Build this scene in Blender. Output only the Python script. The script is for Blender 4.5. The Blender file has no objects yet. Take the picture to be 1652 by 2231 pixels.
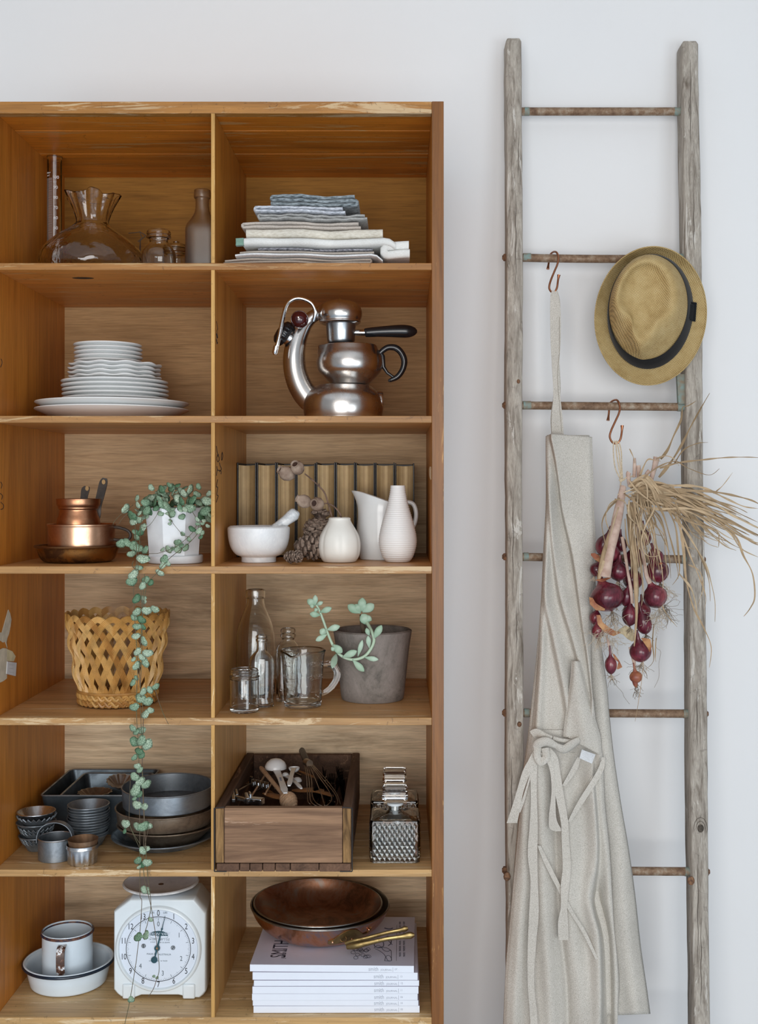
import bpy, bmesh, math, random
from mathutils import Vector, Matrix
from math import sin, cos, pi, sqrt, atan2, radians, exp

random.seed(7)
COL = bpy.context.scene.collection
SC = bpy.context.scene

# ---------------------------------------------------------------- frame of reference
# Y = 0 is the front plane of the bookcase; the eye stands D metres in front of it.
S, D, HX, HY, ZC = 0.0008, 2.0, 870.0, 1065.0, 1.262
W, H = 1652, 2231
DB = 0.415            # depth of the bookcase
YW = 0.45             # the plastered wall

def k(Y): return S * (D + Y) / D
def X(px, Y): return (px - HX) * k(Y)
def Z(py, Y): return ZC - (py - HY) * k(Y)
def P(px, py, Y): return Vector((X(px, Y), Y, Z(py, Y)))

# ---------------------------------------------------------------- camera
cam = bpy.data.cameras.new('camera')
cam.sensor_fit = 'VERTICAL'; cam.sensor_height = 36.0
cam.lens = 36.0 * (D / S) / H
cam.shift_x = (W / 2 - HX) / H
cam.shift_y = -(H / 2 - HY) / H
cam.clip_start = 0.05
camo = bpy.data.objects.new('camera', cam); COL.objects.link(camo)
camo.location = (0, -D, ZC); camo.rotation_euler = (pi / 2, 0, 0)
SC.camera = camo

# ---------------------------------------------------------------- world and light
wd = bpy.data.worlds.new('world'); SC.world = wd; wd.use_nodes = True
wd.node_tree.nodes['Background'].inputs[0].default_value = (0.93, 0.96, 1.0, 1)
wd.node_tree.nodes['Background'].inputs[1].default_value = 0.36

def area(name, loc, target, sx, sy, power, col):
    l = bpy.data.lights.new(name, 'AREA'); l.shape = 'RECTANGLE'; l.size = sx; l.size_y = sy
    l.energy = power; l.color = col
    o = bpy.data.objects.new(name, l); COL.objects.link(o); o.location = loc
    o.rotation_euler = (Vector(target) - Vector(loc)).to_track_quat('-Z', 'Y').to_euler()
    return o
area('window_and_fill_light', (-0.25, -3.5, 1.15), (0.1, 0.1, 1.1), 2.0, 1.8, 76, (1.0, 0.985, 0.97))
area('window_and_fill_light', (1.7, -3.3, 0.7), (0.3, 0.1, 0.7), 1.3, 1.3, 29, (0.84, 0.93, 1.0))  # added bluish fill from the right, not a window; lifts shade on the wall

SC.view_settings.view_transform = 'Standard'
try: SC.view_settings.look = 'None'
except Exception: pass
SC.view_settings.exposure = -0.07
SC.view_settings.gamma = 1.0
SC.view_settings.use_curve_mapping = False

# ---------------------------------------------------------------- materials
def s2l(c):
    return tuple(((v / 255) / 12.92 if v / 255 < 0.04045 else ((v / 255 + 0.055) / 1.055) ** 2.4) for v in c)

class NT:
    def __init__(s, name):
        s.m = bpy.data.materials.new(name); s.m.use_nodes = True
        s.t = s.m.node_tree; s.b = s.t.nodes['Principled BSDF']
    def n(s, typ, **kw):
        nd = s.t.nodes.new(typ)
        for a, v in kw.items():
            if a.startswith('i_'):
                key = a[2:]
                nd.inputs[int(key) if key.isdigit() else key.replace('_', ' ')].default_value = v
            else: setattr(nd, a, v)
        return nd
    def l(s, a, b): s.t.links.new(a, b)
    def coord(s, scale=(1, 1, 1), rot=(0, 0, 0), kind='Object'):
        tc = s.n('ShaderNodeTexCoord'); mp = s.n('ShaderNodeMapping')
        mp.inputs['Scale'].default_value = scale; mp.inputs['Rotation'].default_value = rot
        s.l(tc.outputs[kind], mp.inputs[0]); return mp.outputs[0]
    def noise(s, vec, scale, detail=4, rough=0.55, dist=0.0):
        nd = s.n('ShaderNodeTexNoise'); nd.inputs['Scale'].default_value = scale
        nd.inputs['Detail'].default_value = detail; nd.inputs['Roughness'].default_value = rough
        nd.inputs['Distortion'].default_value = dist
        s.l(vec, nd.inputs['Vector']); return nd.outputs['Fac']
    def ramp(s, fac, stops, interp='LINEAR'):
        r = s.n('ShaderNodeValToRGB'); r.color_ramp.interpolation = interp
        e = r.color_ramp.elements
        while len(e) > len(stops): e.remove(e[-1])
        while len(e) < len(stops): e.new(0.5)
        for i, (p, c) in enumerate(stops):
            e[i].position = p; e[i].color = (c[0], c[1], c[2], 1) if hasattr(c, '__len__') else (c, c, c, 1)
        s.l(fac, r.inputs[0]); return r.outputs[0]
    def mix(s, fac, a, b, mode='MIX'):
        m = s.n('ShaderNodeMix'); m.data_type = 'RGBA'; m.blend_type = mode
        for v, sock in ((fac, m.inputs[0]), (a, m.inputs[6]), (b, m.inputs[7])):
            if hasattr(v, 'is_linked'): s.l(v, sock)
            elif hasattr(v, '__len__'): sock.default_value = (v[0], v[1], v[2], 1)
            else: sock.default_value = v
        return m.outputs[2]
    def bump(s, fac, strength=0.3, dist=0.001, chain=None):
        b = s.n('ShaderNodeBump'); b.inputs['Strength'].default_value = strength
        b.inputs['Distance'].default_value = dist; s.l(fac, b.inputs['Height'])
        if chain is not None: s.l(chain, b.inputs['Normal'])
        return b.outputs[0]
    def set(s, **kw):
        for a, v in kw.items():
            sock = s.b.inputs[a.replace('_', ' ')]
            if hasattr(v, 'is_linked'): s.l(v, sock)
            elif hasattr(v, '__len__') and len(v) == 3: sock.default_value = (v[0], v[1], v[2], 1)
            else: sock.default_value = v
        return s

def plain(name, col, rough=0.5, metal=0.0, var=0.12, vs=40, bump=0.0, bs=200, coat=0.0, spec=0.5, col2=None):
    t = NT(name); c = t.coord()
    n = t.noise(c, vs, 4)
    c2 = col2 if col2 else tuple(v * (1 - 2 * var) for v in col)
    t.set(Base_Color=t.ramp(n, [(0.35, c2), (0.65, col)]), Roughness=rough, Metallic=metal, Coat_Weight=coat)
    t.b.inputs['Specular IOR Level'].default_value = spec
    if bump: t.set(Normal=t.bump(t.noise(c, bs, 3), bump, 0.001))
    return t.m

def wood(name, light, dark, axis='X', grain=1.0, rough=0.45, wear=0.0, wearcol=(0.62, 0.45, 0.27), stain=0.0, bump=0.15, coat=0.0, spec=0.4, stainpos=None):
    t = NT(name)
    sc = {'X': (1.2, 12, 14), 'Y': (12, 1.2, 14), 'Z': (12, 14, 1.2)}[axis]
    sc2 = {'X': (6, 160, 160), 'Y': (160, 6, 160), 'Z': (160, 160, 6)}[axis]
    c = t.coord(sc); cf = t.coord(sc2); cu = t.coord()
    n1 = t.noise(c, 1.6 * grain, 6, 0.6, 1.2); n2 = t.noise(cf, 1.6 * grain, 3, 0.6)
    mid = tuple((a * 0.62 + b * 0.38) for a, b in zip(light, dark))
    col = t.ramp(n1, [(0.25, dark), (0.45, mid), (0.62, light), (0.85, mid)])
    f2 = t.ramp(n2, [(0.3, 0.62), (0.6, 1.0)])
    col = t.mix(0.75, col, f2, 'MULTIPLY')
    if stain:
        n3 = t.noise(t.coord(tuple(v * 0.5 for v in sc)), 1.3, 6, 0.7, 2.0)
        f3 = t.ramp(n3, [(0.50, 0.0), (0.66, stain)])
        col = t.mix(f3, col, tuple(v * 0.28 for v in dark))
    if wear:
        n4 = t.noise(t.coord(tuple(v * 1.4 for v in sc)), 2.3, 6, 0.75, 0.8)
        f4 = t.ramp(n4, [(0.62 - wear * 0.14, 0.0), (0.66 - wear * 0.12, 0.85)])
        col = t.mix(f4, col, wearcol)
        n5 = t.noise(cu, 35, 5, 0.8, 1.5)
        f5 = t.ramp(n5, [(0.60, 0.0), (0.64, 0.8 * min(1, wear))])
        col = t.mix(f5, col, tuple(v * 0.2 for v in dark))
    t.set(Base_Color=col, Roughness=rough, Coat_Weight=coat, Normal=t.bump(n2, bump, 0.0006))
    t.b.inputs['Specular IOR Level'].default_value = spec
    return t.m

def glass(name, tint=(0.97, 0.985, 0.98), rough=0.0, bump=0.0, bs=60, ior=1.45):
    t = NT(name)
    t.set(Base_Color=tint, Roughness=rough, Transmission_Weight=1.0, IOR=ior)
    if bump: t.set(Normal=t.bump(t.noise(t.coord(), bs, 2), bump, 0.002))
    return t.m

def metal(name, col, rough=0.25, col2=None, lo=0.4, hi=0.62, vs=14, rough2=None, metallic=1.0, bump=0.05):
    t = NT(name); c = t.coord()
    n = t.noise(c, vs, 6, 0.65, 0.6)
    c2 = col2 if col2 else tuple(v * 0.8 for v in col)
    f = t.ramp(n, [(lo, 1.0), (hi, 0.0)])
    t.set(Base_Color=t.mix(f, col, c2), Metallic=metallic)
    t.set(Roughness=t.ramp(n, [(lo, rough2 if rough2 is not None else rough * 1.4), (hi, rough)]))
    if bump: t.set(Normal=t.bump(t.noise(c, 260, 3), bump, 0.0005))
    return t.m

def cloth(name, col, col2=None, weave=900, rough=0.95, bump=0.5, var=0.1, stripes=None):
    t = NT(name); c = t.coord()
    w = t.n('ShaderNodeTexChecker'); w.inputs['Scale'].default_value = weave
    t.l(c, w.inputs['Vector'])
    n = t.noise(t.coord((1, 1, 6)), weave * 0.35, 2); n2 = t.noise(c, 16, 4)
    c2 = col2 if col2 else tuple(v * (1 - 2.2 * var) for v in col)
    a = t.ramp(n, [(0.35, c2), (0.6, col)])
    b = t.ramp(n2, [(0.35, 0.86), (0.65, 1.0)])
    t.set(Base_Color=t.mix(1.0, a, b, 'MULTIPLY'), Roughness=rough)
    t.b.inputs['Specular IOR Level'].default_value = 0.15
    t.b.inputs['Sheen Weight'].default_value = 0.15
    t.set(Normal=t.bump(n, bump, 0.0008))
    return t.m

# ---------------------------------------------------------------- mesh helpers
WL = {}
def sm(pts, n=8, closed=False):
    """Catmull-Rom through tuples of any length."""
    pts = [tuple(p) for p in pts]; out = []
    N = len(pts)
    if N < 3: 
        a, b = pts[0], pts[-1]
        return [tuple(a[j] + (b[j] - a[j]) * i / n for j in range(len(a))) for i in range(n + 1)]
    g = (lambda i: pts[i % N]) if closed else (lambda i: pts[max(0, min(N - 1, i))])
    for i in range(N if closed else N - 1):
        p0, p1, p2, p3 = g(i - 1), g(i), g(i + 1), g(i + 2)
        for s_ in range(n):
            t = s_ / n
            out.append(tuple(0.5 * (2 * p1[j] + (p2[j] - p0[j]) * t + (2 * p0[j] - 5 * p1[j] + 4 * p2[j] - p3[j]) * t * t
                       + (3 * p1[j] - p0[j] - 3 * p2[j] + p3[j]) * t ** 3) for j in range(len(p1))))
    if not closed: out.append(pts[-1])
    return out

class MB:
    def __init__(s): s.v = []; s.f = []
    def box(s, x0, x1, y0, y1, z0, z1):
        b = len(s.v)
        s.v += [Vector(p) for p in ((x0, y0, z0), (x1, y0, z0), (x1, y1, z0), (x0, y1, z0), (x0, y0, z1), (x1, y0, z1), (x1, y1, z1), (x0, y1, z1))]
        s.f += [tuple(b + i for i in q) for q in ((0, 3, 2, 1), (4, 5, 6, 7), (0, 1, 5, 4), (1, 2, 6, 5), (2, 3, 7, 6), (3, 0, 4, 7))]
        return s
    def obox(s, c, ax, ay, az):
        b = len(s.v); c = Vector(c)
        for sz in (-1, 1):
            for sx, sy in ((-1, -1), (1, -1), (1, 1), (-1, 1)):
                s.v.append(c + Vector(ax) * sx + Vector(ay) * sy + Vector(az) * sz)
        s.f += [tuple(b + i for i in q) for q in ((0, 3, 2, 1), (4, 5, 6, 7), (0, 1, 5, 4), (1, 2, 6, 5), (2, 3, 7, 6), (3, 0, 4, 7))]
        return s
    def rings(s, rings, cap0=True, cap1=True, closed=True):
        b = len(s.v); n = len(rings[0])
        for r in rings: s.v += [Vector(p) for p in r]
        for i in range(len(rings) - 1):
            for j in range(n if closed else n - 1):
                j2 = (j + 1) % n
                s.f.append((b + i * n + j, b + i * n + j2, b + (i + 1) * n + j2, b + (i + 1) * n + j))
        if closed and cap0: s.f.append(tuple(b + j for j in reversed(range(n))))
        if closed and cap1: s.f.append(tuple(b + (len(rings) - 1) * n + j for j in range(n)))
        return s
    def lathe(s, cx, cy, prof, n=48, mod=None, sy=1.0, tilt=None):
        """prof: (r, z) from first to last; r = 0 closes."""
        rings = []
        for i, (r, z) in enumerate(prof):
            ring = []
            for j in range(n):
                a = 2 * pi * j / n
                rr = r; zz = z
                if mod:
                    o = mod(a, i / max(1, len(prof) - 1), r, z)
                    if isinstance(o, tuple): rr, zz = o
                    else: rr = r * o
                ring.append(Vector((cx + rr * cos(a), cy + rr * sin(a) * sy, zz)))
            rings.append(ring)
        if tilt:
            o, M = tilt
            rings = [[o + M @ (p - o) for p in r] for r in rings]
        s.rings(rings, True, True)
        return s
    def tube(s, pts, rad, n=8, flat=None, cap=True):
        """pts: points; rad: radius or list. flat: (Vector normal, ratio) squeezes across that normal."""
        pts = [Vector(p) for p in pts]; m = len(pts)
        R = rad if hasattr(rad, '__len__') else [rad] * m
        rings = []; up = None
        for i in range(m):
            t = (pts[min(i + 1, m - 1)] - pts[max(i - 1, 0)])
            if t.length < 1e-9: t = Vector((0, 0, 1))
            t.normalize()
            if up is None:
                up = Vector((0, 1, 0)) if abs(t.y) < 0.9 else Vector((1, 0, 0))
            u = up - t * up.dot(t)
            if u.length < 1e-6: u = t.orthogonal()
            u.normalize(); w = t.cross(u); up = u
            ring = []
            for j in range(n):
                a = 2 * pi * j / n
                ring.append(pts[i] + u * (cos(a) * R[i] * (flat if flat else 1)) + w * (sin(a) * R[i]))
            rings.append(ring)
        s.rings(rings, cap, cap)
        return s
    def sphere(s, c, rx, ry=None, rz=None, n=20, m=12, M=None):
        ry = ry or rx; rz = rz or rx; rings = []
        c = Vector(c)
        for i in range(m + 1):
            p = -pi / 2 + pi * i / m
            cr = max(cos(p), 0.002)
            ring = []
            for j in range(n):
                a = 2 * pi * j / n
                q = Vector((rx * cr * cos(a), ry * cr * sin(a), rz * sin(p)))
                if M: q = M @ q
                ring.append(c + q)
            rings.append(ring)
        s.rings(rings); return s
    def ribbon(s, L, R, th=0.0008):
        """strip between two polylines (lists of Vectors), given thickness."""
        m = len(L); rings = []
        for i in range(m):
            l, r = Vector(L[i]), Vector(R[i])
            a = (Vector(L[min(i + 1, m - 1)]) - Vector(L[max(i - 1, 0)]))
            nrm = (r - l).cross(a)
            if nrm.length < 1e-12: nrm = Vector((0, 1, 0))
            nrm.normalize(); nrm *= th / 2
            rings.append([l - nrm, r - nrm, r + nrm, l + nrm])
        s.rings(rings); return s
    def build(s, name, mat, parent=None, smooth=True, angle=40, bevel=0.0, segs=2, subsurf=0, solid=0.0):
        off = WL.get(parent.name, Vector((0, 0, 0))) if parent else Vector((0, 0, 0))
        me = bpy.data.meshes.new(name)
        base = off
        if parent is None:
            # origin at the base centre of the thing
            xs = [v.x for v in s.v]; ys = [v.y for v in s.v]; zs = [v.z for v in s.v]
            base = Vector(((min(xs) + max(xs)) / 2, (min(ys) + max(ys)) / 2, min(zs)))
        me.from_pydata([tuple(v - base) for v in s.v], [], s.f)
        me.validate(); me.update()
        bm = bmesh.new(); bm.from_mesh(me); bmesh.ops.recalc_face_normals(bm, faces=bm.faces); bm.to_mesh(me); bm.free()
        if smooth:
            for p in me.polygons: p.use_smooth = True
            try: me.set_sharp_from_angle(angle=radians(angle))
            except Exception: pass
        me.materials.append(mat)
        o = bpy.data.objects.new(name, me); COL.objects.link(o)
        if parent is None: o.location = base
        else: o.parent = parent
        WL[o.name] = base
        if solid:
            md = o.modifiers.new('solid', 'SOLIDIFY'); md.thickness = solid; md.offset = 0
        if bevel:
            md = o.modifiers.new('bevel', 'BEVEL'); md.width = bevel; md.segments = segs; md.limit_method = 'ANGLE'; md.angle_limit = radians(35)
        if subsurf:
            md = o.modifiers.new('sub', 'SUBSURF'); md.levels = subsurf; md.render_levels = subsurf
        return o

def tag(o, label=None, cat=None, group=None, kind=None):
    if label: o['label'] = label
    if cat: o['category'] = cat
    if group: o['group'] = group
    if kind: o['kind'] = kind
    return o
def thing(name, loc, label, cat, group=None):
    o = bpy.data.objects.new(name, None); COL.objects.link(o); o.location = loc; o.empty_display_size = 0.02
    WL[o.name] = Vector(loc); tag(o, label, cat, group); return o
def dup(src, delta, label=None):
    """copy a thing and its parts, moved by delta."""
    r = src.copy(); COL.objects.link(r); r.location = Vector(src.location) + Vector(delta)
    WL[r.name] = WL[src.name] + Vector(delta)
    if label: r['label'] = label
    for ch in src.children:
        c = ch.copy(); COL.objects.link(c); c.parent = r
        for g in ch.children:
            d = g.copy(); COL.objects.link(d); d.parent = c
    return r

FONT_CACHE = {}
def text(string, size, loc, mat, parent, name='lettering', rot=(pi / 2, 0, 0), align='CENTER', depth=0.0001, sx=1.0, M=None, shear=0.0):
    cu = bpy.data.curves.new('txt', 'FONT'); cu.body = string; cu.size = size; cu.align_x = align; cu.align_y = 'CENTER'
    cu.extrude = depth; cu.shear = shear; cu.resolution_u = 3
    to = bpy.data.objects.new('txt', cu); COL.objects.link(to)
    dg = bpy.context.evaluated_depsgraph_get()
    me = bpy.data.meshes.new_from_object(to.evaluated_get(dg))
    bpy.data.objects.remove(to)
    from mathutils import Euler
    R = M if M else Euler(rot).to_matrix()
    off = WL.get(parent.name, Vector((0, 0, 0)))
    for v in me.vertices:
        q = Vector((v.co.x * sx, v.co.y, v.co.z)); v.co = R @ q + Vector(loc) - off
    me.name = name; me.materials.clear(); me.materials.append(mat)
    o = bpy.data.objects.new(name, me); COL.objects.link(o); o.parent = parent
    WL[o.name] = off
    return o

# shelf levels: (py of front top edge, py of front bottom edge)
ROW = {1: 573, 2: 906, 3: 1234, 4: 1564, 5: 1895, 6: 2217}
def zs(row): return Z(ROW[row], 0) + 0.0005
def contact(row, py):          # depth at which the shelf top shows at py
    return D * ((ROW[row] - HY) / (py - HY) - 1)
def yc(row, py, r):            # centre depth of a round foot of r px whose front shows at py
    y = contact(row, py); return y + r * k(y)
# ================================================================ setting
t = NT('plaster'); c = t.coord()
t.set(Base_Color=t.ramp(t.noise(c, 2.0, 4), [(0.3, (0.775, 0.78, 0.785)), (0.7, (0.80, 0.80, 0.80))]), Roughness=0.9,
      Normal=t.bump(t.noise(c, 90, 4), 0.05, 0.002))
m_wall = t.m
tag(MB().box(-2.6, 2.6, YW, YW + 0.1, 0, 2.75).build('wall_back', m_wall, smooth=False), kind='structure')
m_floor = plain('cool_bounce_floor', (0.42, 0.51, 0.61), 0.4, var=0.05, vs=4)  # unseen floor, tinted blue to bounce cool light onto the lower wall
fl = tag(MB().box(-2.6, 2.6, -4.6, YW + 0.1, -0.05, -0.002).build('floor', m_floor, smooth=False), kind='structure')
tag(MB().box(-2.6, 2.6, -4.6, YW + 0.1, 2.75, 2.8).build('ceiling', m_wall, smooth=False), kind='structure')

# ================================================================ bookcase
OR_L, OR_D = (0.50, 0.215, 0.048), (0.30, 0.105, 0.018)
def lerp(a, b, t): return tuple(x + (y - x) * t for x, y in zip(a, b))
PALE_L, PALE_D = (0.66, 0.43, 0.22), (0.44, 0.26, 0.115)
m_edge_top = wood('worn_front_edge', (0.44, 0.20, 0.045), (0.22, 0.085, 0.016), 'X', wear=0.62, wearcol=(0.58, 0.42, 0.24), rough=0.4, coat=0.1)
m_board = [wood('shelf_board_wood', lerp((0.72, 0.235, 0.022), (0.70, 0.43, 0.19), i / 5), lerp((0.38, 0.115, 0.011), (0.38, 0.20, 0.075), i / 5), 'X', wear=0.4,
           wearcol=lerp((0.50, 0.29, 0.11), (0.74, 0.56, 0.34), i / 5), rough=0.42) for i in range(7)]  # paler in lower rows: faded varnish plus brighter light put into the colour
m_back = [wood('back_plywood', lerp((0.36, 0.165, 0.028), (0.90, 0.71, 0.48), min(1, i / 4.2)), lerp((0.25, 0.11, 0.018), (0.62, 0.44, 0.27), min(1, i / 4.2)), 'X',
          grain=2.0, stain=0.0 if i < 3 else 0.55, rough=0.6, spec=0.2) for i in range(7)]  # backs lighten downwards, part worn varnish, part stronger light painted in
m_side = wood('side_panel_wood', (0.60, 0.22, 0.030), (0.38, 0.12, 0.012), 'Z', rough=0.42, wear=0.0)
m_sidefront = wood('side_edge_wood', (0.26, 0.10, 0.02), (0.12, 0.038, 0.006), 'Z', rough=0.42, wear=0.12, wearcol=(0.50, 0.27, 0.09))
m_sedge = [wood('shelf_edge_wood', lerp((0.36, 0.155, 0.035), (0.58, 0.36, 0.15), i / 5), lerp((0.20, 0.075, 0.014), (0.34, 0.18, 0.06), i / 5), 'X', wear=0.5, wearcol=lerp((0.46, 0.29, 0.13), (0.70, 0.54, 0.34), i / 5), rough=0.45) for i in range(6)]  # edge tone by row mixes worn varnish with painted-in light
m_div = [wood('divider_wood', lerp((0.58, 0.23, 0.034), (0.66, 0.37, 0.13), i / 5), lerp((0.34, 0.11, 0.012), (0.44, 0.21, 0.06), i / 5), 'Z', rough=0.42) for i in range(7)]  # dividers too: lower ones carry faded varnish and some light in their colour
m_divedge = wood('divider_edge_ply', (0.62, 0.36, 0.11), (0.42, 0.20, 0.045), 'Z', rough=0.6, wear=0.3, wearcol=(0.8, 0.62, 0.36))

bc = thing('bookcase', (X(466, 0), DB / 2, 0), 'tall open wooden bookcase with two columns of cubbyholes against the white wall', 'bookcase')
x0, x1 = X(-35, 0), X(967, 0); xi0, xi1 = X(-10, 0), X(941, 0)
ztop = Z(221, 0)
for a, b in ((x0, xi0), (xi1, x1)):
    MB().box(a, b, 0.004, DB, 0.0, ztop).build('side_panel', m_side, bc, smooth=False, bevel=0.0008)
    MB().box(a, b, -0.001, 0.004, 0.0, ztop).build('front_edging', m_sidefront, bc, smooth=False, bevel=0.0008)
# top: front rail and three boards with seams
zt0 = Z(247, 0)
MB().box(xi0, xi1, 0.0, 0.02, zt0, ztop).build('top_rail', m_edge_top, bc, smooth=False, bevel=0.001)
ys = [0.0205, 0.10, 0.245, DB]
for i in range(3):
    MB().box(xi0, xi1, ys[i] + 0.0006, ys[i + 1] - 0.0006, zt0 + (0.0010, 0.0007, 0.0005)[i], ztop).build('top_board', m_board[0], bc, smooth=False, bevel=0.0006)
front = [247] ; edges = [(573, 588), (906, 921), (1234, 1250), (1564, 1580), (1895, 1910), (2217, 2243)]
zext = Z(2243, 0) - 0.25
for i, (a, b) in enumerate(edges):
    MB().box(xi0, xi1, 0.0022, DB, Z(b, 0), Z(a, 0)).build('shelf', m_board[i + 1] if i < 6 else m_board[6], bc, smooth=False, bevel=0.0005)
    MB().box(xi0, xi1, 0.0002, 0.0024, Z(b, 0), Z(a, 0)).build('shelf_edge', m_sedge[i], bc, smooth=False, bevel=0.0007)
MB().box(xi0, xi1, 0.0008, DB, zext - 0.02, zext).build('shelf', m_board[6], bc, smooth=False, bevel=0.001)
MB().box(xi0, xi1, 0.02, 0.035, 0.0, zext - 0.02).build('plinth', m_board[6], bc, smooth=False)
tops = [zt0] + [Z(b, 0) for a, b in edges]
bots = [Z(a, 0) for a, b in edges] + [zext]
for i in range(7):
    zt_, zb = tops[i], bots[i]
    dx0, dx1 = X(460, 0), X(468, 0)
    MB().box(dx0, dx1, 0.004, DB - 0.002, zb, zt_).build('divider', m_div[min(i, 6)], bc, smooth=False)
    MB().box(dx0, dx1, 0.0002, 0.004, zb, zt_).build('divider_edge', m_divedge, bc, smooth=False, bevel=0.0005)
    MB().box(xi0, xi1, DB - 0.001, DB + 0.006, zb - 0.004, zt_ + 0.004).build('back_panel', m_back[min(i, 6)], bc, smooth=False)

# paper remnants, pencil scribbles, small label
m_paper = plain('old_paper', (0.62, 0.55, 0.42), 0.9, var=0.12, vs=60)
m_paperw = plain('white_tag_paper', (0.62, 0.62, 0.62), 0.8, var=0.05)
m_ink = plain('dark_ink', (0.02, 0.018, 0.02), 0.6, var=0.0)
def side_pt(px, py):   # point on inner face of the left side panel seen at px,py
    Y = D * (xi0 / ((px - HX) * S) - 1)
    return Vector((xi0 + 0.0004, Y, Z(py, Y)))
def side_poly(name, pts, mat, th=0.0006):
    m = MB(); q = [side_pt(*p) for p in pts]
    m.rings([q, [v + Vector((th, 0, 0)) for v in q]]); return m.build(name, mat, bc, smooth=False)
side_poly('torn_paper', [(3, 1378), (10, 1353), (17, 1328), (21, 1336), (24, 1350), (22, 1364), (19, 1380), (15, 1390), (13, 1400), (15, 1412), (10, 1398), (6, 1400), (0, 1396), (-7, 1388), (-7, 1378)], m_paper)
side_poly('torn_paper', [(-7, 1418), (5, 1412), (14, 1413), (14, 1478), (6, 1484), (-7, 1490)], m_paper)
side_poly('torn_paper', [(14, 1414), (26, 1419), (33, 1430), (29, 1441), (14, 1440)], plain('yellowed_paper', (0.66, 0.58, 0.36), 0.9))
tg = side_poly('paper_tag', [(14, 1441), (34, 1444), (32, 1473), (12, 1468)], m_paperw, 0.0016)
for q in range(3):
    a = side_pt(18, 1448 + q * 8); b = side_pt(27, 1449 + q * 8)
    m = MB(); m.tube([a + Vector((0.0014, 0, 0)), b + Vector((0.0014, 0, 0))], 0.0003, 4); m.build('tag_writing', m_ink, bc)
def div_pt(px, py):
    Y = D * (X(468, 0) / ((px - HX) * S) - 1)
    return Vector((X(468, 0) + 0.0003, Y, Z(py, Y)))
def scribble(f, pts, r=0.0005):
    m = MB(); m.tube([f(*p) for p in sm(pts, 5)], r, 4); m.build('pen_mark', m_ink, bc)
for pts in ([(471, 972), (473, 985), (476, 992)], [(473, 991), (477, 996), (477, 1003), (474, 1006), (472, 998), (475, 990)],
            [(484, 985), (482, 995), (483, 1003), (485, 994), (484, 986)], [(478, 1008), (479, 1014), (482, 1022), (478, 1028)],
            [(472, 1016), (474, 1024), (481, 1026), (481, 1033)], [(471, 1036), (473, 1024)], [(474, 1045), (471, 1060), (474, 1062), (472, 1078), (475, 1080), (471, 1094)]):
    scribble(div_pt, pts, 0.0007)
for y in (733, 745): scribble(div_pt, [(471, y - 6), (472, y), (473.5, y + 2), (472, y + 4)], 0.001)
scribble(div_pt, [(471, 700), (474, 716), (472, 722), (474, 735)], 0.0005)
for pts in ([(2, 782), (4, 790), (1, 800)], [(1, 1050), (4, 1056), (2, 1064)], [(0, 1075), (5, 1080), (3, 1088)], [(1, 1094), (7, 1100), (6, 1108), (1, 1110)]):
    scribble(side_pt, pts, 0.0006)
# white label on the back panel of the fourth right cubby
MB().box(X(527, DB), X(534, DB), DB - 0.0016, DB - 0.001, Z(1306, DB), Z(1284, DB)).build('paper_label', m_paperw, bc, smooth=False)
# dark knot on the underside of the second shelf, chip of pale wood on the right panel
m_knot = plain('dark_knot', (0.03, 0.02, 0.012), 0.6, var=0.2)
yk = D * ((Z(588, 0) - ZC) / ((HY - 606) * S) - 1)
m = MB(); m.sphere((X(181, yk), yk, Z(588, 0)), 0.020, 0.010, 0.0004, 16, 6); m.build('knot', m_knot, bc)
def rside_pt(px, py):
    Y = D * (xi1 / ((px - HX) * S) - 1); return Vector((xi1 - 0.0004, Y, Z(py, Y)))
q = [rside_pt(*p) for p in ((938, 1016), (940, 1017), (940, 1045), (938.5, 1044), (936, 1035), (935.5, 1022))]
m = MB(); m.rings([q, [v - Vector((0.0005, 0, 0)) for v in q]]); m.build('wood_chip', plain('pale_chip', (0.85, 0.62, 0.38), 0.7), bc, smooth=False)
# ================================================================ ladder
ZT = Z(85, 0.39)
def YL(z): return 0.39 - 0.08 * (ZT - z)
def PL(px, py, off=0.0):
    Y = 0.35
    for _ in range(5): Y = YL(Z(py, Y)) + off
    return P(px, py, Y)
m_rail = wood('weathered_grey_wood', (0.50, 0.455, 0.395), (0.13, 0.10, 0.075), 'Z', grain=4.0, rough=0.85, wear=0.35, wearcol=(0.62, 0.59, 0.54), bump=1.0, spec=0.15)
t = NT('rusty_rung'); c = t.coord(); n = t.noise(c, 45, 6, 0.75)
tc = t.n('ShaderNodeTexCoord')
t.set(Base_Color=t.ramp(n, [(0.3, (0.09, 0.045, 0.025)), (0.5, (0.24, 0.15, 0.09)), (0.62, (0.34, 0.27, 0.2)), (0.72, (0.48, 0.42, 0.33))]), Roughness=0.65, Metallic=0.25, Normal=t.bump(n, 0.4, 0.001))
m_rung = t.m
m_teal = plain('teal_patina', (0.20, 0.29, 0.27), 0.7, var=0.3, vs=70, col2=(0.24, 0.18, 0.12), bump=0.3)
m_rust = plain('rusty_bolt', (0.24, 0.12, 0.06), 0.75, var=0.3, vs=200, col2=(0.07, 0.035, 0.02), bump=0.5, bs=500)

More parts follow.
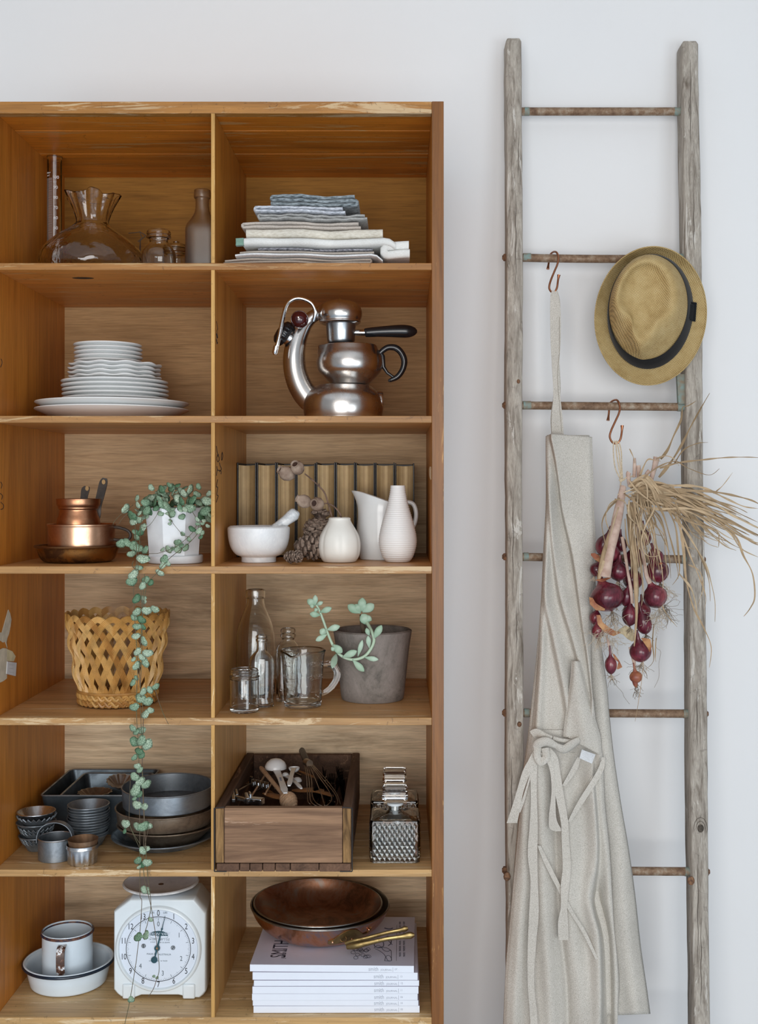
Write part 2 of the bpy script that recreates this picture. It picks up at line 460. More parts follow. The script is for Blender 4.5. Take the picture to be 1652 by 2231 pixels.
ld = thing('ladder', (X(1320, 0.25), YL(0), 0), 'weathered grey wooden ladder with rusty metal rungs leaning on the white wall', 'ladder')
def rail(pxa, pya, pxb, name='rail', chamf=0):
    """pxa=(l,r) at the top, pxb=(l,r) at y=2231"""
    rings = []; n = 60; rnd = random.Random(pxa[0])
    z1 = Z(pya, YL(Z(pya, .39))); 
    off = [[rnd.uniform(-1, 1) for _ in range(n + 1)] for _ in range(4)]
    for i in range(n + 1):
        f = i / n; z = z1 * (1 - f)
        Y = YL(z); py = HY + (ZC - z) / k(Y)
        g = (py - pya) / (2231 - pya)
        l = X(pxa[0] + (pxb[0] - pxa[0]) * g, Y); r = X(pxa[1] + (pxb[1] - pxa[1]) * g, Y)
        w = 0.0011
        l += w * (sin(z * 9 + pxa[0]) + 0.5 * off[0][i]); r += w * (sin(z * 7 + 2) + 0.5 * off[1][i])
        dpt = 0.052; c = 0.0028
        zz = z - (0 if i else 0)
        rings.append([Vector(p) for p in ((l + c, Y, zz), (r - c, Y, zz), (r, Y + c, zz), (r, Y + dpt - c, zz), (r - c, Y + dpt, zz), (l + c, Y + dpt, zz), (l, Y + dpt - c, zz), (l, Y + c, zz))])
    # rounded worn top
    top = rings[0]; cx = sum((p.x for p in top)) / 8; cy = sum((p.y for p in top)) / 8
    cap = [Vector((cx + (p.x - cx) * 0.82, cy + (p.y - cy) * 0.85, p.z + 0.004)) for p in top]
    top2 = [Vector((p.x, p.y, p.z - 0.003)) for p in top]
    rings = [cap, top2] + rings[1:]
    m = MB(); m.rings(rings); return m.build(name, m_rail, ld, angle=50)
rail((1104, 1138), 86, (1106, 1141)); rail((1488, 1523), 92, (1512, 1549))
RY = [(243, 243, 1141, 1485), (561, 562, 1138, 1490), (883, 887, 1138, 1492), (1213, 1219, 1139, 1500), (1553, 1555, 1140, 1505), (1896, 1899, 1141, 1508), (2246, 2249, 1141, 1512)]
for i, (ya, yb, xa, xb) in enumerate(RY):
    a = PL(xa - 25, ya, 0.024); b = PL(xb + 22, yb, 0.024)
    sag = -0.0025 if i == 1 else 0.0
    pts = [a.lerp(b, q / 12) + Vector((0, 0, (sag * sin(pi * q / 12)))) for q in range(13)]
    m = MB(); m.tube(pts, 0.0084, 14); ro = m.build('rung', m_rung, ld, angle=60)
    for (pa, sgn) in ((PL(xb - 16, yb, 0.024), 1), (PL(xa + 2, ya, 0.024), -1)):
        if sgn < 0 and i in (1, 2): ln = 0.016
        elif sgn < 0: ln = 0.01
        else: ln = 0.022
        m = MB(); m.tube([pa, pa + Vector((ln, 0, 0))], 0.0089, 14); m.build('rung_ferrule', m_teal, ld, angle=60)
    if i > 0:
        for px, s_ in ((1098, -1), (xb + 30 - (2 if i > 3 else 3), 1)):
            q = PL(px + (5 if s_ < 0 else 6), ya if s_ < 0 else yb, 0.024)
            m = MB(); lp_ = .0045 if s_ < 0 else .0006
            rings = [[q + Vector((s_ * xx, r * cos(a * pi / 3), r * sin(a * pi / 3))) for a in range(6)] for xx, r in ((-0.004, 0.008), (lp_, 0.008), (lp_ + .0015, 0.0065))]
            m.rings(rings)
            m.tube([q + Vector((-0.004 * s_, 0, 0)), q + Vector(((lp_ + .0035) * s_, 0, 0))], 0.0045, 10)
            m.build('bolt', m_rust, ld, smooth=False)
for px, py, r in ((1132, 1578, 5), (1130, 831, 4), (1105, 1910, 8), (1506, 1919, 8)):
    q = PL(px, py, -0.001); m = MB(); m.sphere(q, r * 0.0009, 0.003, r * 0.0011, 8, 6); m.build('nail_head', m_rust, ld, smooth=False)
# teal patch and iron plate on the inner side of the right rail
m = MB(); a = PL(1480, 815, 0.012); b = PL(1483, 880, 0.012)
m.rings([[a + Vector((-0.004, 0, 0)), a + Vector((0.012, 0, 0)), a + Vector((0.012, 0.012, 0)), a + Vector((-0.004, 0.012, 0))], [b + Vector((-0.004, 0, 0)), b + Vector((0.012, 0, 0)), b + Vector((0.012, 0.012, 0)), b + Vector((-0.004, 0.012, 0))]])
m.build('iron_strap', m_teal, ld, smooth=False)
# knot
q = PL(1527, 1805, -0.0005); m = MB()
m.sphere(q, 0.0065, 0.0016, 0.008, 14, 8); m.build('knot', plain('knot_wood', (0.10, 0.08, 0.06), 0.8, var=0.3, vs=200), ld)
for r in (10, 15):
    m = MB(); m.tube([q + Vector((r * .0009 * cos(a / 12 * 2 * pi), 0.0004, r * .0012 * sin(a / 12 * 2 * pi) * (1.5 if a > 6 else 1.2))) for a in range(13)], 0.0004, 4); m.build('knot_ring', plain('crack', (0.08, 0.06, 0.045), 0.9), ld)
# long drying cracks in both rails
m_crack = plain('dark_crack_line', (0.09, 0.07, 0.055), 0.95)
for px, ya, yb in ((1124, 420, 620), (1118, 1060, 1300), (1126, 1320, 1420), (1130, 300, 380), (1505, 130, 330), (1512, 420, 560), (1530, 1150, 1330), (1519, 1480, 1640), (1528, 2000, 2200), (1521, 1850, 2100), (1115, 1650, 1800), (1502, 210, 260)):
    n = 14; pts = [PL(px + sin(i * 1.3 + px) * 0.8, ya + (yb - ya) * i / n, -0.0001) for i in range(n + 1)]
    m = MB(); m.tube(pts, [0.0001 + 0.0006 * sin(pi * i / n) for i in range(n + 1)], 4); m.build('crack', m_crack, ld)

# ================================================================ S hooks
m_cu = metal('copper_wire', (0.50, 0.23, 0.13), 0.26, (0.30, 0.12, 0.06))
def shook(pts, label, rung_off=0.0):
    w = [PL(x, y, o) for x, y, o in pts]
    w = [Vector(p) for p in sm([tuple(v) for v in w], 7)]
    n = len(w); R = [0.0021] * n
    for i in range(5):
        R[i] = 0.0036 - 0.0003 * i; R[-1 - i] = 0.0036 - 0.0003 * i
    m = MB(); m.tube(w, R, 10); o = m.build('s_hook', m_cu)
    tag(o, label, 'hook', 'copper s hooks hanging on the ladder rungs'); return o
shook([(1194, 586, .038), (1196, 572, .040), (1199, 556, .036), (1206, 549, .020), (1213, 550, .004), (1217, 560, -.001), (1215, 575, -.003), (1208, 592, -.004), (1200, 612, -.004), (1197, 627, -.004), (1202, 636, -.006), (1209, 636, -.009), (1214, 626, -.010), (1216, 612, -.010), (1218, 599, -.010)],
      'copper wire s hook on the second rung holding the apron strap')
shook([(1325, 916, .038), (1327, 900, .040), (1329, 880, .037), (1338, 872, .020), (1346, 873, .004), (1351, 886, -.001), (1349, 900, -.003), (1341, 918, -.004), (1332, 938, -.004), (1329, 952, -.004), (1335, 964, -.006), (1345, 966, -.009), (1352, 957, -.010), (1355, 942, -.010), (1356, 927, -.010)],
      'copper wire s hook on the third rung holding the onion bunch')

# ================================================================ straw hat
t = NT('woven_straw'); c = t.coord((1, 1, 1))
w1 = t.n('ShaderNodeTexWave', bands_direction='X', i_Scale=110.0, i_Distortion=2.5); t.l(t.coord((1, 1, 1), (0, 0.5, 0)), w1.inputs[0])
w2 = t.n('ShaderNodeTexWave', bands_direction='Z', i_Scale=110.0, i_Distortion=2.5); t.l(t.coord((1, 1, 1), (0, 0.5, 0)), w2.inputs[0])
mm = t.mix(0.5, w1.outputs[1], w2.outputs[1], 'MIX')
n = t.noise(c, 40, 5, 0.7)
base = t.ramp(n, [(0.3, (0.47, 0.32, 0.13)), (0.5, (0.56, 0.40, 0.175)), (0.7, (0.62, 0.46, 0.22))])
sh = t.ramp(mm, [(0.2, 0.35), (0.65, 1.0)])
t.set(Base_Color=t.mix(0.8, base, sh, 'MULTIPLY'), Roughness=0.7, Normal=t.bump(mm, 0.6, 0.0008))
t.b.inputs['Specular IOR Level'].default_value = 0.25
m_straw = t.m
m_band = cloth('black_ribbon', (0.006, 0.007, 0.009), (0.003, 0.0035, 0.0045), bump=0.3)
hc = PL(1418, 688, -0.03)
hat = thing('straw_hat', (hc.x, hc.y, hc.z), 'woven straw trilby hat with black band hanging on the right ladder rail', 'hat')
def hring(cx, cy, rx, ry, off, rot=0.12, n=96, f=None):
    out = []
    for j in range(n):
        a = 2 * pi * j / n
        r = f(a) if f else (1, 0)
        x = rx * cos(a) * r[0]; y = ry * sin(a) * r[0]
        xx = x * cos(rot) + y * sin(rot); yy = -x * sin(rot) + y * cos(rot)
        out.append(PL(cx + xx, cy - yy, off - 0.011 + r[1]))
    return out
def curl(a):   # brim turned up (towards the viewer) at the upper left
    return (1, -0.020 * max(0, cos(a - 1.9)) ** 1.2 - 0.008 * max(0, cos(a - 4.6)))
def curlh(s): return lambda a: (1, curl(a)[1] * s)
brim = [hring(1418, 680, 91, 123, 0.0035), hring(1418, 683, 99, 132, 0.001, f=curlh(.1)), hring(1418, 686, 108, 140, -0.001, f=curlh(.4)), hring(1418, 688, 116, 147, -0.003, f=curlh(.8)), hring(1418, 688, 121, 151, -0.005, f=curlh(1.0)),
        hring(1418, 688, 121.6, 151.6, -0.0035, f=curlh(1.0)), hring(1418, 688, 120, 150, -0.0015, f=curlh(.98)), hring(1418, 688, 108, 140, 0.0015, f=curlh(.4)), hring(1418, 680, 90, 122, 0.006)]
m = MB(); m.rings(brim, False, False); m.build('brim', m_straw, hat, angle=60)
m = MB(); m.tube(hring(1418, 688, 121, 151, -0.0052, f=curlh(1.0)) + [hring(1418, 688, 121, 151, -0.0052, f=curlh(1.0))[0]], 0.0014, 6); m.build('brim_edge', m_straw, hat)
# crown
def tear(a):   # narrower towards the lower front
    return (1 - 0.20 * max(0, -sin(a)) ** 2 * abs(cos(a)) * 1.6 - 0.03 * cos(2 * a), 0)
crown = [hring(1418, 680, 91, 123, 0.004), hring(1415, 674, 88, 118, -0.015), hring(1412, 669, 85, 113, -0.034),
         hring(1410, 664, 82, 108, -0.060, f=tear), hring(1408, 660, 77, 101, -0.078, f=tear), hring(1407, 658, 71, 94, -0.089, f=tear), hring(1405, 656, 64, 87, -0.0935, f=tear),
         hring(1404, 654, 57, 79, -0.091, f=tear), hring(1403, 650, 50, 71, -0.083, f=tear), hring(1402, 645, 41, 60, -0.075, f=tear), hring(1402, 640, 28, 42, -0.070), hring(1402, 638, 12, 18, -0.069)]
crown = [[crown[i][j] for j in range(96)] for i in range(len(crown))]
# pinch near the lower front
for i, r in enumerate(crown):
    for j in range(96):
        a = 2 * pi * j / 96; 
        for ac, amt in ((-0.72, 0.010), (-2.35, 0.012)):
            d = (a - (ac % (2 * pi)) + pi) % (2 * pi) - pi
            wgt = exp(-(d / 0.42) ** 2) * exp(-((i - 6) / 2.6) ** 2)
            ctr = PL(1408, 660, 0); r[j] = r[j] + Vector(((ctr.x - r[j].x) * 0.22, 0.006, (ctr.z - r[j].z) * 0.22)) * wgt
m = MB(); m.rings(crown, False, True); m.build('crown', m_straw, hat, angle=70, subsurf=1)
bandr = [hring(1418, 680, 92.5, 124.5, 0.0025), hring(1417, 679, 93, 125, -0.004), hring(1415, 673, 90, 120, -0.016), hring(1413, 669.5, 87, 115.5, -0.030), hring(1413, 669, 85.5, 114, -0.032)]
m = MB(); m.rings(bandr, False, False); m.build('hat_band', m_band, hat, angle=60)
m = MB()
for (x0_, y0_, x1_, y1_, o) in ((1491, 655, 1519, 698, -0.022), (1494, 660, 1513, 694, -0.027)):
    o -= 0.011; a = PL(x0_, y0_, o); b = PL(x1_, y0_ + 4, o + 0.014); c_ = PL(x1_ - 3, y1_ + 3, o + 0.014); d_ = PL(x0_ - 1, y1_ - 4, o)
    t_ = Vector((0, 0.003, 0)); m.rings([[a, b, c_, d_], [a + t_, b + t_, c_ + t_, d_ + t_]])
m.build('bow', m_band, hat, smooth=False, bevel=0.001)

# ================================================================ linen apron
t = NT('natural_linen'); c = t.coord()
n = t.noise(t.coord((1, 1, 2.4)), 520, 3, 0.7); nx = t.noise(t.coord((2.4, 1, 1)), 520, 3, 0.7); nb = t.noise(c, 9, 5)
n = t.mix(0.5, n, nx)
a = t.ramp(n, [(0.38, (0.36, 0.335, 0.29)), (0.5, (0.56, 0.53, 0.475)), (0.62, (0.68, 0.65, 0.60))])
b = t.ramp(nb, [(0.35, 0.90), (0.65, 1.0)])
t.set(Base_Color=t.mix(1.0, a, b, 'MULTIPLY'), Roughness=0.95, Normal=t.bump(n, 0.35, 0.0008, t.bump(nb, 0.25, 0.01)))
t.b.inputs['Specular IOR Level'].default_value = 0.1
m_linen = t.m
m_seam = plain('seam_thread', (0.36, 0.33, 0.28), 0.95, var=0.1)
ap0 = PL(1210, 640, -0.008)
apron = thing('linen_apron', (ap0.x, ap0.y, ap0.z), 'natural beige linen apron hanging by its strap from the copper hook', 'apron')

def interp(tab, y):
    if y <= tab[0][0]: return tab[0][1]
    for (a, va), (b, vb) in zip(tab, tab[1:]):
        if y <= b: 
            f = (y - a) / (b - a); return va + (vb - va) * f
    return tab[-1][1]
def smooth_tab(tab, n=6): return [(p[0], p[1]) for p in sm(tab, n)]
def sheet(name, tabl, tabr, off, folds, nx, ny, y0=None, y1=None, wav=0.0015, topcurve=None, botcurve=None, mat=None, edge=0.006):
    tl, tr = smooth_tab(tabl), smooth_tab(tabr)
    y0 = y0 if y0 is not None else tabl[0][0]; y1 = y1 if y1 is not None else tabl[-1][0]
    F = [(smooth_tab(f[0]), *f[1:]) for f in folds]
    rows = []
    for i in range(ny + 1):
        f = i / ny
        row = []
        for j in range(nx + 1):
            u = j / nx
            a0 = y0 + (topcurve(u) if topcurve else 0); a1 = y1 + (botcurve(u) if botcurve else 0)
            y = a0 + (a1 - a0) * f
            xl, xr = interp(tl, y), interp(tr, y); x = xl + (xr - xl) * u
            h = 0.0
            for (tab, wl, wr, amp) in F:
                if y < tab[0][0] - 60 or y > tab[-1][0] + 60: continue
                fade = min(1, max(0, (y - tab[0][0] + 60) / 60)) * min(1, max(0, (tab[-1][0] + 60 - y) / 60))
                d = x - interp(tab, y)
                h += 1.35 * amp * fade * (exp(-(d / wl) ** 2) if d < 0 else exp(-(d / wr) ** 2))
            h += wav * sin(x * 0.055 + y * 0.011) + wav * 0.6 * sin(x * 0.11 - y * 0.021 + 1.7)
            # hems curl back a touch
            e = min(x - xl, xr - x); h -= edge * exp(-(max(e, 0) / 5.0) ** 2)
            row.append(PL(x, y, off - h))
        rows.append(row)
    m = MB(); m.rings(rows, closed=False)
    return m.build(name, mat or m_linen, apron, angle=180, solid=0.0014)
# strap: two bands hanging from the hook, crossing
def strip_px(name, rows, off, th=0.0012, n=5, mat=None, parent=None, offs=None, curl=0.0):
    R = sm([(*r, *( [] if len(r) > 3 else [off])) for r in rows], n)
    L_ = [PL(r[1], r[0], r[3]) for r in R]; R_ = [PL(r[2], r[0], r[3] + curl) for r in R]
    m = MB(); m.ribbon(L_, R_, th); return m.build(name, mat or m_linen, parent or apron, angle=60)
strip_px('neck_strap', [(633, 1203, 1213, -.010), (645, 1200, 1217, -.012), (680, 1199, 1222, -.012), (740, 1200, 1222, -.012), (800, 1203, 1219, -.012), (860, 1206, 1221, -.012), (910, 1202, 1226, -.012), (955, 1203, 1229, -.012)], -.012)
strip_px('neck_strap', [(634, 1206, 1215, -.006), (660, 1206, 1221, -.004), (720, 1203, 1221, -.004), (780, 1206, 1219, -.004), (850, 1207, 1222, -.003), (910, 1200, 1216, -.003), (960, 1203, 1225, -.003)], -.004)
strip_px('strap_seam', [(690, 1219, 1219.8, -.0135), (760, 1219, 1219.8, -.0135), (820, 1215, 1215.8, -.0135), (880, 1219, 1219.8, -.0135), (940, 1224, 1224.8, -.0135)], -.0135, 0.0005, mat=m_seam)
# back layer: whole silhouette, hem at the lower right
sheet('back_panel', [(948, 1192), (1010, 1190), (1100, 1189), (1200, 1184), (1300, 1179), (1400, 1172), (1500, 1162), (1600, 1151), (1700, 1138), (1850, 1124), (2000, 1114), (2210, 1100)],
      [(948, 1284), (1010, 1290), (1100, 1294), (1200, 1297), (1300, 1299), (1400, 1310), (1500, 1323), (1560, 1328), (1650, 1338), (1750, 1353), (1850, 1370), (1950, 1384), (2060, 1396), (2150, 1409), (2208, 1417)],
      -0.010, [([(1250, 1292), (1400, 1300), (1500, 1309), (1650, 1322), (1800, 1345), (1950, 1360), (2100, 1374), (2205, 1385)], 26, 22, 0.014)], 60, 150, y1=2204, botcurve=lambda u: 5 * sin(u * 3) + 4, wav=0.002)
# middle bunch with the cascading front folds
sheet('bib', [(950, 1190), (1010, 1190), (1100, 1191), (1200, 1186), (1300, 1181), (1400, 1176), (1500, 1168), (1640, 1155)],
      [(950, 1290), (1010, 1292), (1100, 1294), (1180, 1298), (1250, 1296), (1300, 1291), (1360, 1289), (1430, 1287), (1500, 1290), (1600, 1302), (1640, 1306)],
      -0.022,
      [([(955, 1203), (1000, 1212), (1060, 1221), (1115, 1228), (1209, 1249), (1290, 1261), (1371, 1272), (1438, 1283), (1520, 1292)], 4, 60, 0.016),
       ([(1060, 1196), (1129, 1202), (1200, 1208), (1303, 1223), (1384, 1247), (1478, 1272), (1560, 1290)], 6, 22, 0.013),
       ([(960, 1193), (1100, 1194), (1200, 1192), (1300, 1190), (1398, 1209), (1500, 1230), (1600, 1245)], 7, 16, 0.012),
       ([(1100, 1190), (1250, 1184), (1400, 1180), (1500, 1176), (1620, 1170)], 8, 10, 0.008)],
      110, 220, topcurve=lambda u: -6 + 9 * max(0, 0.12 - u) * 6 + 8 * u)
# bib top hem fold and seam
strip_px('bib_seam', [(1013, 1216, 1217), (1018, 1228, 1229), (1024, 1250, 1251), (1031, 1288, 1289)], -.0395, 0.0006, mat=m_seam) if False else None
def line(name, pts, off, r=0.00045, mat=None, parent=None):
    w = [PL(x, y, off if len(q) == 0 else q[0]) for x, y, *q in pts]
    m = MB(); m.tube([Vector(p) for p in sm([tuple(v) for v in w], 5)], r, 5); return m.build(name, mat or m_seam, parent or apron)
line('bib_seam', [(1218, 1014, -.0395), (1235, 1019, -.0375), (1262, 1027, -.032), (1292, 1033, -.024)], 0)
# corner flap hanging over the waist
sheet('corner_flap', [(1440, 1246), (1480, 1243), (1514, 1238), (1560, 1232), (1606, 1227), (1640, 1232)],
      [(1440, 1264), (1480, 1275), (1514, 1283), (1560, 1296), (1606, 1309), (1640, 1311)],
      -0.040, [([(1440, 1256), (1520, 1262), (1600, 1275)], 20, 24, 0.008)], 40, 50, y1=1606, botcurve=lambda u: 46 * max(0, u - 0.12) ** 0.9 * 1.0, wav=0.001)
# main skirt
sheet('skirt', [(1590, 1156), (1640, 1148), (1700, 1137), (1800, 1130), (1900, 1121), (2000, 1112), (2100, 1103), (2231, 1097), (2420, 1090)],
      [(1590, 1306), (1655, 1314), (1750, 1318), (1850, 1328), (1950, 1334), (2020, 1338), (2100, 1346), (2150, 1349), (2231, 1346), (2420, 1350)],
      -0.026,
      [([(1640, 1312), (1750, 1315), (1850, 1325), (1950, 1331), (2050, 1338), (2231, 1342), (2400, 1345)], 16, 12, 0.010),
       ([(1700, 1290), (1850, 1300), (1950, 1290), (1990, 1292), (2040, 1304), (2150, 1308), (2300, 1308), (2420, 1308)], 20, 5, 0.016),
       ([(1960, 1300), (2040, 1322), (2150, 1328), (2300, 1330), (2420, 1330)], 12, 12, -0.020),
       ([(1700, 1225), (1850, 1240), (2000, 1245), (2150, 1262), (2300, 1270), (2420, 1270)], 22, 22, 0.009),
       ([(1640, 1175), (1750, 1180), (1900, 1185), (2050, 1190), (2231, 1200), (2420, 1200)], 16, 18, 0.010),
       ([(1650, 1155), (1800, 1145), (1950, 1140), (2100, 1128), (2231, 1122), (2420, 1120)], 14, 16, 0.009),
       ([(1700, 1205), (1850, 1212), (2000, 1220), (2150, 1235), (2300, 1238)], 8, 8, -0.006)],
      110, 240)
# waist opening: darker inner fold and maker's tag
strip_px('waist_hem', [(1612, 1247, 1252, -.044), (1618, 1258, 1268, -.044), (1630, 1262, 1272, -.044), (1645, 1266, 1272, -.044)], -.044) if False else None
m = MB(); q = [PL(1268, 1633, -.058), PL(1298, 1644, -.058), (PL(1290, 1664, -.060)), PL(1263, 1652, -.060)]
m.rings([q, [v + Vector((0, 0.001, 0)) for v in q]]); m.build('sewn_tag', cloth('white_tape', (0.70, 0.72, 0.74), bump=0.1), apron, smooth=False)
# crossing hems
strip_px('side_hem', [(1650, 1311, 1318, -.052), (1675, 1303, 1316, -.054), (1710, 1282, 1297, -.052), (1750, 1257, 1271, -.050), (1790, 1237, 1245, -.047)], -.05, 0.002)
strip_px('side_hem', [(1650, 1258, 1266, -.046), (1680, 1242, 1256, -.048), (1712, 1224, 1232, -.046)], -.046, 0.0018)
line('side_seam', [(1311, 1656, -.0555), (1290, 1690, -.0555), (1262, 1738, -.0535), (1238, 1782, -.050)], 0)
strip_px('pocket_hem', [(1842, 1171, 1178, -.045), (1880, 1186, 1197, -.046), (1926, 1209, 1220, -.046), (1985, 1240, 1249, -.046), (2030, 1268, 1277, -.046), (2090, 1298, 1304, -.048)], -.046, 0.0016)
# ties
def tie(rows, name='apron_tie'): return strip_px(name, rows, -.05, 0.0016, 6)
tie([(1768, 1228, 1233, -.046), (1900, 1216, 1240, -.05), (1990, 1228, 1240, -.050), (2020, 1220, 1238, -.050), (2046, 1218, 1239, -.048)][0:0] or
    [(1630, 1182, 1200, -.056), (1650, 1196, 1215, -.060), (1690, 1203, 1222, -.058), (1740, 1212, 1230, -.056), (1790, 1222, 1238, -.054), (1830, 1224, 1240, -.052), (1890, 1226, 1244, -.052), (1930, 1222, 1240, -.052), (1975, 1222, 1236, -.050), (2010, 1216, 1238, -.050), (2048, 1217, 1239, -.050)])
tie([(1640, 1160, 1172, -.056), (1690, 1156, 1170, -.058), (1740, 1157, 1170, -.056), (1800, 1154, 1172, -.054), (1860, 1150, 1171, -.052), (1920, 1156, 1172, -.052), (1990, 1153, 1174, -.050), (2060, 1150, 1168, -.050), (2140, 1150, 1164, -.050), (2240, 1156, 1172, -.050), (2420, 1156, 1172, -.050)])
tie([(1632, 1164, 1182, -.058), (1655, 1152, 1174, -.062), (1680, 1139, 1158, -.060), (1720, 1127, 1142, -.056), (1760, 1115, 1134, -.052), (1793, 1104, 1127, -.050)])
tie([(1640, 1170, 1186, -.058), (1670, 1160, 1166, -.060), (1710, 1148, 1152, -.056), (1745, 1137, 1143, -.052), (1770, 1129, 1134, -.050)])
tie([(1640, 1176, 1190, -.060), (1670, 1196, 1206, -.062), (1720, 1202, 1210, -.058), (1780, 1196, 1212, -.054), (1805, 1198, 1222, -.052), (1811, 1212, 1222, -.052)])
# knot and waist band
m = MB(); w = [PL(x, y, o) for x, y, o in ((1160, 1600, -.046), (1170, 1596, -.050), (1185, 1604, -.052), (1200, 1611, -.050))]
m.tube([Vector(p) for p in sm([tuple(v) for v in w], 5)], 0.0085, 10, flat=0.35); m.build('tie_end', m_linen, apron)
m = MB(); w = [PL(x, y, o) for x, y, o in ((1166, 1640, -.054), (1172, 1622, -.062), (1190, 1616, -.064), (1210, 1624, -.060), (1228, 1632, -.056), (1246, 1622, -.052), (1262, 1612, -.046))]
m.tube([Vector(p) for p in sm([tuple(v) for v in w], 6)], [0.006 + 0.004 * abs(sin(i * 0.17)) for i in range(37)], 12, flat=0.6); m.build('bow_knot', m_linen, apron)
m = MB(); w = [PL(x, y, o) for x, y, o in ((1172, 1628, -.060), (1170, 1645, -.066), (1178, 1660, -.066), (1190, 1650, -.066), (1188, 1630, -.062))]
m.tube([Vector(p) for p in sm([tuple(v) for v in w], 6)], 0.0075, 10, flat=0.55); m.build('bow_loop', m_linen, apron)
m = MB(); w = [PL(x, y, o) for x, y, o in ((1205, 1608, -.050), (1225, 1613, -.050), (1250, 1616, -.046))]
m.tube([Vector(p) for p in sm([tuple(v) for v in w], 6)], 0.004, 8, flat=0.6); m.build('waist_band', m_linen, apron)
# ================================================================ shared object materials
m_glass = glass('clear_glass')
m_glassw = glass('wavy_glass', (0.98, 0.98, 0.96), 0.0, 1.0, 38)
m_glassd = glass('dusty_glass', (0.93, 0.94, 0.93), 0.22)
m_print = plain('white_print', (0.75, 0.75, 0.75), 0.7, var=0.0)
m_porc = plain('white_porcelain', (0.80, 0.82, 0.82), 0.15, var=0.01, spec=0.5)
m_black = plain('black_bakelite', (0.012, 0.012, 0.014), 0.18, var=0.1)
m_blackmat = plain('black_matte', (0.02, 0.02, 0.022), 0.6, var=0.2)

def vessel(name, cx, Yc, z0, prof, mat, parent=None, t=0.0022, tb=0.004, n=56, mod=None, sy=1.0, angle=50, sub=6, tilt=None):
    """prof: (half width px, height px above the base) for the outside, base to rim; px at depth Yc."""
    kk = k(Yc); x = X(cx, Yc)
    pts = sm(prof, sub)
    out = [(0.0, z0)] + [(r * kk, z0 + max(0, h) * kk) for r, h in pts]
    inn = []
    for i, (r, h) in enumerate(reversed(pts)):
        rr, zz = r * kk - t, z0 + h * kk
        if i == 0: inn.append((rr + t * 0.5, zz + t * 0.35)); inn.append((rr, zz)); continue
        if zz < z0 + tb: continue
        inn.append((max(rr, 0.0005), zz))
    inn.append((max(inn[-1][0] * 0.8, 0.0004), z0 + tb)); inn.append((0.0, z0 + tb))
    m = MB(); m.lathe(x, Yc, out + inn, n, mod, sy, tilt)
    o = m.build(name, mat, parent, angle=angle); return o

# ================================================================ row 1 left: glassware
z1 = zs(1) 
# graduated cylinder
Yc = 0.25; kk = k(Yc); cx = X(119, Yc)
gc = thing('graduated_cylinder', (cx, Yc, z1), 'tall thin glass measuring cylinder with white graduations in the top left cubby', 'measuring cylinder')
ht = Z(342, Yc) - z1; R = 15.5 * kk
m = MB(); m.lathe(cx, Yc, [(0, z1), (R * 1.6, z1), (R * 1.6, z1 + .004), (R * 0.9, z1 + .008), (R, z1 + .014), (R, z1 + ht - .004), (R * 1.1, z1 + ht - .001), (R * 1.08, z1 + ht), (R - .0016, z1 + ht - .003), (R - .0016, z1 + .012), (0, z1 + .011)], 40)
m.build('tube', m_glass, gc)
m = MB()
for i in range(0, 66):
    z = Z(392, Yc) - i * 2.2 * kk; a0 = radians(268 - (0)); a1 = radians(205 if i % 5 else 196)
    arc = [Vector((cx + (R + .0003) * cos(a1 + (a0 - a1) * q / 6), Yc + (R + .0003) * sin(a1 + (a0 - a1) * q / 6), z)) for q in range(7)]
    m.tube(arc, 0.00022, 4)
m.build('graduations', m_print, gc)
for i, s_ in enumerate(('100', '90', '80', '70', '60', '50')):
    text(s_, 0.0085, (cx + R * 0.42, Yc - R * 0.93, Z(390 + 22 * i, Yc)), m_print, gc, rot=(pi / 2, 0, radians(20)))
text('ml', 0.005, (cx + R * 0.35, Yc - R * 0.96, Z(400, Yc)), m_print, gc, rot=(pi / 2, 0, radians(20)))
text('100ml', 0.0045, (cx - R * 0.6, Yc - R * 0.82, Z(380, Yc)), m_print, gc, rot=(pi / 2, 0, radians(-35)))
text('20 C', 0.004, (cx - R * 0.6, Yc - R * 0.82, Z(386, Yc)), m_print, gc, rot=(pi / 2, 0, radians(-35)))

# sack shaped vase
Yc = 0.15
def sackmod(a, f, r, z):
    h = (z - z1) / (k(0.15) * 178)
    if h > 0.62:
        g = (h - 0.62) / 0.38; s_ = sin(9 * a + 0.8 * sin(3 * a))
        return (r * (1 + 0.09 * g * s_ + 0.04 * g * sin(17 * a) + 0.04 * g * sin(5 * a + 1)), z + g ** 3 * 0.003 * sin(5 * a + 2))
    return (r * (1 + 0.016 * sin(3 * a + h * 8) + 0.012 * sin(7 * a - h * 11) + 0.007 * sin(13 * a + h * 30)), z)
o = vessel('sack_vase', 201, Yc, z1, [(84, 0), (104, 6), (115, 22), (113, 42), (100, 64), (80, 84), (56, 102), (38, 116), (35, 124), (38, 138), (44, 156), (50, 170), (54, 180)], m_glassw, t=0.0032, tb=0.006, n=90, mod=sackmod)
tag(o, 'squat clear glass vase shaped like a tied sack with a ruffled neck', 'vase')
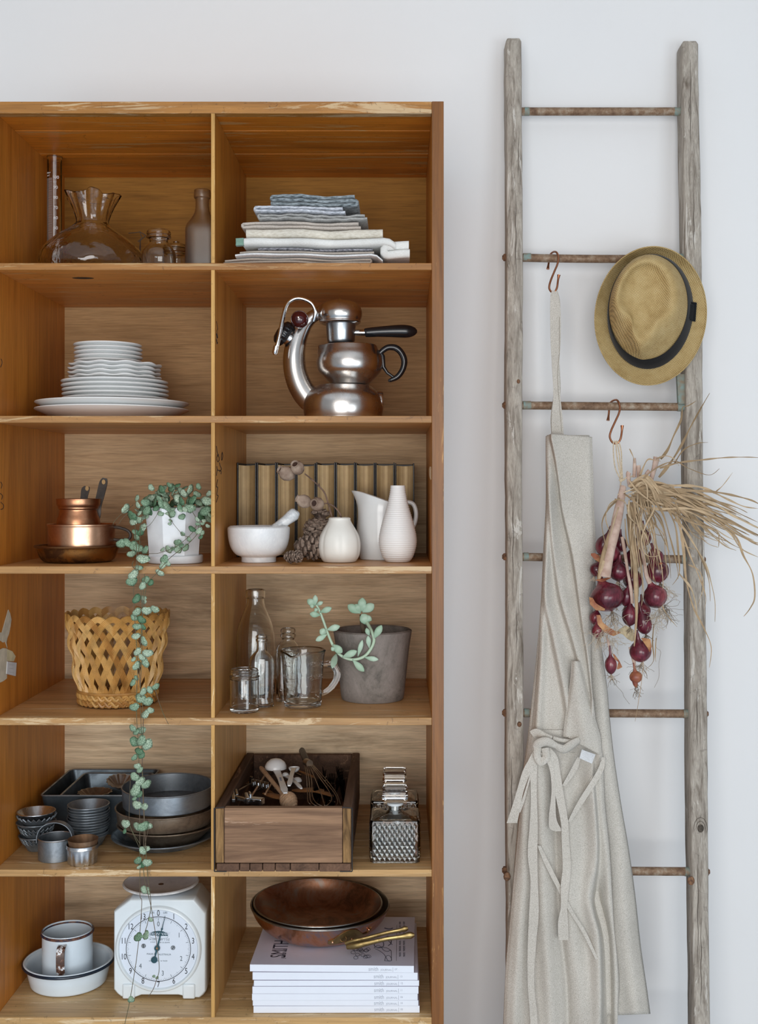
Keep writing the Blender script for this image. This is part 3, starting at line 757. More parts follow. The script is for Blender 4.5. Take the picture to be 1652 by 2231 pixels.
# small bottle, jar behind, tall bottle
o = vessel('glass_bottle', 346, 0.12, z1, [(34, 0), (37, 5), (37, 40), (34, 54), (24, 68), (20, 74), (21, 80), (26, 82), (26, 86), (23, 88), (26, 90), (26, 94), (24, 97)], m_glass, sub=4)
tag(o, 'short wide mouthed glass bottle right of the sack shaped vase', 'bottle')
jr = thing('clip_jar', (X(384, .23), .23, z1), 'small glass jar with a ringed neck behind the short bottle', 'jar')
vessel('jar_body', 382, 0.23, z1, [(26, 0), (26, 4), (26, 58), (25, 66), (21, 70), (25, 74), (25, 80)], m_glass, jr, sub=3)
vessel('lid', 384, 0.23, z1 + 80 * k(.23), [(25, 0), (26, 3), (22, 9), (8, 12), (7, 16)], m_glass, jr, sub=3, t=.0015, tb=.001)
m = MB(); r = 26.5 * k(.23); m.tube([Vector((X(384, .23) + r * cos(a / 16 * 2 * pi), .23 + r * sin(a / 16 * 2 * pi), z1 + 72 * k(.23))) for a in range(17)], 0.0009, 6); m.build('wire_clip', metal('orange_wire', (0.45, 0.22, 0.1), 0.35), jr)
tw = MB(); 
for pts in ([(280, 508), (295, 507), (305, 505), (318, 513)], [(305, 505), (309, 520), (300, 526)], [(318, 513), (310, 520), (302, 528)]):
    tw.tube([P(x, y, 0.29) for x, y in pts], 0.0008, 5)
tw.tube([P(306, 520, 0.29), Vector((X(306, .29), .29, z1 + .001))], 0.0007, 5)
for dx in (-6, 6): tw.tube([P(306, 524, 0.29), Vector((X(306 + dx, .29), .27, z1 + .001))], 0.0007, 5)
tag(tw.build('bent_wire', plain('dark_wire', (0.06, 0.04, 0.03), 0.5)), 'thin bent dark wire standing between vase and short bottle', 'wire')
def sq(a, f, r, z, p=5.0):
    return r * (1 / (abs(cos(a)) ** p + abs(sin(a)) ** p)) ** (1 / p)
def sqmod(z_lo, z_hi, p=5.0):
    def f(a, ff, r, z):
        g = 1.0 if z < z_lo else max(0, 1 - (z - z_lo) / (z_hi - z_lo))
        q = (1 / (abs(cos(a)) ** p + abs(sin(a)) ** p)) ** (1 / p)
        return 1 + (q - 1) * g
    return f
o = vessel('tall_bottle', 441, 0.15, z1, [(32, 0), (34, 4), (34, 90), (33, 108), (26, 124), (18, 140), (15, 152), (15, 172), (18, 176), (18, 190), (16, 192)], glass('frosted_glass', (0.95, 0.96, 0.95), 0.28), sub=4, mod=sqmod(z1 + .10, z1 + .12))
tag(o, 'tall dusty square shouldered bottle against the divider in the top left cubby', 'bottle')

# ================================================================ row 1 right: folded textiles
def stacknoise(x, y): return 0.0020 * sin(x * 26 + 1) + 0.0006 * sin(x * 67 + y * 20) + 0.0012 * sin(y * 24 + x * 9)
def towel(name, px0, px1, pb, pt, yf, mat, layers, label, cat='towel', ds=0.0, fold='L', wv=0.0, seed=1, depth=0.24, droopr=0.0, offl=None):
    """serpentine cross-section seen from the front, swept back into the shelf."""
    rnd = random.Random(seed)
    xa, xb = X(px0, yf), X(px1, yf); zb, zt = Z(pb, .03), Z(pt, .03); t_ = (zt - zb) / layers
    Wd = xb - xa; path = []; nS = 26
    for L in range(layers):
        zc = zb + t_ * (L + 0.5); r2l = (L % 2 == (0 if fold == 'L' else 1))
        a_in = rnd.uniform(0, 0.06) * Wd if L else 0; b_in = rnd.uniform(0, 0.05) * Wd if L else 0
        xs = [xa + a_in + (Wd - a_in - b_in) * q / nS for q in range(nS + 1)]
        if r2l: xs = xs[::-1]
        path += [(x, zc) for x in xs]
        if L < layers - 1:
            s_ = -1 if r2l else 1; xe = xs[-1]
            for a in (-60, -20, 20, 60): path.append((xe + s_ * t_ * 0.5 * cos(radians(a)), zc + t_ * 0.5 + t_ * 0.5 * sin(radians(a))))
    th = t_ * (0.46 if layers > 1 else 0.49); rings = []; nY = 9
    for j in range(nY + 1):
        f = [0, .02, .06, .15, .3, .5, .7, .85, .95, 1][j]; yy = yf + depth * f; sc_ = (0.45 if j in (0, nY) else (0.85 if j == 1 else 1.0)) if layers == 1 else (0.6 if j in (0, nY) else 1.0)
        y_in = 0.0
        up, dn = [], []
        for i, (x, z) in enumerate(path):
            p0 = path[max(0, i - 1)]; p1 = path[min(len(path) - 1, i + 1)]
            tx, tz = p1[0] - p0[0], p1[1] - p0[1]; l = sqrt(tx * tx + tz * tz) or 1; nx_, nz_ = -tz / l, tx / l
            dz = stacknoise(x, yy) + wv * (sin(x * 210 + z * 900 + seed) + 0.6 * sin(x * 97 + seed * 2)) + ds * (x - xa) / Wd
            rr = max(0, (x - (xb - 0.02)) / 0.02); dz -= droopr * rr * rr
            yo = 0.0022 * sin(x * 55 + z * 700 + seed) + (0.0015 if j == 0 else 0)
            up.append(Vector((x + nx_ * th * sc_, yy + yo, z + nz_ * th * sc_ + dz))); dn.append(Vector((x - nx_ * th * sc_, yy + yo, z - nz_ * th * sc_ + dz)))
        rings.append(up + dn[::-1])
    m = MB(); m.rings(rings, False, False)
    n = len(path); b0 = 0
    for base, rev in ((0, False), (nY * 2 * n, True)):
        for i in range(n - 1):
            q = (base + i, base + i + 1, base + 2 * n - 2 - i, base + 2 * n - 1 - i)
            m.f.append(q if not rev else q[::-1])
    o = m.build(name, mat, angle=65)
    return tag(o, label, cat)
cw = cloth('white_cotton', (0.80, 0.82, 0.84), bump=0.3, weave=700); ct = cloth('taupe_linen', (0.52, 0.46, 0.40), bump=0.5)
cdk = cloth('speckled_cotton', (0.42, 0.42, 0.46), (0.03, 0.03, 0.05), weave=500, bump=0.4); ccr = cloth('cream_knit', (0.76, 0.72, 0.63), (0.60, 0.55, 0.46), weave=420, bump=1.0)
cgr = cloth('grey_linen', (0.42, 0.42, 0.41), (0.26, 0.26, 0.25), weave=600); cherr = cloth('herringbone_grey', (0.66, 0.69, 0.75), (0.30, 0.33, 0.38), weave=420, bump=0.8)
cwaf = cloth('grey_waffle', (0.34, 0.39, 0.42), (0.08, 0.10, 0.11), weave=330, bump=1.0); cteal = cloth('green_hem_cloth', (0.22, 0.36, 0.29)); ctw = cloth('warm_white_cotton', (0.80, 0.81, 0.79), (0.70, 0.70, 0.67), bump=0.4)
towel('folded_cloth', 487, 806, 572, 560.5, .034, ct, 2, 'taupe linen cloth at the very bottom left of the cloth pile', 'cloth', fold='R', seed=1)
towel('folded_cloth', 512, 834, 559, 552.5, .022, cw, 1, 'thin white cloth near the bottom of the pile with a pointed right corner', 'cloth', fold='L', seed=2, droopr=.012, depth=.2)
towel('folded_cloth', 522, 815, 551.5, 545, .032, ct, 1, 'taupe cloth lying just above the thin white cloth low in the pile', 'cloth', fold='L', seed=3)
towel('folded_cloth', 562, 812, 544, 537.5, .036, cdk, 1, 'dark speckled cloth peeking out under the wide white cloth', 'cloth', seed=4)
wt = thing('folded_cloth', (X(700, .03), .15, Z(548, .03)), 'wide white cloth with green hem folded across the middle of the pile', 'cloth')
def parent_to(o, r):
    o.parent = r; 
    for q in ('label', 'category'): 
        if q in o: del o[q]
    o.location = WL[o.name] - WL[r.name]
a = towel('cloth_body', 529, 862, 536.5, 518.5, .022, ctw, 1, '', seed=5, droopr=0.010); parent_to(a, wt)
a = towel('hanging_end', 846, 893, 566, 528, .026, ctw, 2, '', seed=6, depth=0.2); parent_to(a, wt)
a = towel('green_hem', 514, 531, 536, 520, .0215, cteal, 1, '', seed=7, depth=0.012); parent_to(a, wt)
towel('folded_towel', 536, 834, 517.5, 497, .030, ccr, 1, 'cream knitted towel folded above the wide white cloth', 'towel', seed=8, wv=0.0002)
towel('folded_cloth', 532, 786, 496, 480, .036, cloth('ridged_taupe', (0.58, 0.52, 0.47), (0.42, 0.37, 0.32)), 2, 'taupe cloth with rolled left edge under the grey cloths', 'cloth', seed=9, wv=0.0002, fold='L')
towel('folded_cloth', 566, 800, 478, 465, .030, cgr, 2, 'grey crumpled linen cloth with ruffled hem near the top of the pile', 'cloth', seed=10, wv=0.0007)
towel('folded_towel', 558, 752, 463, 448.5, .026, cherr, 2, 'pale grey herringbone towel just under the topmost towel', 'towel', seed=11, wv=0.0002)
towel('folded_towel', 590, 774, 446.5, 421, .034, cwaf, 3, 'dark grey waffle towel on top of the cloth pile', 'towel', seed=12, wv=0.0004, fold='R')

# ================================================================ row 2 left: plates
z2 = zs(2); Yp = 0.185
def plate(cx, half, z0, th, wave=0, flat=0.62, lip=1.0):
    r = half * k(Yp); m = MB(); x = X(cx, Yp); t_ = 0.0036
    prof = [(0, z0 + .001), (r * flat - .003, z0 + .001), (r * flat - .002, z0), (r * flat, z0), (r * flat + .004, z0 + .0018), (r * 0.82, z0 + th * 0.42 * lip), (r - .002, z0 + th * lip - t_), (r, z0 + th * lip - t_ * 0.55), (r - .0006, z0 + th * lip - t_ * 0.1), (r - .004, z0 + th * lip), (r * 0.8, z0 + th * 0.5 * lip + t_ * 0.6), (r * flat, z0 + .0035), (0, z0 + .003)]
    mod = None
    if wave: mod = lambda a, f, rr, z: ((rr * (1 + 0.018 * sin(wave * a)) if rr > r * 0.8 else rr), z + (0.0011 * sin(wave * a + 1) if rr > r * 0.85 else 0))
    m.lathe(x, Yp, prof, 96, mod); return m.build('plate', m_porc, angle=50)
ords = ['topmost', 'second', 'third', 'fourth', 'fifth']
zc = z2
zz = [(246, 164, 2, 0.0362, 'large', 0), (252, 114, 5, 0.0405, 'medium', 0), (250, 98, 4, 0.0315, 'wavy edged', 11), (236, 73, 5, 0.0385, 'small', 0)]
names = {'large': 'wide white dinner plate', 'medium': 'medium white plate', 'wavy edged': 'scalloped white plate', 'small': 'small white side plate'}
rnd = random.Random(3)
for cx, half, n_, tot, nm, wv in zz:
    step = tot / n_
    for i in range(n_):
        if nm == 'large':
            z0 = zc + (0 if i == 0 else 0.0125); th = 0.024
        else: z0 = zc + i * step; th = step * 0.97 + 0.0004
        o = plate(cx + rnd.uniform(-1.5, 1.5), half, z0, th, wv, flat=0.56 if nm == 'large' else 0.8, lip=1.0)
        which = n_ - 1 - i
        lab = {'large': ['upper of the two wide white dinner plates at the foot of the stack', 'bottom wide white dinner plate resting on the shelf'][i == 0]}.get(nm) or \
              ('%s %s counting down from the top of that size in the stack' % (ords[which], names[nm]))
        tag(o, lab, 'plate', 'white plates stacked in the second left cubby')
    zc += tot
# ================================================================ row 2 right: lever-less aluminium coffee machine and jug
m_alu = metal('polished_aluminium', (0.70, 0.69, 0.68), 0.2, (0.56, 0.53, 0.50), 0.42, 0.6, 9, rough2=0.3, bump=0.03)
m_chrome = metal('chrome', (0.80, 0.81, 0.82), 0.07, (0.76, 0.77, 0.78), bump=0)
m_steel = metal('dull_steel', (0.42, 0.45, 0.48), 0.26, (0.26, 0.28, 0.30), rough2=0.4)
YE = 0.16
def E(px, py, dy=0.0): 
    q = P(px, py, YE); return Vector((q.x, YE + dy, q.z))
ke = k(YE)
es = thing('coffee_machine', (X(748, YE), YE, z2), 'curved polished aluminium stovetop espresso machine with black handles', 'espresso machine')
m = MB(); bx = X(748, YE)
hb = (Z(838, YE) - z2)
m.lathe(bx, YE, sm([(0, z2), (78 * ke, z2), (84 * ke, z2 + .004), (87 * ke, z2 + hb * .42), (82 * ke, z2 + hb * .68), (66 * ke, z2 + hb * .90), (52 * ke, z2 + hb * .98), (0, z2 + hb)], 5), 64)
m.build('base', m_alu, es, angle=60)
m = MB(); m.tube([E(815, 874), E(832, 874), E(835, 874), E(836, 874)], [22 * ke, 22 * ke, 20 * ke, 14 * ke], 28); m.build('filler_boss', m_alu, es)
arm = sm([(697, 888, 20), (676, 872, 26), (656, 845, 26), (644, 812, 25), (641, 778, 24), (646, 745, 22), (657, 718, 19), (672, 698, 15), (692, 684, 14), (716, 678, 22), (730, 678, 26)], 5)
m = MB(); m.tube([E(a, b) for a, b, c in arm], [c * ke for a, b, c in arm], 32); m.build('arm', m_alu, es, angle=80)
m = MB(); hx = X(741, YE); zc_ = Z(705, YE)
m.lathe(hx, YE, sm([(0, zc_ - .002), (34 * ke, zc_ - .002), (43 * ke, zc_), (46 * ke, zc_ + .003), (45 * ke, zc_ + 6 * ke), (48 * ke, zc_ + 14 * ke), (48 * ke, zc_ + 26 * ke), (42 * ke, zc_ + 40 * ke), (28 * ke, zc_ + 48 * ke), (12 * ke, zc_ + 51 * ke), (0, zc_ + 51.5 * ke)], 5), 56)
m.build('group_head', m_alu, es, angle=60)
m = MB(); m.tube([E(748, 662), E(700, 684)], [16 * ke, 13 * ke], 20); m.build('head_collar', m_alu, es)
# filter holder
pf = MB(); z0_ = Z(742, YE); pf.lathe(X(743, YE), YE, [(0, z0_ - .004), (28 * ke, z0_ - .005), (30.5 * ke, z0_), (32.5 * ke, Z(706, YE)), (0, Z(706, YE))], 40)
fh = pf.build('filter_holder', m_steel, es, angle=40)
m = MB(); m.lathe(X(743, YE), YE, [(0, z0_ - 9 * ke), (25 * ke, z0_ - 8 * ke), (28.5 * ke, z0_ - .0035), (0, z0_ - .003)], 36); m.build('gasket', m_blackmat, fh)
m = MB(); m.tube([E(772, 725), E(797, 725)], [6 * ke, 7 * ke], 16); m.build('ferrule', m_chrome, fh)
hd = sm([(795, 725, 8), (800, 724.5, 10), (830, 722.5, 11.5), (870, 721.5, 14), (890, 722, 13.5), (903, 722, 9), (909, 722, 3)], 5)
m = MB(); m.tube([E(a, b) for a, b, c in hd], [c * ke for a, b, c in hd], 20); m.build('handle', m_black, fh, angle=70)
# boiler cap at the left
cdir = Vector((-0.72, -0.25, 0.5)).normalized(); c0 = E(640, 742)
m = MB(); m.tube([c0 - cdir * .006, c0 + cdir * 0.013], [19 * ke, 18 * ke], 28); m.build('cap_neck', m_alu, es)
m = MB(); c1 = c0 + cdir * 0.013
rings = []
u = cdir.orthogonal().normalized(); w = cdir.cross(u)
for d_, r in ((0, 20), (.002, 25), (.010, 27), (.017, 25), (.022, 17), (.0235, 4)):
    rings.append([c1 + cdir * d_ + (u * cos(2 * pi * j / 60) + w * sin(2 * pi * j / 60)) * (r * ke * (1 + (0.05 if 0 < d_ < .02 else 0) * sin(15 * 2 * pi * j / 60))) for j in range(60)])
m.rings(rings); m.build('filler_cap', m_black, es, angle=60)
# steam pipe and knob
sp = sm([(684, 702, -.015), (688, 690, -.018), (688, 678, -.02), (680, 664, -.022), (664, 656, -.024), (648, 655, -.026), (634, 662, -.028), (626, 676, -.03), (619, 705, -.031), (611, 745, -.032), (606, 762, -.032)], 6)
m = MB(); m.tube([E(a, b, c) for a, b, c in sp], 4.6 * ke, 12); m.build('steam_pipe', m_chrome, es)
m = MB(); m.tube([E(606, 759, -.032), E(603, 773, -.032), E(602.5, 778, -.032)], [6 * ke, 6 * ke, 3 * ke], 12); m.build('steam_nozzle', m_chrome, es)
m = MB(); m.tube([E(668, 708, -.008), E(660, 704, -.03)], 5 * ke, 10); m.build('knob_stem', m_chrome, es)
m = MB(); m.sphere(E(657, 703, -.042), 19 * ke, n=28, m=18); kn = m.build('steam_knob', plain('burgundy_bakelite', (0.055, 0.008, 0.010), 0.08, var=0.2, coat=0.5), es)
m = MB(); m.sphere(E(656, 701, -.0585), 2.6 * ke, 1.2 * ke, 2.6 * ke, n=10, m=6); m.build('screw', m_chrome, kn)
# jug
zj = z2 + hb + 0.0004
jg = thing('milk_jug', (X(768, YE), YE, zj), 'round polished aluminium milk jug with black handle on the espresso machine base', 'jug')
def jmod(a, f, r, z):
    h = (z - zj) / (86 * ke); d = (a - pi + pi) % (2 * pi) - pi
    d = abs(abs(a - pi)); 
    return 1 + (0.17 * exp(-(d / 0.28) ** 2) * max(0, (h - 0.7) / 0.3))
vessel('jug_body', 762, YE, zj, [(42, 0), (46, 4), (56, 14), (68, 28), (72, 44), (70, 60), (64, 74), (60, 84)], m_alu, jg, t=.0018, tb=.002, n=72, mod=jmod, angle=60)
hp = sm([(826, 772, 5), (834, 764, 6), (846, 757, 6.5), (862, 758, 7), (874, 768, 7), (881, 785, 7), (878, 804, 6.5), (867, 820, 6), (852, 828, 4.5), (846, 829, 2.5)], 6)
m = MB(); m.tube([E(a, b) for a, b, c in hp], [c * ke for a, b, c in hp], 14); m.build('handle', m_black, jg, angle=80)
m = MB(); m.tube([E(828, 766), E(834, 776), E(836, 800), E(844, 812), E(858, 822)], [4 * ke, 5 * ke, 4.5 * ke, 3.5 * ke, 3 * ke], 10); m.build('handle_bracket', m_black, jg, angle=80)
# ================================================================ row 3 left: copper pans
z3 = zs(3)
m_copper = metal('aged_copper', (0.72, 0.45, 0.30), 0.28, (0.50, 0.26, 0.15), 0.38, 0.62, 18, rough2=0.42)
m_copperw = metal('warm_copper', (0.66, 0.34, 0.19), 0.28, (0.38, 0.17, 0.09), 0.36, 0.62, 22, rough2=0.42)
m_brassd = metal('stained_brass', (0.42, 0.22, 0.07), 0.32, (0.10, 0.045, 0.02), 0.4, 0.6, 26, rough2=0.6)
m_iron = plain('dark_iron', (0.055, 0.042, 0.034), 0.5, var=0.25, vs=80)
Yc = yc(3, 1228, 66)
pan = thing('brass_pan', (X(170, Yc), Yc, z3), 'low stained brass pan at the bottom of the copper stack', 'pan')
vessel('pan_body', 170, Yc, z3, [(62, 0), (74, 3), (82, 14), (87, 30), (90, 34)], m_brassd, pan, t=.0014, tb=.0016, n=72)
kk = k(Yc); r = 90 * kk
m = MB(); m.tube([Vector((X(170, Yc) + r * cos(a / 40 * 2 * pi), Yc + r * sin(a / 40 * 2 * pi), z3 + 34 * kk)) for a in range(41)], 0.0022, 8); m.build('rolled_rim', metal('dark_brass_rim', (0.25, 0.13, 0.06), 0.4), pan)
zb = z3 + 0.0065
sp_ = thing('copper_saucepan', (X(178, Yc), Yc, zb), 'short wide copper saucepan with an iron ring handle standing in the brass pan', 'saucepan')
vessel('pan_body', 178, Yc, zb, [(62, 0), (68, 2), (70.5, 20), (71, 66), (72.5, 70), (73, 74)], m_copper, sp_, t=.0016, tb=.0016, n=72)
lp = sm([(247, 1148, 0), (262, 1150, -.004), (278, 1156, -.006), (284, 1164, -.006), (281, 1174, -.005), (264, 1177, -.002), (246, 1175, 0)], 6)
m = MB(); m.tube([P(a, b, Yc + c) for a, b, c in lp], 0.0028, 10, flat=1.0); m.build('ring_handle', m_iron, sp_)
ze = zb + 0.0022 + 0.0004
cz = thing('copper_coffee_pot', (X(172, Yc), Yc, ze), 'small copper coffee pot with a long dark iron handle on top of the stack', 'coffee pot')
hh = (Z(1087, Yc) - ze) / kk
vessel('pot_body', 171, Yc, ze, [(40, 0), (45, 3), (47, 40), (46, hh - 50), (42, hh - 34), (40, hh - 24), (42.5, hh - 21), (43, hh - 18), (46, hh - 12), (47, hh - 3), (47.5, hh)], m_copperw, cz, t=.0014, tb=.0015, n=60)
def flat_handle(name, pts, wds, th, parent, hole, mat, Yh=None):
    L_, R_ = [], []
    for (x, y, o), w in zip(pts, wds):
        L_.append((x - w, y, o)); R_.append((x + w * 0.9, y + w * 0.35, o))
    n = 6; Ls = sm(L_, n); Rs = sm(R_, n); m = MB()
    f = lambda q: P(q[0], q[1], q[2])
    m.ribbon([f(q) for q in Ls], [f(q) for q in Rs], th); h = m.build(name, mat, parent, angle=60)
    m = MB(); c = P(*hole); m.rings([[c + Vector((0.0034 * cos(a / 14 * 2 * pi) * s_, yy, 0.0046 * sin(a / 14 * 2 * pi) * s_)) for a in range(14)] for yy, s_ in ((-.0012, 1), (.0, 1))])
    m.build('hanging_hole', m_holewood, h, smooth=False)
    return h
m_holewood = plain('wood_seen_through', (0.42, 0.25, 0.10), 0.7)
flat_handle('handle', [(212, 1140, Yc + .01), (215, 1120, Yc + .01), (214, 1100, Yc + .012), (220, 1075, Yc + .02), (226, 1050, Yc + .028), (229, 1041, Yc + .03)], [3, 5, 8, 9, 9, 5], 0.0025, cz, (226, 1050, Yc + .026), m_iron)
cs = thing('small_copper_measure', (X(178, Yc), Yc + .01, ze + .003), 'small copper measure sitting inside the coffee pot, only its short dark handle showing', 'measure')
vessel('cup', 172, Yc + .006, ze + .003, [(30, 0), (34, 3), (36, 40), (36, 60)], m_copperw, cs, n=40)
flat_handle('handle', [(184, 1150, Yc + .02), (183, 1100, Yc + .03), (184, 1080, Yc + .034), (187, 1065, Yc + .038), (190, 1059, Yc + .04)], [6, 8, 8, 9, 6], 0.0025, cs, (190, 1064, Yc + .037), m_iron)

# ================================================================ potted trailing plant
Yc = yc(3, 1230, 58)
pl = thing('trailing_plant', (X(380, Yc), Yc, z3), 'trailing string of hearts plant in a white pot spilling down over the shelves', 'plant')
m_wpot = plain('white_pot_glaze', (0.74, 0.77, 0.80), 0.45, var=0.03)
vessel('saucer', 383, Yc, z3, [(56, 0), (58.5, 2), (59, 14), (58.5, 16)], m_wpot, pl, t=.004, tb=.003, n=64)
def facet(a, f, r, z):
    s_ = pi / 4; d = ((a + 0.2) % s_) - s_ / 2; return cos(s_ / 2) / cos(d) * 1.03
hp_ = (Z(1107, Yc) - z3 - .0034) / k(Yc)
vessel('pot', 379, Yc, z3 + .0034, [(53, 0), (54.5, 2), (57, hp_ * .33), (60, hp_ * .66), (64, hp_ - 3), (64, hp_)], m_wpot, pl, t=.004, n=64, mod=facet, angle=22, sub=3)
m = MB(); m.lathe(X(379, Yc), Yc, [(0, z3 + hp_ * k(Yc) - .004), (57 * k(Yc), z3 + hp_ * k(Yc) - .006), (57 * k(Yc), z3 + hp_ * k(Yc) - .012), (0, z3 + hp_ * k(Yc) - .012)], 32); m.build('soil', plain('dark_soil', (0.035, 0.025, 0.018), 0.95, bump=1.0), pl)
# leaf material with silver mottling
t = NT('string_of_hearts_leaf'); c = t.coord()
v = t.n('ShaderNodeTexVoronoi', i_Scale=5.0); v.feature = 'DISTANCE_TO_EDGE'; t.l(c, v.inputs['Vector'])
inf = t.n('ShaderNodeObjectInfo')
basec = t.ramp(inf.outputs['Random'], [(0.0, (0.08, 0.17, 0.09)), (0.25, (0.22, 0.33, 0.22)), (1.0, (0.44, 0.54, 0.41))])
darkc = t.mix(0.7, basec, (0.02, 0.075, 0.035))
col = t.mix(t.ramp(v.outputs['Distance'], [(0.03, 0.0), (0.09, 1.0)]), darkc, basec)
t.set(Base_Color=col, Roughness=0.5); t.b.inputs['Specular IOR Level'].default_value = 0.3
m_leaf = t.m
m_vine = plain('vine_stem', (0.12, 0.075, 0.05), 0.7, col2=(0.09, 0.10, 0.045))
def leaf_mesh():
    """heart shaped, 1 unit across, lying in XZ, tip down."""
    out = []; n = 18
    for i in range(n):
        a = 2 * pi * i / n
        x = 0.52 * sin(a) ** 1 * (1.0); z = 0.0
        x = 0.5 * (0.80 * sin(a) + 0.20 * sin(a) ** 3); z = 0.42 * cos(a) - 0.13 * exp(-((a if a < pi else 2 * pi - a) / 0.42) ** 2) - (0.06 * exp(-((a - pi) / 0.35) ** 2))
        out.append((x, z))
    vs = [(0, -0.06, 0.0)] ; fs = []
    for s_, dy in ((0.55, -0.035), (1.0, 0.03)):
        for x, z in out: vs.append((x * s_, dy, z * s_))
    vs.append((0, 0.0, 0.0))
    for x, z in out: vs.append((x * 0.97, 0.06, z * 0.97))
    n = len(out)
    for i in range(n):
        j = (i + 1) % n
        fs.append((0, 1 + i, 1 + j)); fs.append((1 + i, 1 + n + i, 1 + n + j, 1 + j))
        b = 2 + 2 * n; fs.append((1 + n + i, b + i, b + j, 1 + n + j)); fs.append((b - 1, b + j, b + i))
    me = bpy.data.meshes.new('leaf'); me.from_pydata(vs, [], fs); me.update()
    for p in me.polygons: p.use_smooth = True
    me.materials.append(m_leaf); return me
LEAF = leaf_mesh(); rl = random.Random(11)
from mathutils import Euler
def leaf(px, py, Y, s_px, rot=None, tilt=None):
    o = bpy.data.objects.new('leaf', LEAF); COL.objects.link(o); o.parent = pl
    q = P(px, py, Y) - WL[pl.name]; o.location = q
    r = rot if rot is not None else rl.uniform(-1.2, 1.2)
    tx, tz = tilt if tilt else (rl.uniform(-0.7, 0.5), rl.uniform(-0.7, 0.7))
    o.rotation_euler = Euler((tx, r, tz), 'XYZ'); sc_ = s_px * k(Y) * 1.32
    o.scale = (sc_, sc_, sc_ * rl.uniform(0.8, 1.0)); return o
# crown of leaves over the rim
for i in range(105):
    a = rl.uniform(0, 2 * pi); rr = sqrt(rl.random()) * 1.05
    px = 379 + 76 * rr * cos(a); h = 1106 - 40 * (1 - rr ** 2.2) + rl.uniform(-8, 14)
    if px > 458: px = 458 - rl.uniform(0, 6)
    Y = Yc - 0.058 * rr * sin(a)
    leaf(px, h + (6 if rr > .8 else 0), min(Y, Yc + .05), rl.choice([9, 11, 13, 16, 18]), tilt=(rl.uniform(-1.1, 0.2), rl.uniform(-.7, .7)))
for px, py, s_ in [(318, 1094, 18), (355, 1098, 20), (366, 1103, 22), (373, 1118, 18), (418, 1088, 22), (413, 1107, 20), (318, 1112, 18), (395, 1092, 18), (430, 1076, 15), (415, 1066, 18), (452, 1090, 22), (447, 1112, 22), (340, 1107, 13), (393, 1107, 14), (403, 1109, 13), (346, 1086, 14), (300, 1100, 14), (303, 1118, 12),
                   (330, 1062, 13), (369, 1057, 12), (387, 1057, 11), (433, 1060, 12), (298, 1085, 12), (455, 1075, 12), (352, 1066, 16), (400, 1075, 16)]:
    leaf(px, py, Yc - 0.055 if py > 1085 else Yc - .03, s_)
for px, py, s_ in [(274, 1108, 19), (287, 1124, 22), (290, 1136, 18), (302, 1132, 15), (311, 1148, 17), (306, 1160, 15), (295, 1158, 12), (297, 1170, 14), (263, 1184, 20), (279, 1182, 19), (291, 1188, 17), (302, 1193, 18), (287, 1206, 17), (315, 1198, 18), (312, 1216, 24), (303, 1236, 14),
                   (372, 1134, 8), (370, 1141, 7), (398, 1163, 9), (430, 1132, 11), (431, 1142, 9), (441, 1141, 9), (453, 1146, 9), (419, 1152, 14), (433, 1156, 15), (441, 1161, 10), (437, 1170, 10), (412, 1175, 10), (387, 1182, 16), (386, 1192, 12), (405, 1193, 15), (354, 1197, 10), (367, 1197, 15), (376, 1195, 11), (389, 1197, 15), (394, 1188, 11), (458, 1122, 10), (445, 1134, 9),
                   (357, 1218, 18), (354, 1230, 16), (365, 1226, 14), (348, 1248, 17)]:
    leaf(px, py, -0.014 if py > 1210 else (0.012 if py > 1180 and px < 330 else Yc - .062), s_)
strand = [(290, 1251, 20), (287, 1266, 20), (317, 1263, 16), (328, 1269, 12), (310, 1276, 15), (297, 1304, 18), (312, 1302, 13), (313, 1310, 12), (298, 1333, 17), (293, 1345, 14), (320, 1330, 18), (337, 1327, 18), (309, 1350, 17), (299, 1364, 17), (312, 1366, 12), (296, 1385, 16), (313, 1397, 19), (299, 1420, 17), (322, 1422, 19), (291, 1436, 10), (310, 1432, 15), (317, 1443, 19), (298, 1450, 18), (297, 1477, 10), (289, 1487, 14),
          (339, 1496, 15), (327, 1503, 14), (312, 1507, 15), (307, 1520, 20), (321, 1528, 20), (292, 1540, 20), (316, 1555, 19), (329, 1547, 13), (289, 1586, 15), (296, 1594, 14), (307, 1591, 19), (295, 1615, 20), (307, 1613, 20), (321, 1622, 22), (303, 1636, 17), (308, 1645, 14), (293, 1650, 13), (299, 1669, 13), (304, 1677, 14), (294, 1692, 17), (306, 1703, 19), (319, 1709, 19), (294, 1721, 24), (303, 1730, 14), (293, 1739, 10), (298, 1753, 19), (313, 1757, 18), (273, 1794, 19), (271, 1811, 10), (301, 1801, 20), (313, 1800, 22), (322, 1799, 17),
          (312, 1853, 16), (319, 1848, 14), (300, 1875, 17), (309, 1883, 15), (321, 1879, 17), (304, 1889, 10), (317, 1938, 17), (323, 1945, 9), (328, 2003, 10), (300, 2041, 18), (317, 2037, 18), (310, 2040, 7), (335, 2127, 7), (342, 2130, 6), (287, 2177, 12), (283, 2180, 8)]
Yf = -0.016
for i, (px, py, s_) in enumerate(strand):
    leaf(px, py, Yf + rl.uniform(-.006, .004), s_, tilt=(rl.uniform(-.4, .3), rl.uniform(-.5, .5)))
def vine(pts, r=0.0006):
    m = MB(); m.tube([Vector(p) for p in sm([tuple(P(*q)) for q in pts], 5)], r, 5); m.build('vine', m_vine, pl)
F_ = Yf
vine([(350, 1103, Yc - .05), (340, 1125, Yc - .062), (325, 1145, Yc - .07), (313, 1150, .03)], .0004)
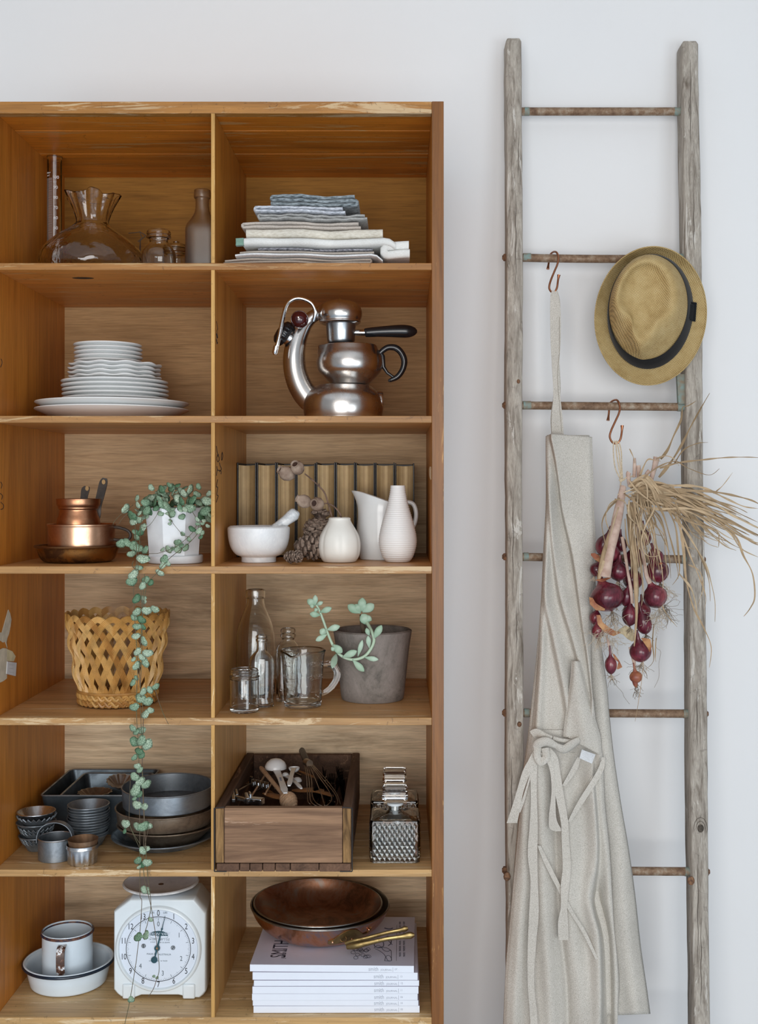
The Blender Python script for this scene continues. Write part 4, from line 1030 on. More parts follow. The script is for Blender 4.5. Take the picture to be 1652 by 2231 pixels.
vine([(365, 1112, Yc - .055), (372, 1132, Yc - .064), (385, 1150, Yc - .066), (400, 1166, Yc - .066), (415, 1170, Yc - .066)], .0004)
vine([(415, 1108, Yc - .05), (430, 1135, Yc - .06), (432, 1158, Yc - .062), (415, 1180, Yc - .064), (390, 1200, .016), (368, 1218, -.012), (340, 1250, F_), (320, 1275, F_), (312, 1330, F_), (305, 1420, F_)])
vine([(430, 1140, Yc - .06), (418, 1162, Yc - .062), (385, 1190, .02), (350, 1204, .016), (330, 1206, .012), (310, 1206, .0)], .0005)
vine([(300, 1105, Yc - .05), (295, 1140, .03), (296, 1180, .005), (298, 1210, -.012), (295, 1250, F_), (291, 1290, F_), (295, 1370, F_), (300, 1450, F_), (297, 1540, F_), (302, 1640, F_), (304, 1760, F_), (305, 1880, F_), (305, 1950, F_), (309, 1965, F_), (305, 2030, F_), (301, 2060, F_), (296, 2100, F_), (283, 2180, F_), (272, 2231, F_), (268, 2260, F_)])
vine([(310, 1115, Yc - .055), (302, 1200, -.006), (301, 1240, F_), (308, 1300, F_), (310, 1400, F_), (306, 1500, F_), (308, 1600, F_), (312, 1720, F_), (318, 1850, F_), (322, 1910, F_), (329, 1970, F_), (322, 2010, F_), (316, 2030, F_)])
vine([(315, 1250, F_), (309, 1350, F_), (304, 1470, F_), (312, 1560, F_), (310, 1690, F_), (314, 1800, F_), (313, 1900, F_), (330, 1980, F_), (342, 2060, F_), (347, 2110, F_), (341, 2135, F_), (334, 2155, F_), (323, 2172, F_)])
vine([(306, 1840, F_), (284, 1800, F_), (282, 1750, F_), (284, 1700, F_)], .0004)
vine([(310, 1860, F_), (296, 1830, F_), (283, 1800, F_)], .0004)
vine([(312, 1862, F_), (318, 1830, F_), (325, 1800, F_)], .0004)
vine([(338, 1500, F_), (345, 1525, F_), (356, 1555, F_), (367, 1578, F_)], .0005)
vine([(275, 1112, .03), (262, 1122, .03), (250, 1135, .03), (246, 1143, .03)], .0004)
vine([(280, 1118, .03), (268, 1128, .03), (259, 1141, .03)], .0004)
vine([(290, 1100, Yc - .05), (280, 1108, .03), (275, 1112, .03)], .0005)
vine([(303, 1176, .02), (307, 1183, .01), (303, 1190, .005)], .0005); vine([(291, 1222, 0.0), (288, 1232, -.004), (296, 1242, -.01)], .0006)

# ================================================================ row 3 right: books
m_page = NT('gilt_page_edges'); c = m_page.coord((700, 14, 3)); n = m_page.noise(c, 1.0, 3, .7); n2 = m_page.noise(m_page.coord(), 30, 4)
m_page.set(Base_Color=m_page.mix(1.0, m_page.ramp(n, [(0.35, (0.20, 0.12, 0.045)), (0.5, (0.34, 0.22, 0.09)), (0.68, (0.46, 0.33, 0.16))]), m_page.ramp(n2, [(0.35, 0.75), (0.65, 1.0)]), 'MULTIPLY'), Roughness=0.5, Metallic=0.25, Normal=m_page.bump(n, .3, .0006))
m_page = m_page.m
m_cover = plain('black_leather', (0.007, 0.006, 0.006), 0.4, var=0.2, bump=0.3, bs=400)
Yb = 0.264
xb0 = -0.3204
bw = (X(904, Yb) - xb0) / 9
blab = ['first', 'second', 'third', 'fourth', 'fifth', 'sixth', 'seventh', 'eighth', 'ninth']
rb = random.Random(5)
for i in range(9):
    xa = xb0 + i * bw; xb = xa + bw - 0.0008; hz = Z(1008, Yb) + rb.uniform(-.001, .001); yb = Yb + rb.uniform(-.001, .002)
    bk = thing('book', ((xa + xb) / 2, yb + .06, z3), '%s black leather bound old book from the left, fore edge outward' % blab[i] if i else 'leftmost black leather bound old book with gilt fore edge outward', 'book', 'old black books standing behind the vases')
    m = MB(); dp = 0.125; c_ = 0.0026
    m.box(xa, xa + c_, yb, yb + dp, z3, hz); m.box(xb - c_, xb, yb, yb + dp, z3, hz); m.box(xa, xb, yb + dp - .003, yb + dp, z3, hz)
    m.build('cover', m_cover, bk, smooth=False, bevel=0.0008)
    # page block with concave fore edge and slightly curved top
    rings = []; nn = 8
    for zf, in_ in ((z3 + .003, 0), (hz - .0048, 0)):
        fr = []
        for q in range(nn + 1):
            u = q / nn; x = xa + c_ + .0002 + (xb - xa - 2 * c_ - .0004) * u
            fr.append(Vector((x, yb + .0035 + .004 * sin(pi * u), zf - (0.0012 * sin(pi * u) if zf > z3 + .01 else 0))))
        fr += [Vector((xb - c_ - .0002, yb + dp - .004, zf)), Vector((xa + c_ + .0002, yb + dp - .004, zf))]
        rings.append(fr)
    m = MB(); m.rings(rings); m.build('page_block', m_page, bk, angle=50)
# mortar and pestle
t = NT('white_marble'); c = t.coord(); n = t.noise(c, 14, 8, 0.7, 2.5)
t.set(Base_Color=t.ramp(n, [(0.40, (0.74, 0.76, 0.77)), (0.49, (0.50, 0.54, 0.57)), (0.54, (0.76, 0.78, 0.79))]), Roughness=0.3); m_marble = t.m
t = NT('pale_marble'); c = t.coord(); n = t.noise(c, 9, 8, 0.7, 2.0)
t.set(Base_Color=t.ramp(n, [(0.40, (0.76, 0.78, 0.79)), (0.50, (0.70, 0.72, 0.74)), (0.56, (0.78, 0.79, 0.80))]), Roughness=0.32); m_marble2 = t.m
Yc = yc(3, 1227, 36)
o = vessel('mortar', 564, Yc, z3, [(36, 0), (37.5, 1), (37.5, 9), (39, 12), (50, 17), (60, 30), (65.5, 48), (67.5, 66), (67.5, 74), (66, 76)], m_marble2, t=.006, tb=.012, n=72, angle=45, sub=4)
tag(o, 'white marble mortar bowl at the left front of the book shelf', 'mortar')
m = MB(); pts = sm([(552, 1186, 10), (572, 1170, 11.5), (600, 1151, 10.5), (622, 1135, 11.5), (636, 1124, 13.5), (643, 1119, 13), (648, 1116, 8), (650, 1114, 2)], 5)
m.tube([P(a, b, Yc + .002) for a, b, c in pts], [c * k(Yc) for a, b, c in pts], 24)
tag(m.build('pestle', m_marble, angle=70), 'grey veined white marble pestle leaning out of the mortar', 'pestle')
# lobed vase
Yc = yc(3, 1227, 34)
def lobes(a, f, r, z):
    h = (z - z3) / (k(Yc) * 95); g = max(0, sin(pi * min(1, max(0, h / .92)))) ; d = abs(sin(3 * (a + 0.35)))
    return 1 - 0.05 * g * (1 - d) ** 3
m_cer = plain('cream_ceramic', (0.78, 0.77, 0.72), 0.4, var=0.02)
o = vessel('lobed_vase', 740, Yc, z3, [(31, 0), (36, 2), (43, 14), (46, 34), (43.5, 54), (36, 70), (28, 83), (24, 91), (24, 95), (23, 96)], m_cer, t=.003, n=96, mod=lobes, sub=5)
tag(o, 'small cream lobed ceramic vase holding dried gumnut sprigs', 'vase')
m_twig = plain('dry_twig', (0.20, 0.12, 0.085), 0.8, var=0.25, vs=120)
m_nut = plain('gumnut_skin', (0.40, 0.31, 0.24), 0.8, var=0.3, vs=55, bump=0.6, bs=160, col2=(0.22, 0.15, 0.11))
m_hole = plain('gumnut_hollow', (0.05, 0.022, 0.014), 0.9)
def gumnut(px, py, Y, r_px, d, parent, stretch=1.15):
    c = P(px, py, Y); d = Vector(d).normalized(); u = d.orthogonal().normalized(); w = d.cross(u); r = r_px * k(Y)
    prof = [(-1.25, .08), (-1.05, .35), (-.7, .78), (-.2, 1.0), (.3, .95), (.65, .72), (.8, .56), (.95, .54), (1.05, .60), (1.08, .52), (.98, .42), (.5, .38)]
    m = MB(); m.rings([[c + d * (q * r * stretch) + (u * cos(2 * pi * j / 20) + w * sin(2 * pi * j / 20)) * (rr * r * (1 + .04 * sin(3 * j))) for j in range(20)] for q, rr in prof])
    g = m.build('gumnut', m_nut, parent, angle=60)
    m = MB(); m.rings([[c + d * (q * r * stretch) + (u * cos(2 * pi * j / 14) + w * sin(2 * pi * j / 14)) * (.40 * r) for j in range(14)] for q in (0.3, 0.85)]); m.build('hollow', m_hole, g)
for lab, stem, nuts in (('tall dried gumnut sprig with two round pods leaning left from the vase', [(728, 1150, 0), (724, 1129, 0), (716, 1100, -.004), (708, 1075, -.006), (696, 1060, -.008), (680, 1045, -.01), (664, 1032, -.012)], [(648, 1019, 15, (-.25, -.8, .45)), (624, 1031, 16, (-.75, -.5, .45))]),
                        ('short dried gumnut sprig with two pods beside the pinecone', [(750, 1150, 0), (745, 1130, 0), (738, 1115, -.004), (727, 1103, -.006), (714, 1097, -.008), (704, 1098, -.01)], [(691, 1098, 15, (-.35, -.9, .1)), (662, 1092, 14.5, (-.8, -.2, .35))])):
    b = thing('gumnut_sprig', (X(stem[0][0], Yc), Yc, Z(1150, Yc)), lab, 'dried sprig', 'dried gumnut sprigs in the lobed vase')
    m = MB(); w = [Vector(p) for p in sm([tuple(P(x, y, Yc + o)) for x, y, o in stem], 5)]; m.tube(w, [0.0017 - 0.0005 * i / len(w) for i in range(len(w))], 8); m.build('stem', m_twig, b)
    if stem[0][0] == 728:
        m = MB(); m.tube([P(697, 1062, Yc - .008), P(695, 1052, Yc - .008)], .0011, 6); m.build('twig_stub', m_twig, b)
    for i, (x, y, r, d) in enumerate(nuts): gumnut(x, y, Yc - .012 - (.004 if i == 0 else 0), r, d, b)
    m = MB(); m.tube([P(nuts[0][0] + 10, nuts[0][1] + 6, Yc - .012), P(nuts[1][0] + 8, nuts[1][1] + 2, Yc - .012)], .0012, 6); m.build('twig_fork', m_twig, b)
# pinecones
m_cone = plain('pinecone_scale', (0.15, 0.10, 0.075), 0.75, var=0.3, vs=150, col2=(0.045, 0.03, 0.022))
m_conet = plain('pinecone_tip', (0.30, 0.22, 0.17), 0.75, var=0.3, vs=200)
def pinecone(c, axis, L, R, n, label, rx=1.0):
    c = Vector(c); d = Vector(axis).normalized(); u = d.orthogonal().normalized(); w = d.cross(u)
    th = thing('pinecone', (c.x, c.y, c.z), label, 'pinecone', 'pinecones behind the lobed vase')
    m = MB(); m.rings([[c + d * (L * q) + (u * cos(2 * pi * j / 12) + w * sin(2 * pi * j / 12)) * (R * rr) for j in range(12)] for q, rr in ((0.02, .2), (.2, .6), (.5, .55), (.8, .35), (.97, .08))]); m.build('core', m_cone, th)
    sc_, tp = MB(), MB()
    for i in range(n):
        f = (i + .5) / n; a = i * 2.39996; prof = (sin(pi * min(1, f * 1.15 + .1)) ** .7) if f < .78 else 1.06 * (1.02 - f) / .24 * .62
        prof = max(.12, prof); q = c + d * (L * f)
        rad = (u * cos(a) + w * sin(a)); tan = d.cross(rad); out = (rad * .86 + d * .5).normalized()
        ln = R * prof; wd = min(R * .36, 4.6 * R * prof / sqrt(n)) ; b0 = q + rad * (R * .3 * prof)
        tipc = q + out * ln; nrm = out.cross(tan).normalized()
        sc_.rings([[b0 - tan * wd * .3 - nrm * .001, b0 + tan * wd * .3 - nrm * .001, b0 + tan * wd * .3 + nrm * .001, b0 - tan * wd * .3 + nrm * .001],
                  [tipc - tan * wd - nrm * wd * .22, tipc + tan * wd - nrm * wd * .22, tipc + tan * wd + nrm * wd * .3, tipc - tan * wd + nrm * wd * .3]])
        tp.rings([[tipc - tan * wd * .98 - nrm * wd * .24, tipc - nrm * wd * .4, tipc + tan * wd * .98 - nrm * wd * .24, tipc + tan * wd * .9 + nrm * wd * .25, tipc + nrm * wd * .4, tipc - tan * wd * .9 + nrm * wd * .25],
                 [tipc + out * wd * .55 + (p - tipc) * .2 for p in (tipc - tan * wd, tipc - nrm * wd, tipc + tan * wd, tipc + tan * wd, tipc + nrm * wd, tipc - tan * wd)]])
    o = sc_.build('scales', m_cone, th, smooth=False); o['kind'] = 'stuff'; o = tp.build('scale_tips', m_conet, th, smooth=False); o['kind'] = 'stuff'
Yp3 = 0.165
pinecone((X(693, Yp3), Yp3, z3 + .002), (0.05, 0, 1), 0.098, 0.031, 90, 'tall brown pinecone standing upright behind the lobed vase')
pinecone((X(640, .12), .12, z3 + .027), (1, .1, .02), 0.066, 0.025, 60, 'brown pinecone lying on its side in front of the tall one')
pinecone((X(618, .062), .066, z3 + .0125), (.75, -.25, .0), 0.024, 0.012, 34, 'tiny dark pinecone just right of the mortar foot')
pinecone((X(636, .05), .055, z3 + .0135), (.75, -.6, .03), 0.022, 0.0118, 34, 'tiny pinecone with pale tipped scales at the shelf front')
# creamer jug
Yc = 0.2065; kc = k(Yc)
cj = thing('white_jug', (X(834, Yc), Yc, z3), 'white porcelain jug with a long pointed spout behind the ribbed vase', 'jug')
def jugmod(a, f, r, z):
    h = (z - z3) / (kc * 150); 
    if h <= .55: return (r, z)
    g = (h - .55) / .45; d = (1 - cos(a)) / 2     # a = pi is the spout side
    sp = exp(-((abs(a - pi)) / .42) ** 2)
    zz = z - g * (1 - d) * 0.030 * 1.0 + g * d * .006
    return (r * (1 + g ** 2 * (0.06 * d + .30 * sp)), zz)
vessel('jug_body', 832, Yc, z3, [(46, 0), (48, 2), (52, 20), (54.5, 45), (54.5, 65), (52, 95), (50, 115), (50.5, 130), (52, 142)], m_porc, cj, t=.0028, n=90, mod=jugmod, sub=5)
hp = sm([(878, 1098, 5), (888, 1094, 5), (900, 1098, 5), (906, 1112, 5), (906, 1130, 5), (900, 1148, 5), (888, 1160, 4), (882, 1166, 4)], 5)
m = MB(); m.tube([P(a, b, Yc) for a, b, c in hp], [c * kc for a, b, c in hp], 12, flat=1.3); m.build('handle', m_porc, cj)
# ribbed vase
Yc = yc(3, 1226, 25); kc = k(Yc)
prof = sm([(24, 0), (27, 2), (34, 12), (40, 32), (41.5, 48), (39, 66), (32.5, 92), (26.5, 112), (22, 128), (17.5, 150), (16, 164), (16, 166)], 9)
pr = []
for i in range(len(prof) - 1):
    for q in range(4):
        f = q / 4; pr.append((prof[i][0] + (prof[i + 1][0] - prof[i][0]) * f, prof[i][1] + (prof[i + 1][1] - prof[i][1]) * f))
pr.append(prof[-1])
out = [(0, z3)] + [((r + (0.34 * sin(h * 2 * pi / 4.6) if 6 < h < 160 else 0)) * kc, z3 + h * kc) for r, h in pr]
inn = [((r - 2.5) * kc, z3 + h * kc) for r, h in reversed(prof) if h > 6] + [(0, z3 + .005)]
m = MB(); m.lathe(X(867, Yc), Yc, out + inn, 72)
tag(m.build('ribbed_vase', plain('matte_white_ceramic', (0.80, 0.785, 0.77), 0.55, var=0.01), angle=60), 'tall matte white bottle vase with fine horizontal ribs', 'vase')
# ================================================================ row 4 left: wicker basket
z4 = zs(4)
t = NT('wicker_cane'); inf = t.n('ShaderNodeObjectInfo'); c = t.coord(); n = t.noise(c, 60, 4)
bc_ = t.ramp(inf.outputs['Random'], [(0, (0.40, 0.19, 0.05)), (0.5, (0.56, 0.31, 0.09)), (1, (0.66, 0.41, 0.15))])
t.set(Base_Color=t.mix(1.0, bc_, t.ramp(n, [(0.3, 0.7), (0.6, 1.0)]), 'MULTIPLY'), Roughness=0.42, Normal=t.bump(n, .2, .001)); m_wick = t.m
Yc = yc(4, 1545, 80); kb = k(Yc); bxc = X(257, Yc)
bk = thing('wicker_basket', (bxc, Yc, z4), 'round open weave golden wicker basket with a scalloped rim and braided foot', 'basket')
Hb = Z(1066 + 0, 0) - Z(1066, 0)
ztopb = ZC - 0.232; Hb = ztopb - z4
def brad(h):   # radius along the height 0..1
    return (79 + (110 - 79) * h ** 0.9) * kb
N = 22; span = 2 * pi * 3.4 / 22
for i in range(N):
    th0 = 2 * pi * i / N; nseg = 54; width = 0.0120; cane = 5
    rings = []
    pts = []; nr = []
    for q in range(nseg + 1):
        s_ = -1 + 2 * q / nseg
        h = 1 - abs(s_) ** 1.55; hh = 0.12 + 0.88 * h
        a = th0 + span * s_
        # over / under where it crosses the others
        wv = 0.0030 * sin(2 * pi * (s_ * 3.4) + (0 if s_ < 0 else pi)) * min(1, (1.02 - h) * 4)
        r = brad(hh) + wv
        pts.append(Vector((bxc + r * cos(a), Yc + r * sin(a), z4 + Hb * hh - 0.002))); nr.append(Vector((cos(a), sin(a), 0)))
    m = MB()
    for q in range(nseg + 1):
        t_ = (pts[min(q + 1, nseg)] - pts[max(q - 1, 0)]).normalized(); nn_ = nr[q]; w = t_.cross(nn_).normalized(); nn_ = w.cross(t_)
        ring = []
        for j in range(cane * 2 + 1):
            u = (j / (cane * 2) - .5) * width; b = .0017 if j % 2 else .0001
            ring.append(pts[q] + w * u + nn_ * b)
        ring += [pts[q] + w * (width / 2) - nn_ * .001, pts[q] - w * (width / 2) - nn_ * .001]
        rings.append(ring)
    m.rings(rings); m.build('cane_strand', m_wick, bk, angle=50)
# foot: two plaited rows and a floor
for row, (zo, rr) in enumerate(((0.0075, 80.5), (0.0185, 81.5))):
    for s_ in range(3):
        pts = []
        for q in range(241):
            a = 2 * pi * q / 240; ph = a * 12 + s_ * 2 * pi / 3
            r = rr * kb + 0.0026 * sin(ph) ; pts.append(Vector((bxc + r * cos(a), Yc + r * sin(a), z4 + zo + 0.0048 * sin(2 * ph) * .8)))
        m = MB(); m.tube(pts, 0.0029, 6, cap=False); m.build('plaited_foot', m_wick, bk)
m = MB(); m.lathe(bxc, Yc, [(0, z4 + .004), (78 * kb, z4 + .004), (78 * kb, z4 + .009), (0, z4 + .009)], 48); m.build('basket_floor', m_wick, bk)
m = MB(); pts = []
for q in range(241):
    a = 2 * pi * q / 240; r = brad(.14); pts.append(Vector((bxc + r * cos(a), Yc + r * sin(a), z4 + .0255)))
m.tube(pts, 0.0028, 6); m.build('foot_ring', m_wick, bk)

# ================================================================ row 4 right: glass and succulent
Yc = 0.215
o = vessel('milk_bottle', 557, Yc, z4, [(40, 0), (42.5, 4), (42.5, 100), (42, 125), (38, 150), (29, 175), (22, 192), (19.5, 204), (19.5, 212), (21.5, 214), (21.5, 228), (19, 230)], m_glass, t=.003, tb=.005, n=64)
tag(o, 'tall clear glass milk bottle at the back of the fourth right cubby', 'bottle')
Yc = yc(4, 1543, 14)
o = vessel('flask_bottle', 570, Yc, z4, [(24, 0), (27, 3), (26, 20), (27, 60), (27.5, 90), (26, 104), (20, 114), (13, 121), (11, 128), (11, 142), (12.5, 143), (12.5, 147), (10.5, 149), (12, 151), (12, 154), (10, 156)], m_glass, t=.0022, tb=.006, n=56, sy=0.55, sub=4)
tag(o, 'small flat clear flask bottle behind the little jar', 'bottle')
Yc = yc(4, 1530, 25)
def ribs(a, f, r, z):
    h = (z - z4) / (k(Yc) * 160); q = sqmod(z4 + .085, z4 + .10)(a, f, r, z)
    return q * (1 - (.012 * (1 + cos(a * 20)) / 2 if .05 < h < .68 else 0))
o = vessel('ribbed_bottle', 628, Yc, z4, [(24, 0), (25, 3), (25, 92), (26, 95), (26, 101), (25, 104), (25, 107), (26, 109), (25, 114), (20, 122), (15, 128), (14, 134), (17, 137), (17, 142), (14, 145), (16.5, 148), (16.5, 153), (15, 155)], m_glass, t=.0025, tb=.005, n=80, mod=ribs, sub=3)
tag(o, 'square ribbed glass bottle with ringed neck behind the measuring jug', 'bottle')
Yc = yc(4, 1556, 31)
o = vessel('glass_jar', 533, Yc, z4, [(29, 0), (31.5, 3), (32, 10), (32, 66), (31, 70), (29, 73), (32.5, 75), (32.5, 77), (30, 79), (31, 83), (29.5, 86), (31, 88), (30, 91)], m_glass, t=.0026, tb=.006, n=64, sub=3)
tag(o, 'short clear glass jar with screw neck at the front left of the shelf', 'jar')
Yc = yc(4, 1546, 40); km = k(Yc)
mj = thing('measuring_jug', (X(660, Yc), Yc, z4), 'clear glass measuring jug with handle and raised graduations', 'measuring jug')
def mjm(a, f, r, z):
    h = (z - z4) / (km * 122); d = abs((a - radians(250) + pi) % (2 * pi) - pi)
    return (r * (1 + .10 * exp(-(d / .25) ** 2) * max(0, (h - .75) / .25)), z - .006 * exp(-(d / .35) ** 2) * max(0, (h - .8) / .2))
vessel('jug_body', 660, Yc, z4, [(37, 0), (40, 2), (41, 8), (42, 30), (44, 70), (46, 100), (48.5, 116), (50, 120), (49, 122)], glass('jug_glass', (0.96, 0.985, 0.975), 0.0, .3, 50), mj, t=.0034, tb=.009, n=72, mod=mjm)
hp = sm([(704, 1447, 6), (716, 1446, 7), (728, 1452, 7.5), (735, 1466, 7.5), (732, 1482, 7), (722, 1497, 6.5), (710, 1507, 6), (701, 1512, 5)], 6)
m = MB(); m.tube([P(a, b, Yc) for a, b, c in hp], [c * km for a, b, c in hp], 14, flat=1.1); m.build('handle', m_glass, mj)
m_emb = glass('embossed_glass', (1, 1, 1), .15)
def rbody(h): return interp([(0, 40), (30, 42.4), (70, 44.6), (100, 46.6), (120, 50)], h) * km + .0002
m = MB()
for h, a0, a1 in ((92, -58, -18), (64, -58, -12), (64, 200, 250), (92, 200, 240), (40, 200, 252), (78, 196, 212), (50, 196, 212), (36, -60, -20)):
    m.tube([Vector((X(660, Yc) + rbody(h) * cos(radians(a0 + (a1 - a0) * q / 10)), Yc + rbody(h) * sin(radians(a0 + (a1 - a0) * q / 10)), z4 + h * km)) for q in range(11)], .0005, 5)
m.build('graduation_lines', m_emb, mj)
for s_, h, ang in (('1/2 CUP', 98, -52), ('1/3 CUP', 70, -52), ('OZ', 70, 222), ('8', 98, 222)):
    a = radians(ang); rr = rbody(h) + .0006
    text(s_, 0.0095, (X(660, Yc) + rr * cos(a), Yc + rr * sin(a), z4 + h * km), m_print if 0 else m_emb, mj, rot=(pi / 2, 0, a + pi / 2), depth=.0004)
# concrete pot with succulent
t = NT('weathered_concrete'); c = t.coord(); n = t.noise(c, 9, 8, .7, 1.2); n2 = t.noise(c, 160, 3, .8)
t.set(Base_Color=t.mix(1.0, t.ramp(n, [(.30, (0.085, 0.078, 0.068)), (.45, (0.20, 0.175, 0.155)), (.62, (0.27, 0.235, 0.215)), (.75, (0.33, 0.31, 0.28))]), t.ramp(n2, [(.3, .82), (.5, 1.0)]), 'MULTIPLY'), Roughness=.9, Normal=t.bump(n2, .3, .001)); m_conc = t.m
Yc = yc(4, 1534, 68); kp = k(Yc)
sp = thing('potted_succulent', (X(812, Yc), Yc, z4), 'blue green trailing succulent in a grey concrete pot', 'plant')
zr = ZC - (1373 - HY) * kp; hpx = (zr - z4) / kp
vessel('pot', 812, Yc, z4, [(64, 0), (68, 3), (72, hpx * .25), (79, hpx * .7), (85, hpx - 4), (85, hpx)], m_conc, sp, t=.007, n=72, sub=3)
m = MB(); m.lathe(X(812, Yc), Yc, [(0, zr - .02), (76 * kp, zr - .022), (74 * kp, zr - .03), (0, zr - .03)], 36); m.build('soil', plain('dry_soil', (0.03, 0.025, 0.02), .95, bump=1.0), sp)
t = NT('succulent_leaf'); c = t.coord(); n = t.noise(c, 18, 3)
t.set(Base_Color=t.ramp(n, [(.35, (0.25, 0.40, 0.27)), (.65, (0.44, 0.57, 0.45))]), Roughness=.45, Subsurface_Weight=0.05); m_suc = t.m
m_sucst = plain('pale_green_stem', (0.46, 0.60, 0.44), .5, var=.08)
def sleaf(b, tp, w, Y, dy=-.004):
    a, e = P(b[0], b[1], Y), P(tp[0], tp[1], Y + dy); d = e - a; L = d.length; d.normalize()
    side = d.cross(Vector((0, 1, 0))).normalized(); nn_ = side.cross(d); ww = w * k(Y) / 2; rings = []
    for q, f in ((0, .18), (.12, .34), (.3, .72), (.5, .98), (.7, 1.0), (.85, .74), (.94, .42), (1.0, .05)):
        cc = a + d * (L * q) - nn_ * (0.003 * sin(pi * q))
        rings.append([cc + side * (ww * f * cos(j / 12 * 2 * pi)) + nn_ * (max(.0009, ww * f * .30) * sin(j / 12 * 2 * pi)) for j in range(12)])
    m = MB(); m.rings(rings); m.build('leaf', m_suc, sp, angle=80)
Yst = Yc - 0.075
m = MB(); m.tube([P(803, 1425, Yc - .02), P(798, 1395, Yc - .02), P(790, 1362, Yc - .03), P(788, 1340, Yc - .035)], [.006, .0055, .005, .004], 10); m.build('woody_stem', plain('woody_stem', (0.12, 0.085, 0.055), .85, bump=.8), sp)
arc = sm([(793, 1345, Yc - .04), (803, 1362, Yc - .06), (812, 1380, Yst), (815, 1396, Yst), (808, 1414, Yst), (794, 1430, Yst), (772, 1437, Yst), (752, 1433, Yst), (736, 1422, Yst), (724, 1403, Yst), (713, 1376, Yst), (704, 1350, Yst), (696, 1330, Yst), (688, 1315, Yst)], 5)
m = MB(); m.tube([P(*q) for q in arc], [.0034 - .0012 * i / len(arc) for i in range(len(arc))], 10); m.build('green_stem', m_sucst, sp)
for b, tp, w in [((688, 1318), (687, 1296), 11), ((687, 1318), (670, 1306), 15), ((690, 1318), (704, 1311), 9), ((686, 1320), (675, 1320), 9), ((697, 1334), (723, 1324), 13), ((699, 1340), (675, 1337), 13), ((692, 1332), (686, 1325), 9), ((712, 1372), (741, 1364), 14), ((711, 1380), (697, 1372), 16), ((713, 1382), (688, 1396), 12),
                 ((725, 1404), (746, 1422), 17), ((730, 1418), (722, 1410), 9), ((733, 1424), (724, 1456), 14), ((746, 1432), (778, 1418), 15), ((768, 1437), (794, 1463), 14), ((794, 1432), (825, 1437), 11), ((780, 1430), (790, 1394), 10), ((805, 1412), (802, 1385), 11), ((814, 1392), (832, 1362), 15), ((805, 1385), (798, 1368), 10)]:
    sleaf(b, tp, w, Yst - .002, -.045 if tp == (724, 1456) else -.004)
for b, tp, w in [((786, 1336), (758, 1318), 19), ((788, 1332), (790, 1302), 19), ((790, 1334), (815, 1316), 20), ((786, 1334), (774, 1316), 15), ((788, 1330), (796, 1312), 14), ((804, 1362), (788, 1338), 22), ((792, 1340), (810, 1352), 14)]:
    sleaf(b, tp, w, Yc - .05)
# ================================================================ row 5 left: tins
z5 = zs(5)
m_tin = metal('aged_tin', (0.31, 0.345, 0.38), 0.32, (0.17, 0.19, 0.21), 0.38, 0.62, 22, metallic=0.8, rough2=0.5)
m_tind = metal('blackened_tin', (0.26, 0.30, 0.33), 0.36, (0.12, 0.14, 0.155), 0.4, 0.6, 25, metallic=0.65, rough2=0.55)
m_tinb = metal('brown_burnt_tin', (0.30, 0.24, 0.18), 0.36, (0.15, 0.11, 0.08), 0.4, 0.6, 25, metallic=0.7, rough2=0.5)
m_tinbright = metal('bright_tin', (0.74, 0.76, 0.79), 0.24, (0.45, 0.46, 0.48), 0.4, 0.6, 25, rough2=0.4)
m_tray = metal('blued_steel', (0.11, 0.14, 0.165), 0.32, (0.06, 0.075, 0.09), 0.4, 0.6, 12, metallic=0.7, rough2=0.45)

def tray(name, xl, xr, yf, yb, zb, zt, lab, cat, mat, fl=0.012, grp=None):
    th = thing(name, ((xl + xr) / 2, (yf + yb) / 2, zb), lab, cat, grp)
    def loop(x0, x1, y0, y1, z, r=.012, n=5):
        out = []
        for cx, cy, a0 in ((x1 - r, y1 - r, 0), (x0 + r, y1 - r, 90), (x0 + r, y0 + r, 180), (x1 - r, y0 + r, 270)):
            for q in range(n + 1):
                a = radians(a0 + 90 * q / n); out.append(Vector((cx + r * cos(a), cy + r * sin(a), z)))
        return out
    t_ = .0012; m = MB()
    R = [loop(xl + fl, xr - fl, yf + fl, yb - fl, zb), loop(xl, xr, yf, yb, zt), loop(xl + t_, xr - t_, yf + t_, yb - t_, zt), loop(xl + fl + t_, xr - fl - t_, yf + fl + t_, yb - fl - t_, zb + t_)]
    m.rings(R); m.build('tray_body', mat, th, angle=50)
    m = MB(); lp = loop(xl, xr, yf, yb, zt); m.tube(lp + [lp[0]], .0018, 6); m.build('rolled_rim', m_tin if mat is m_tray else mat, th)
    return th
zr = ZC - .586
tray('roasting_tin', -0.686, -0.500, 0.19, 0.395, z5, zr, 'large dark square roasting tin at the back left of the fifth row', 'roasting tin', m_tray)
tray('loaf_tin', -0.652, -0.508, 0.196, 0.380, z5 + .0125, zr - .004, 'dark blued loaf tin lying inside the larger roasting tin', 'loaf tin', m_tray, .010)
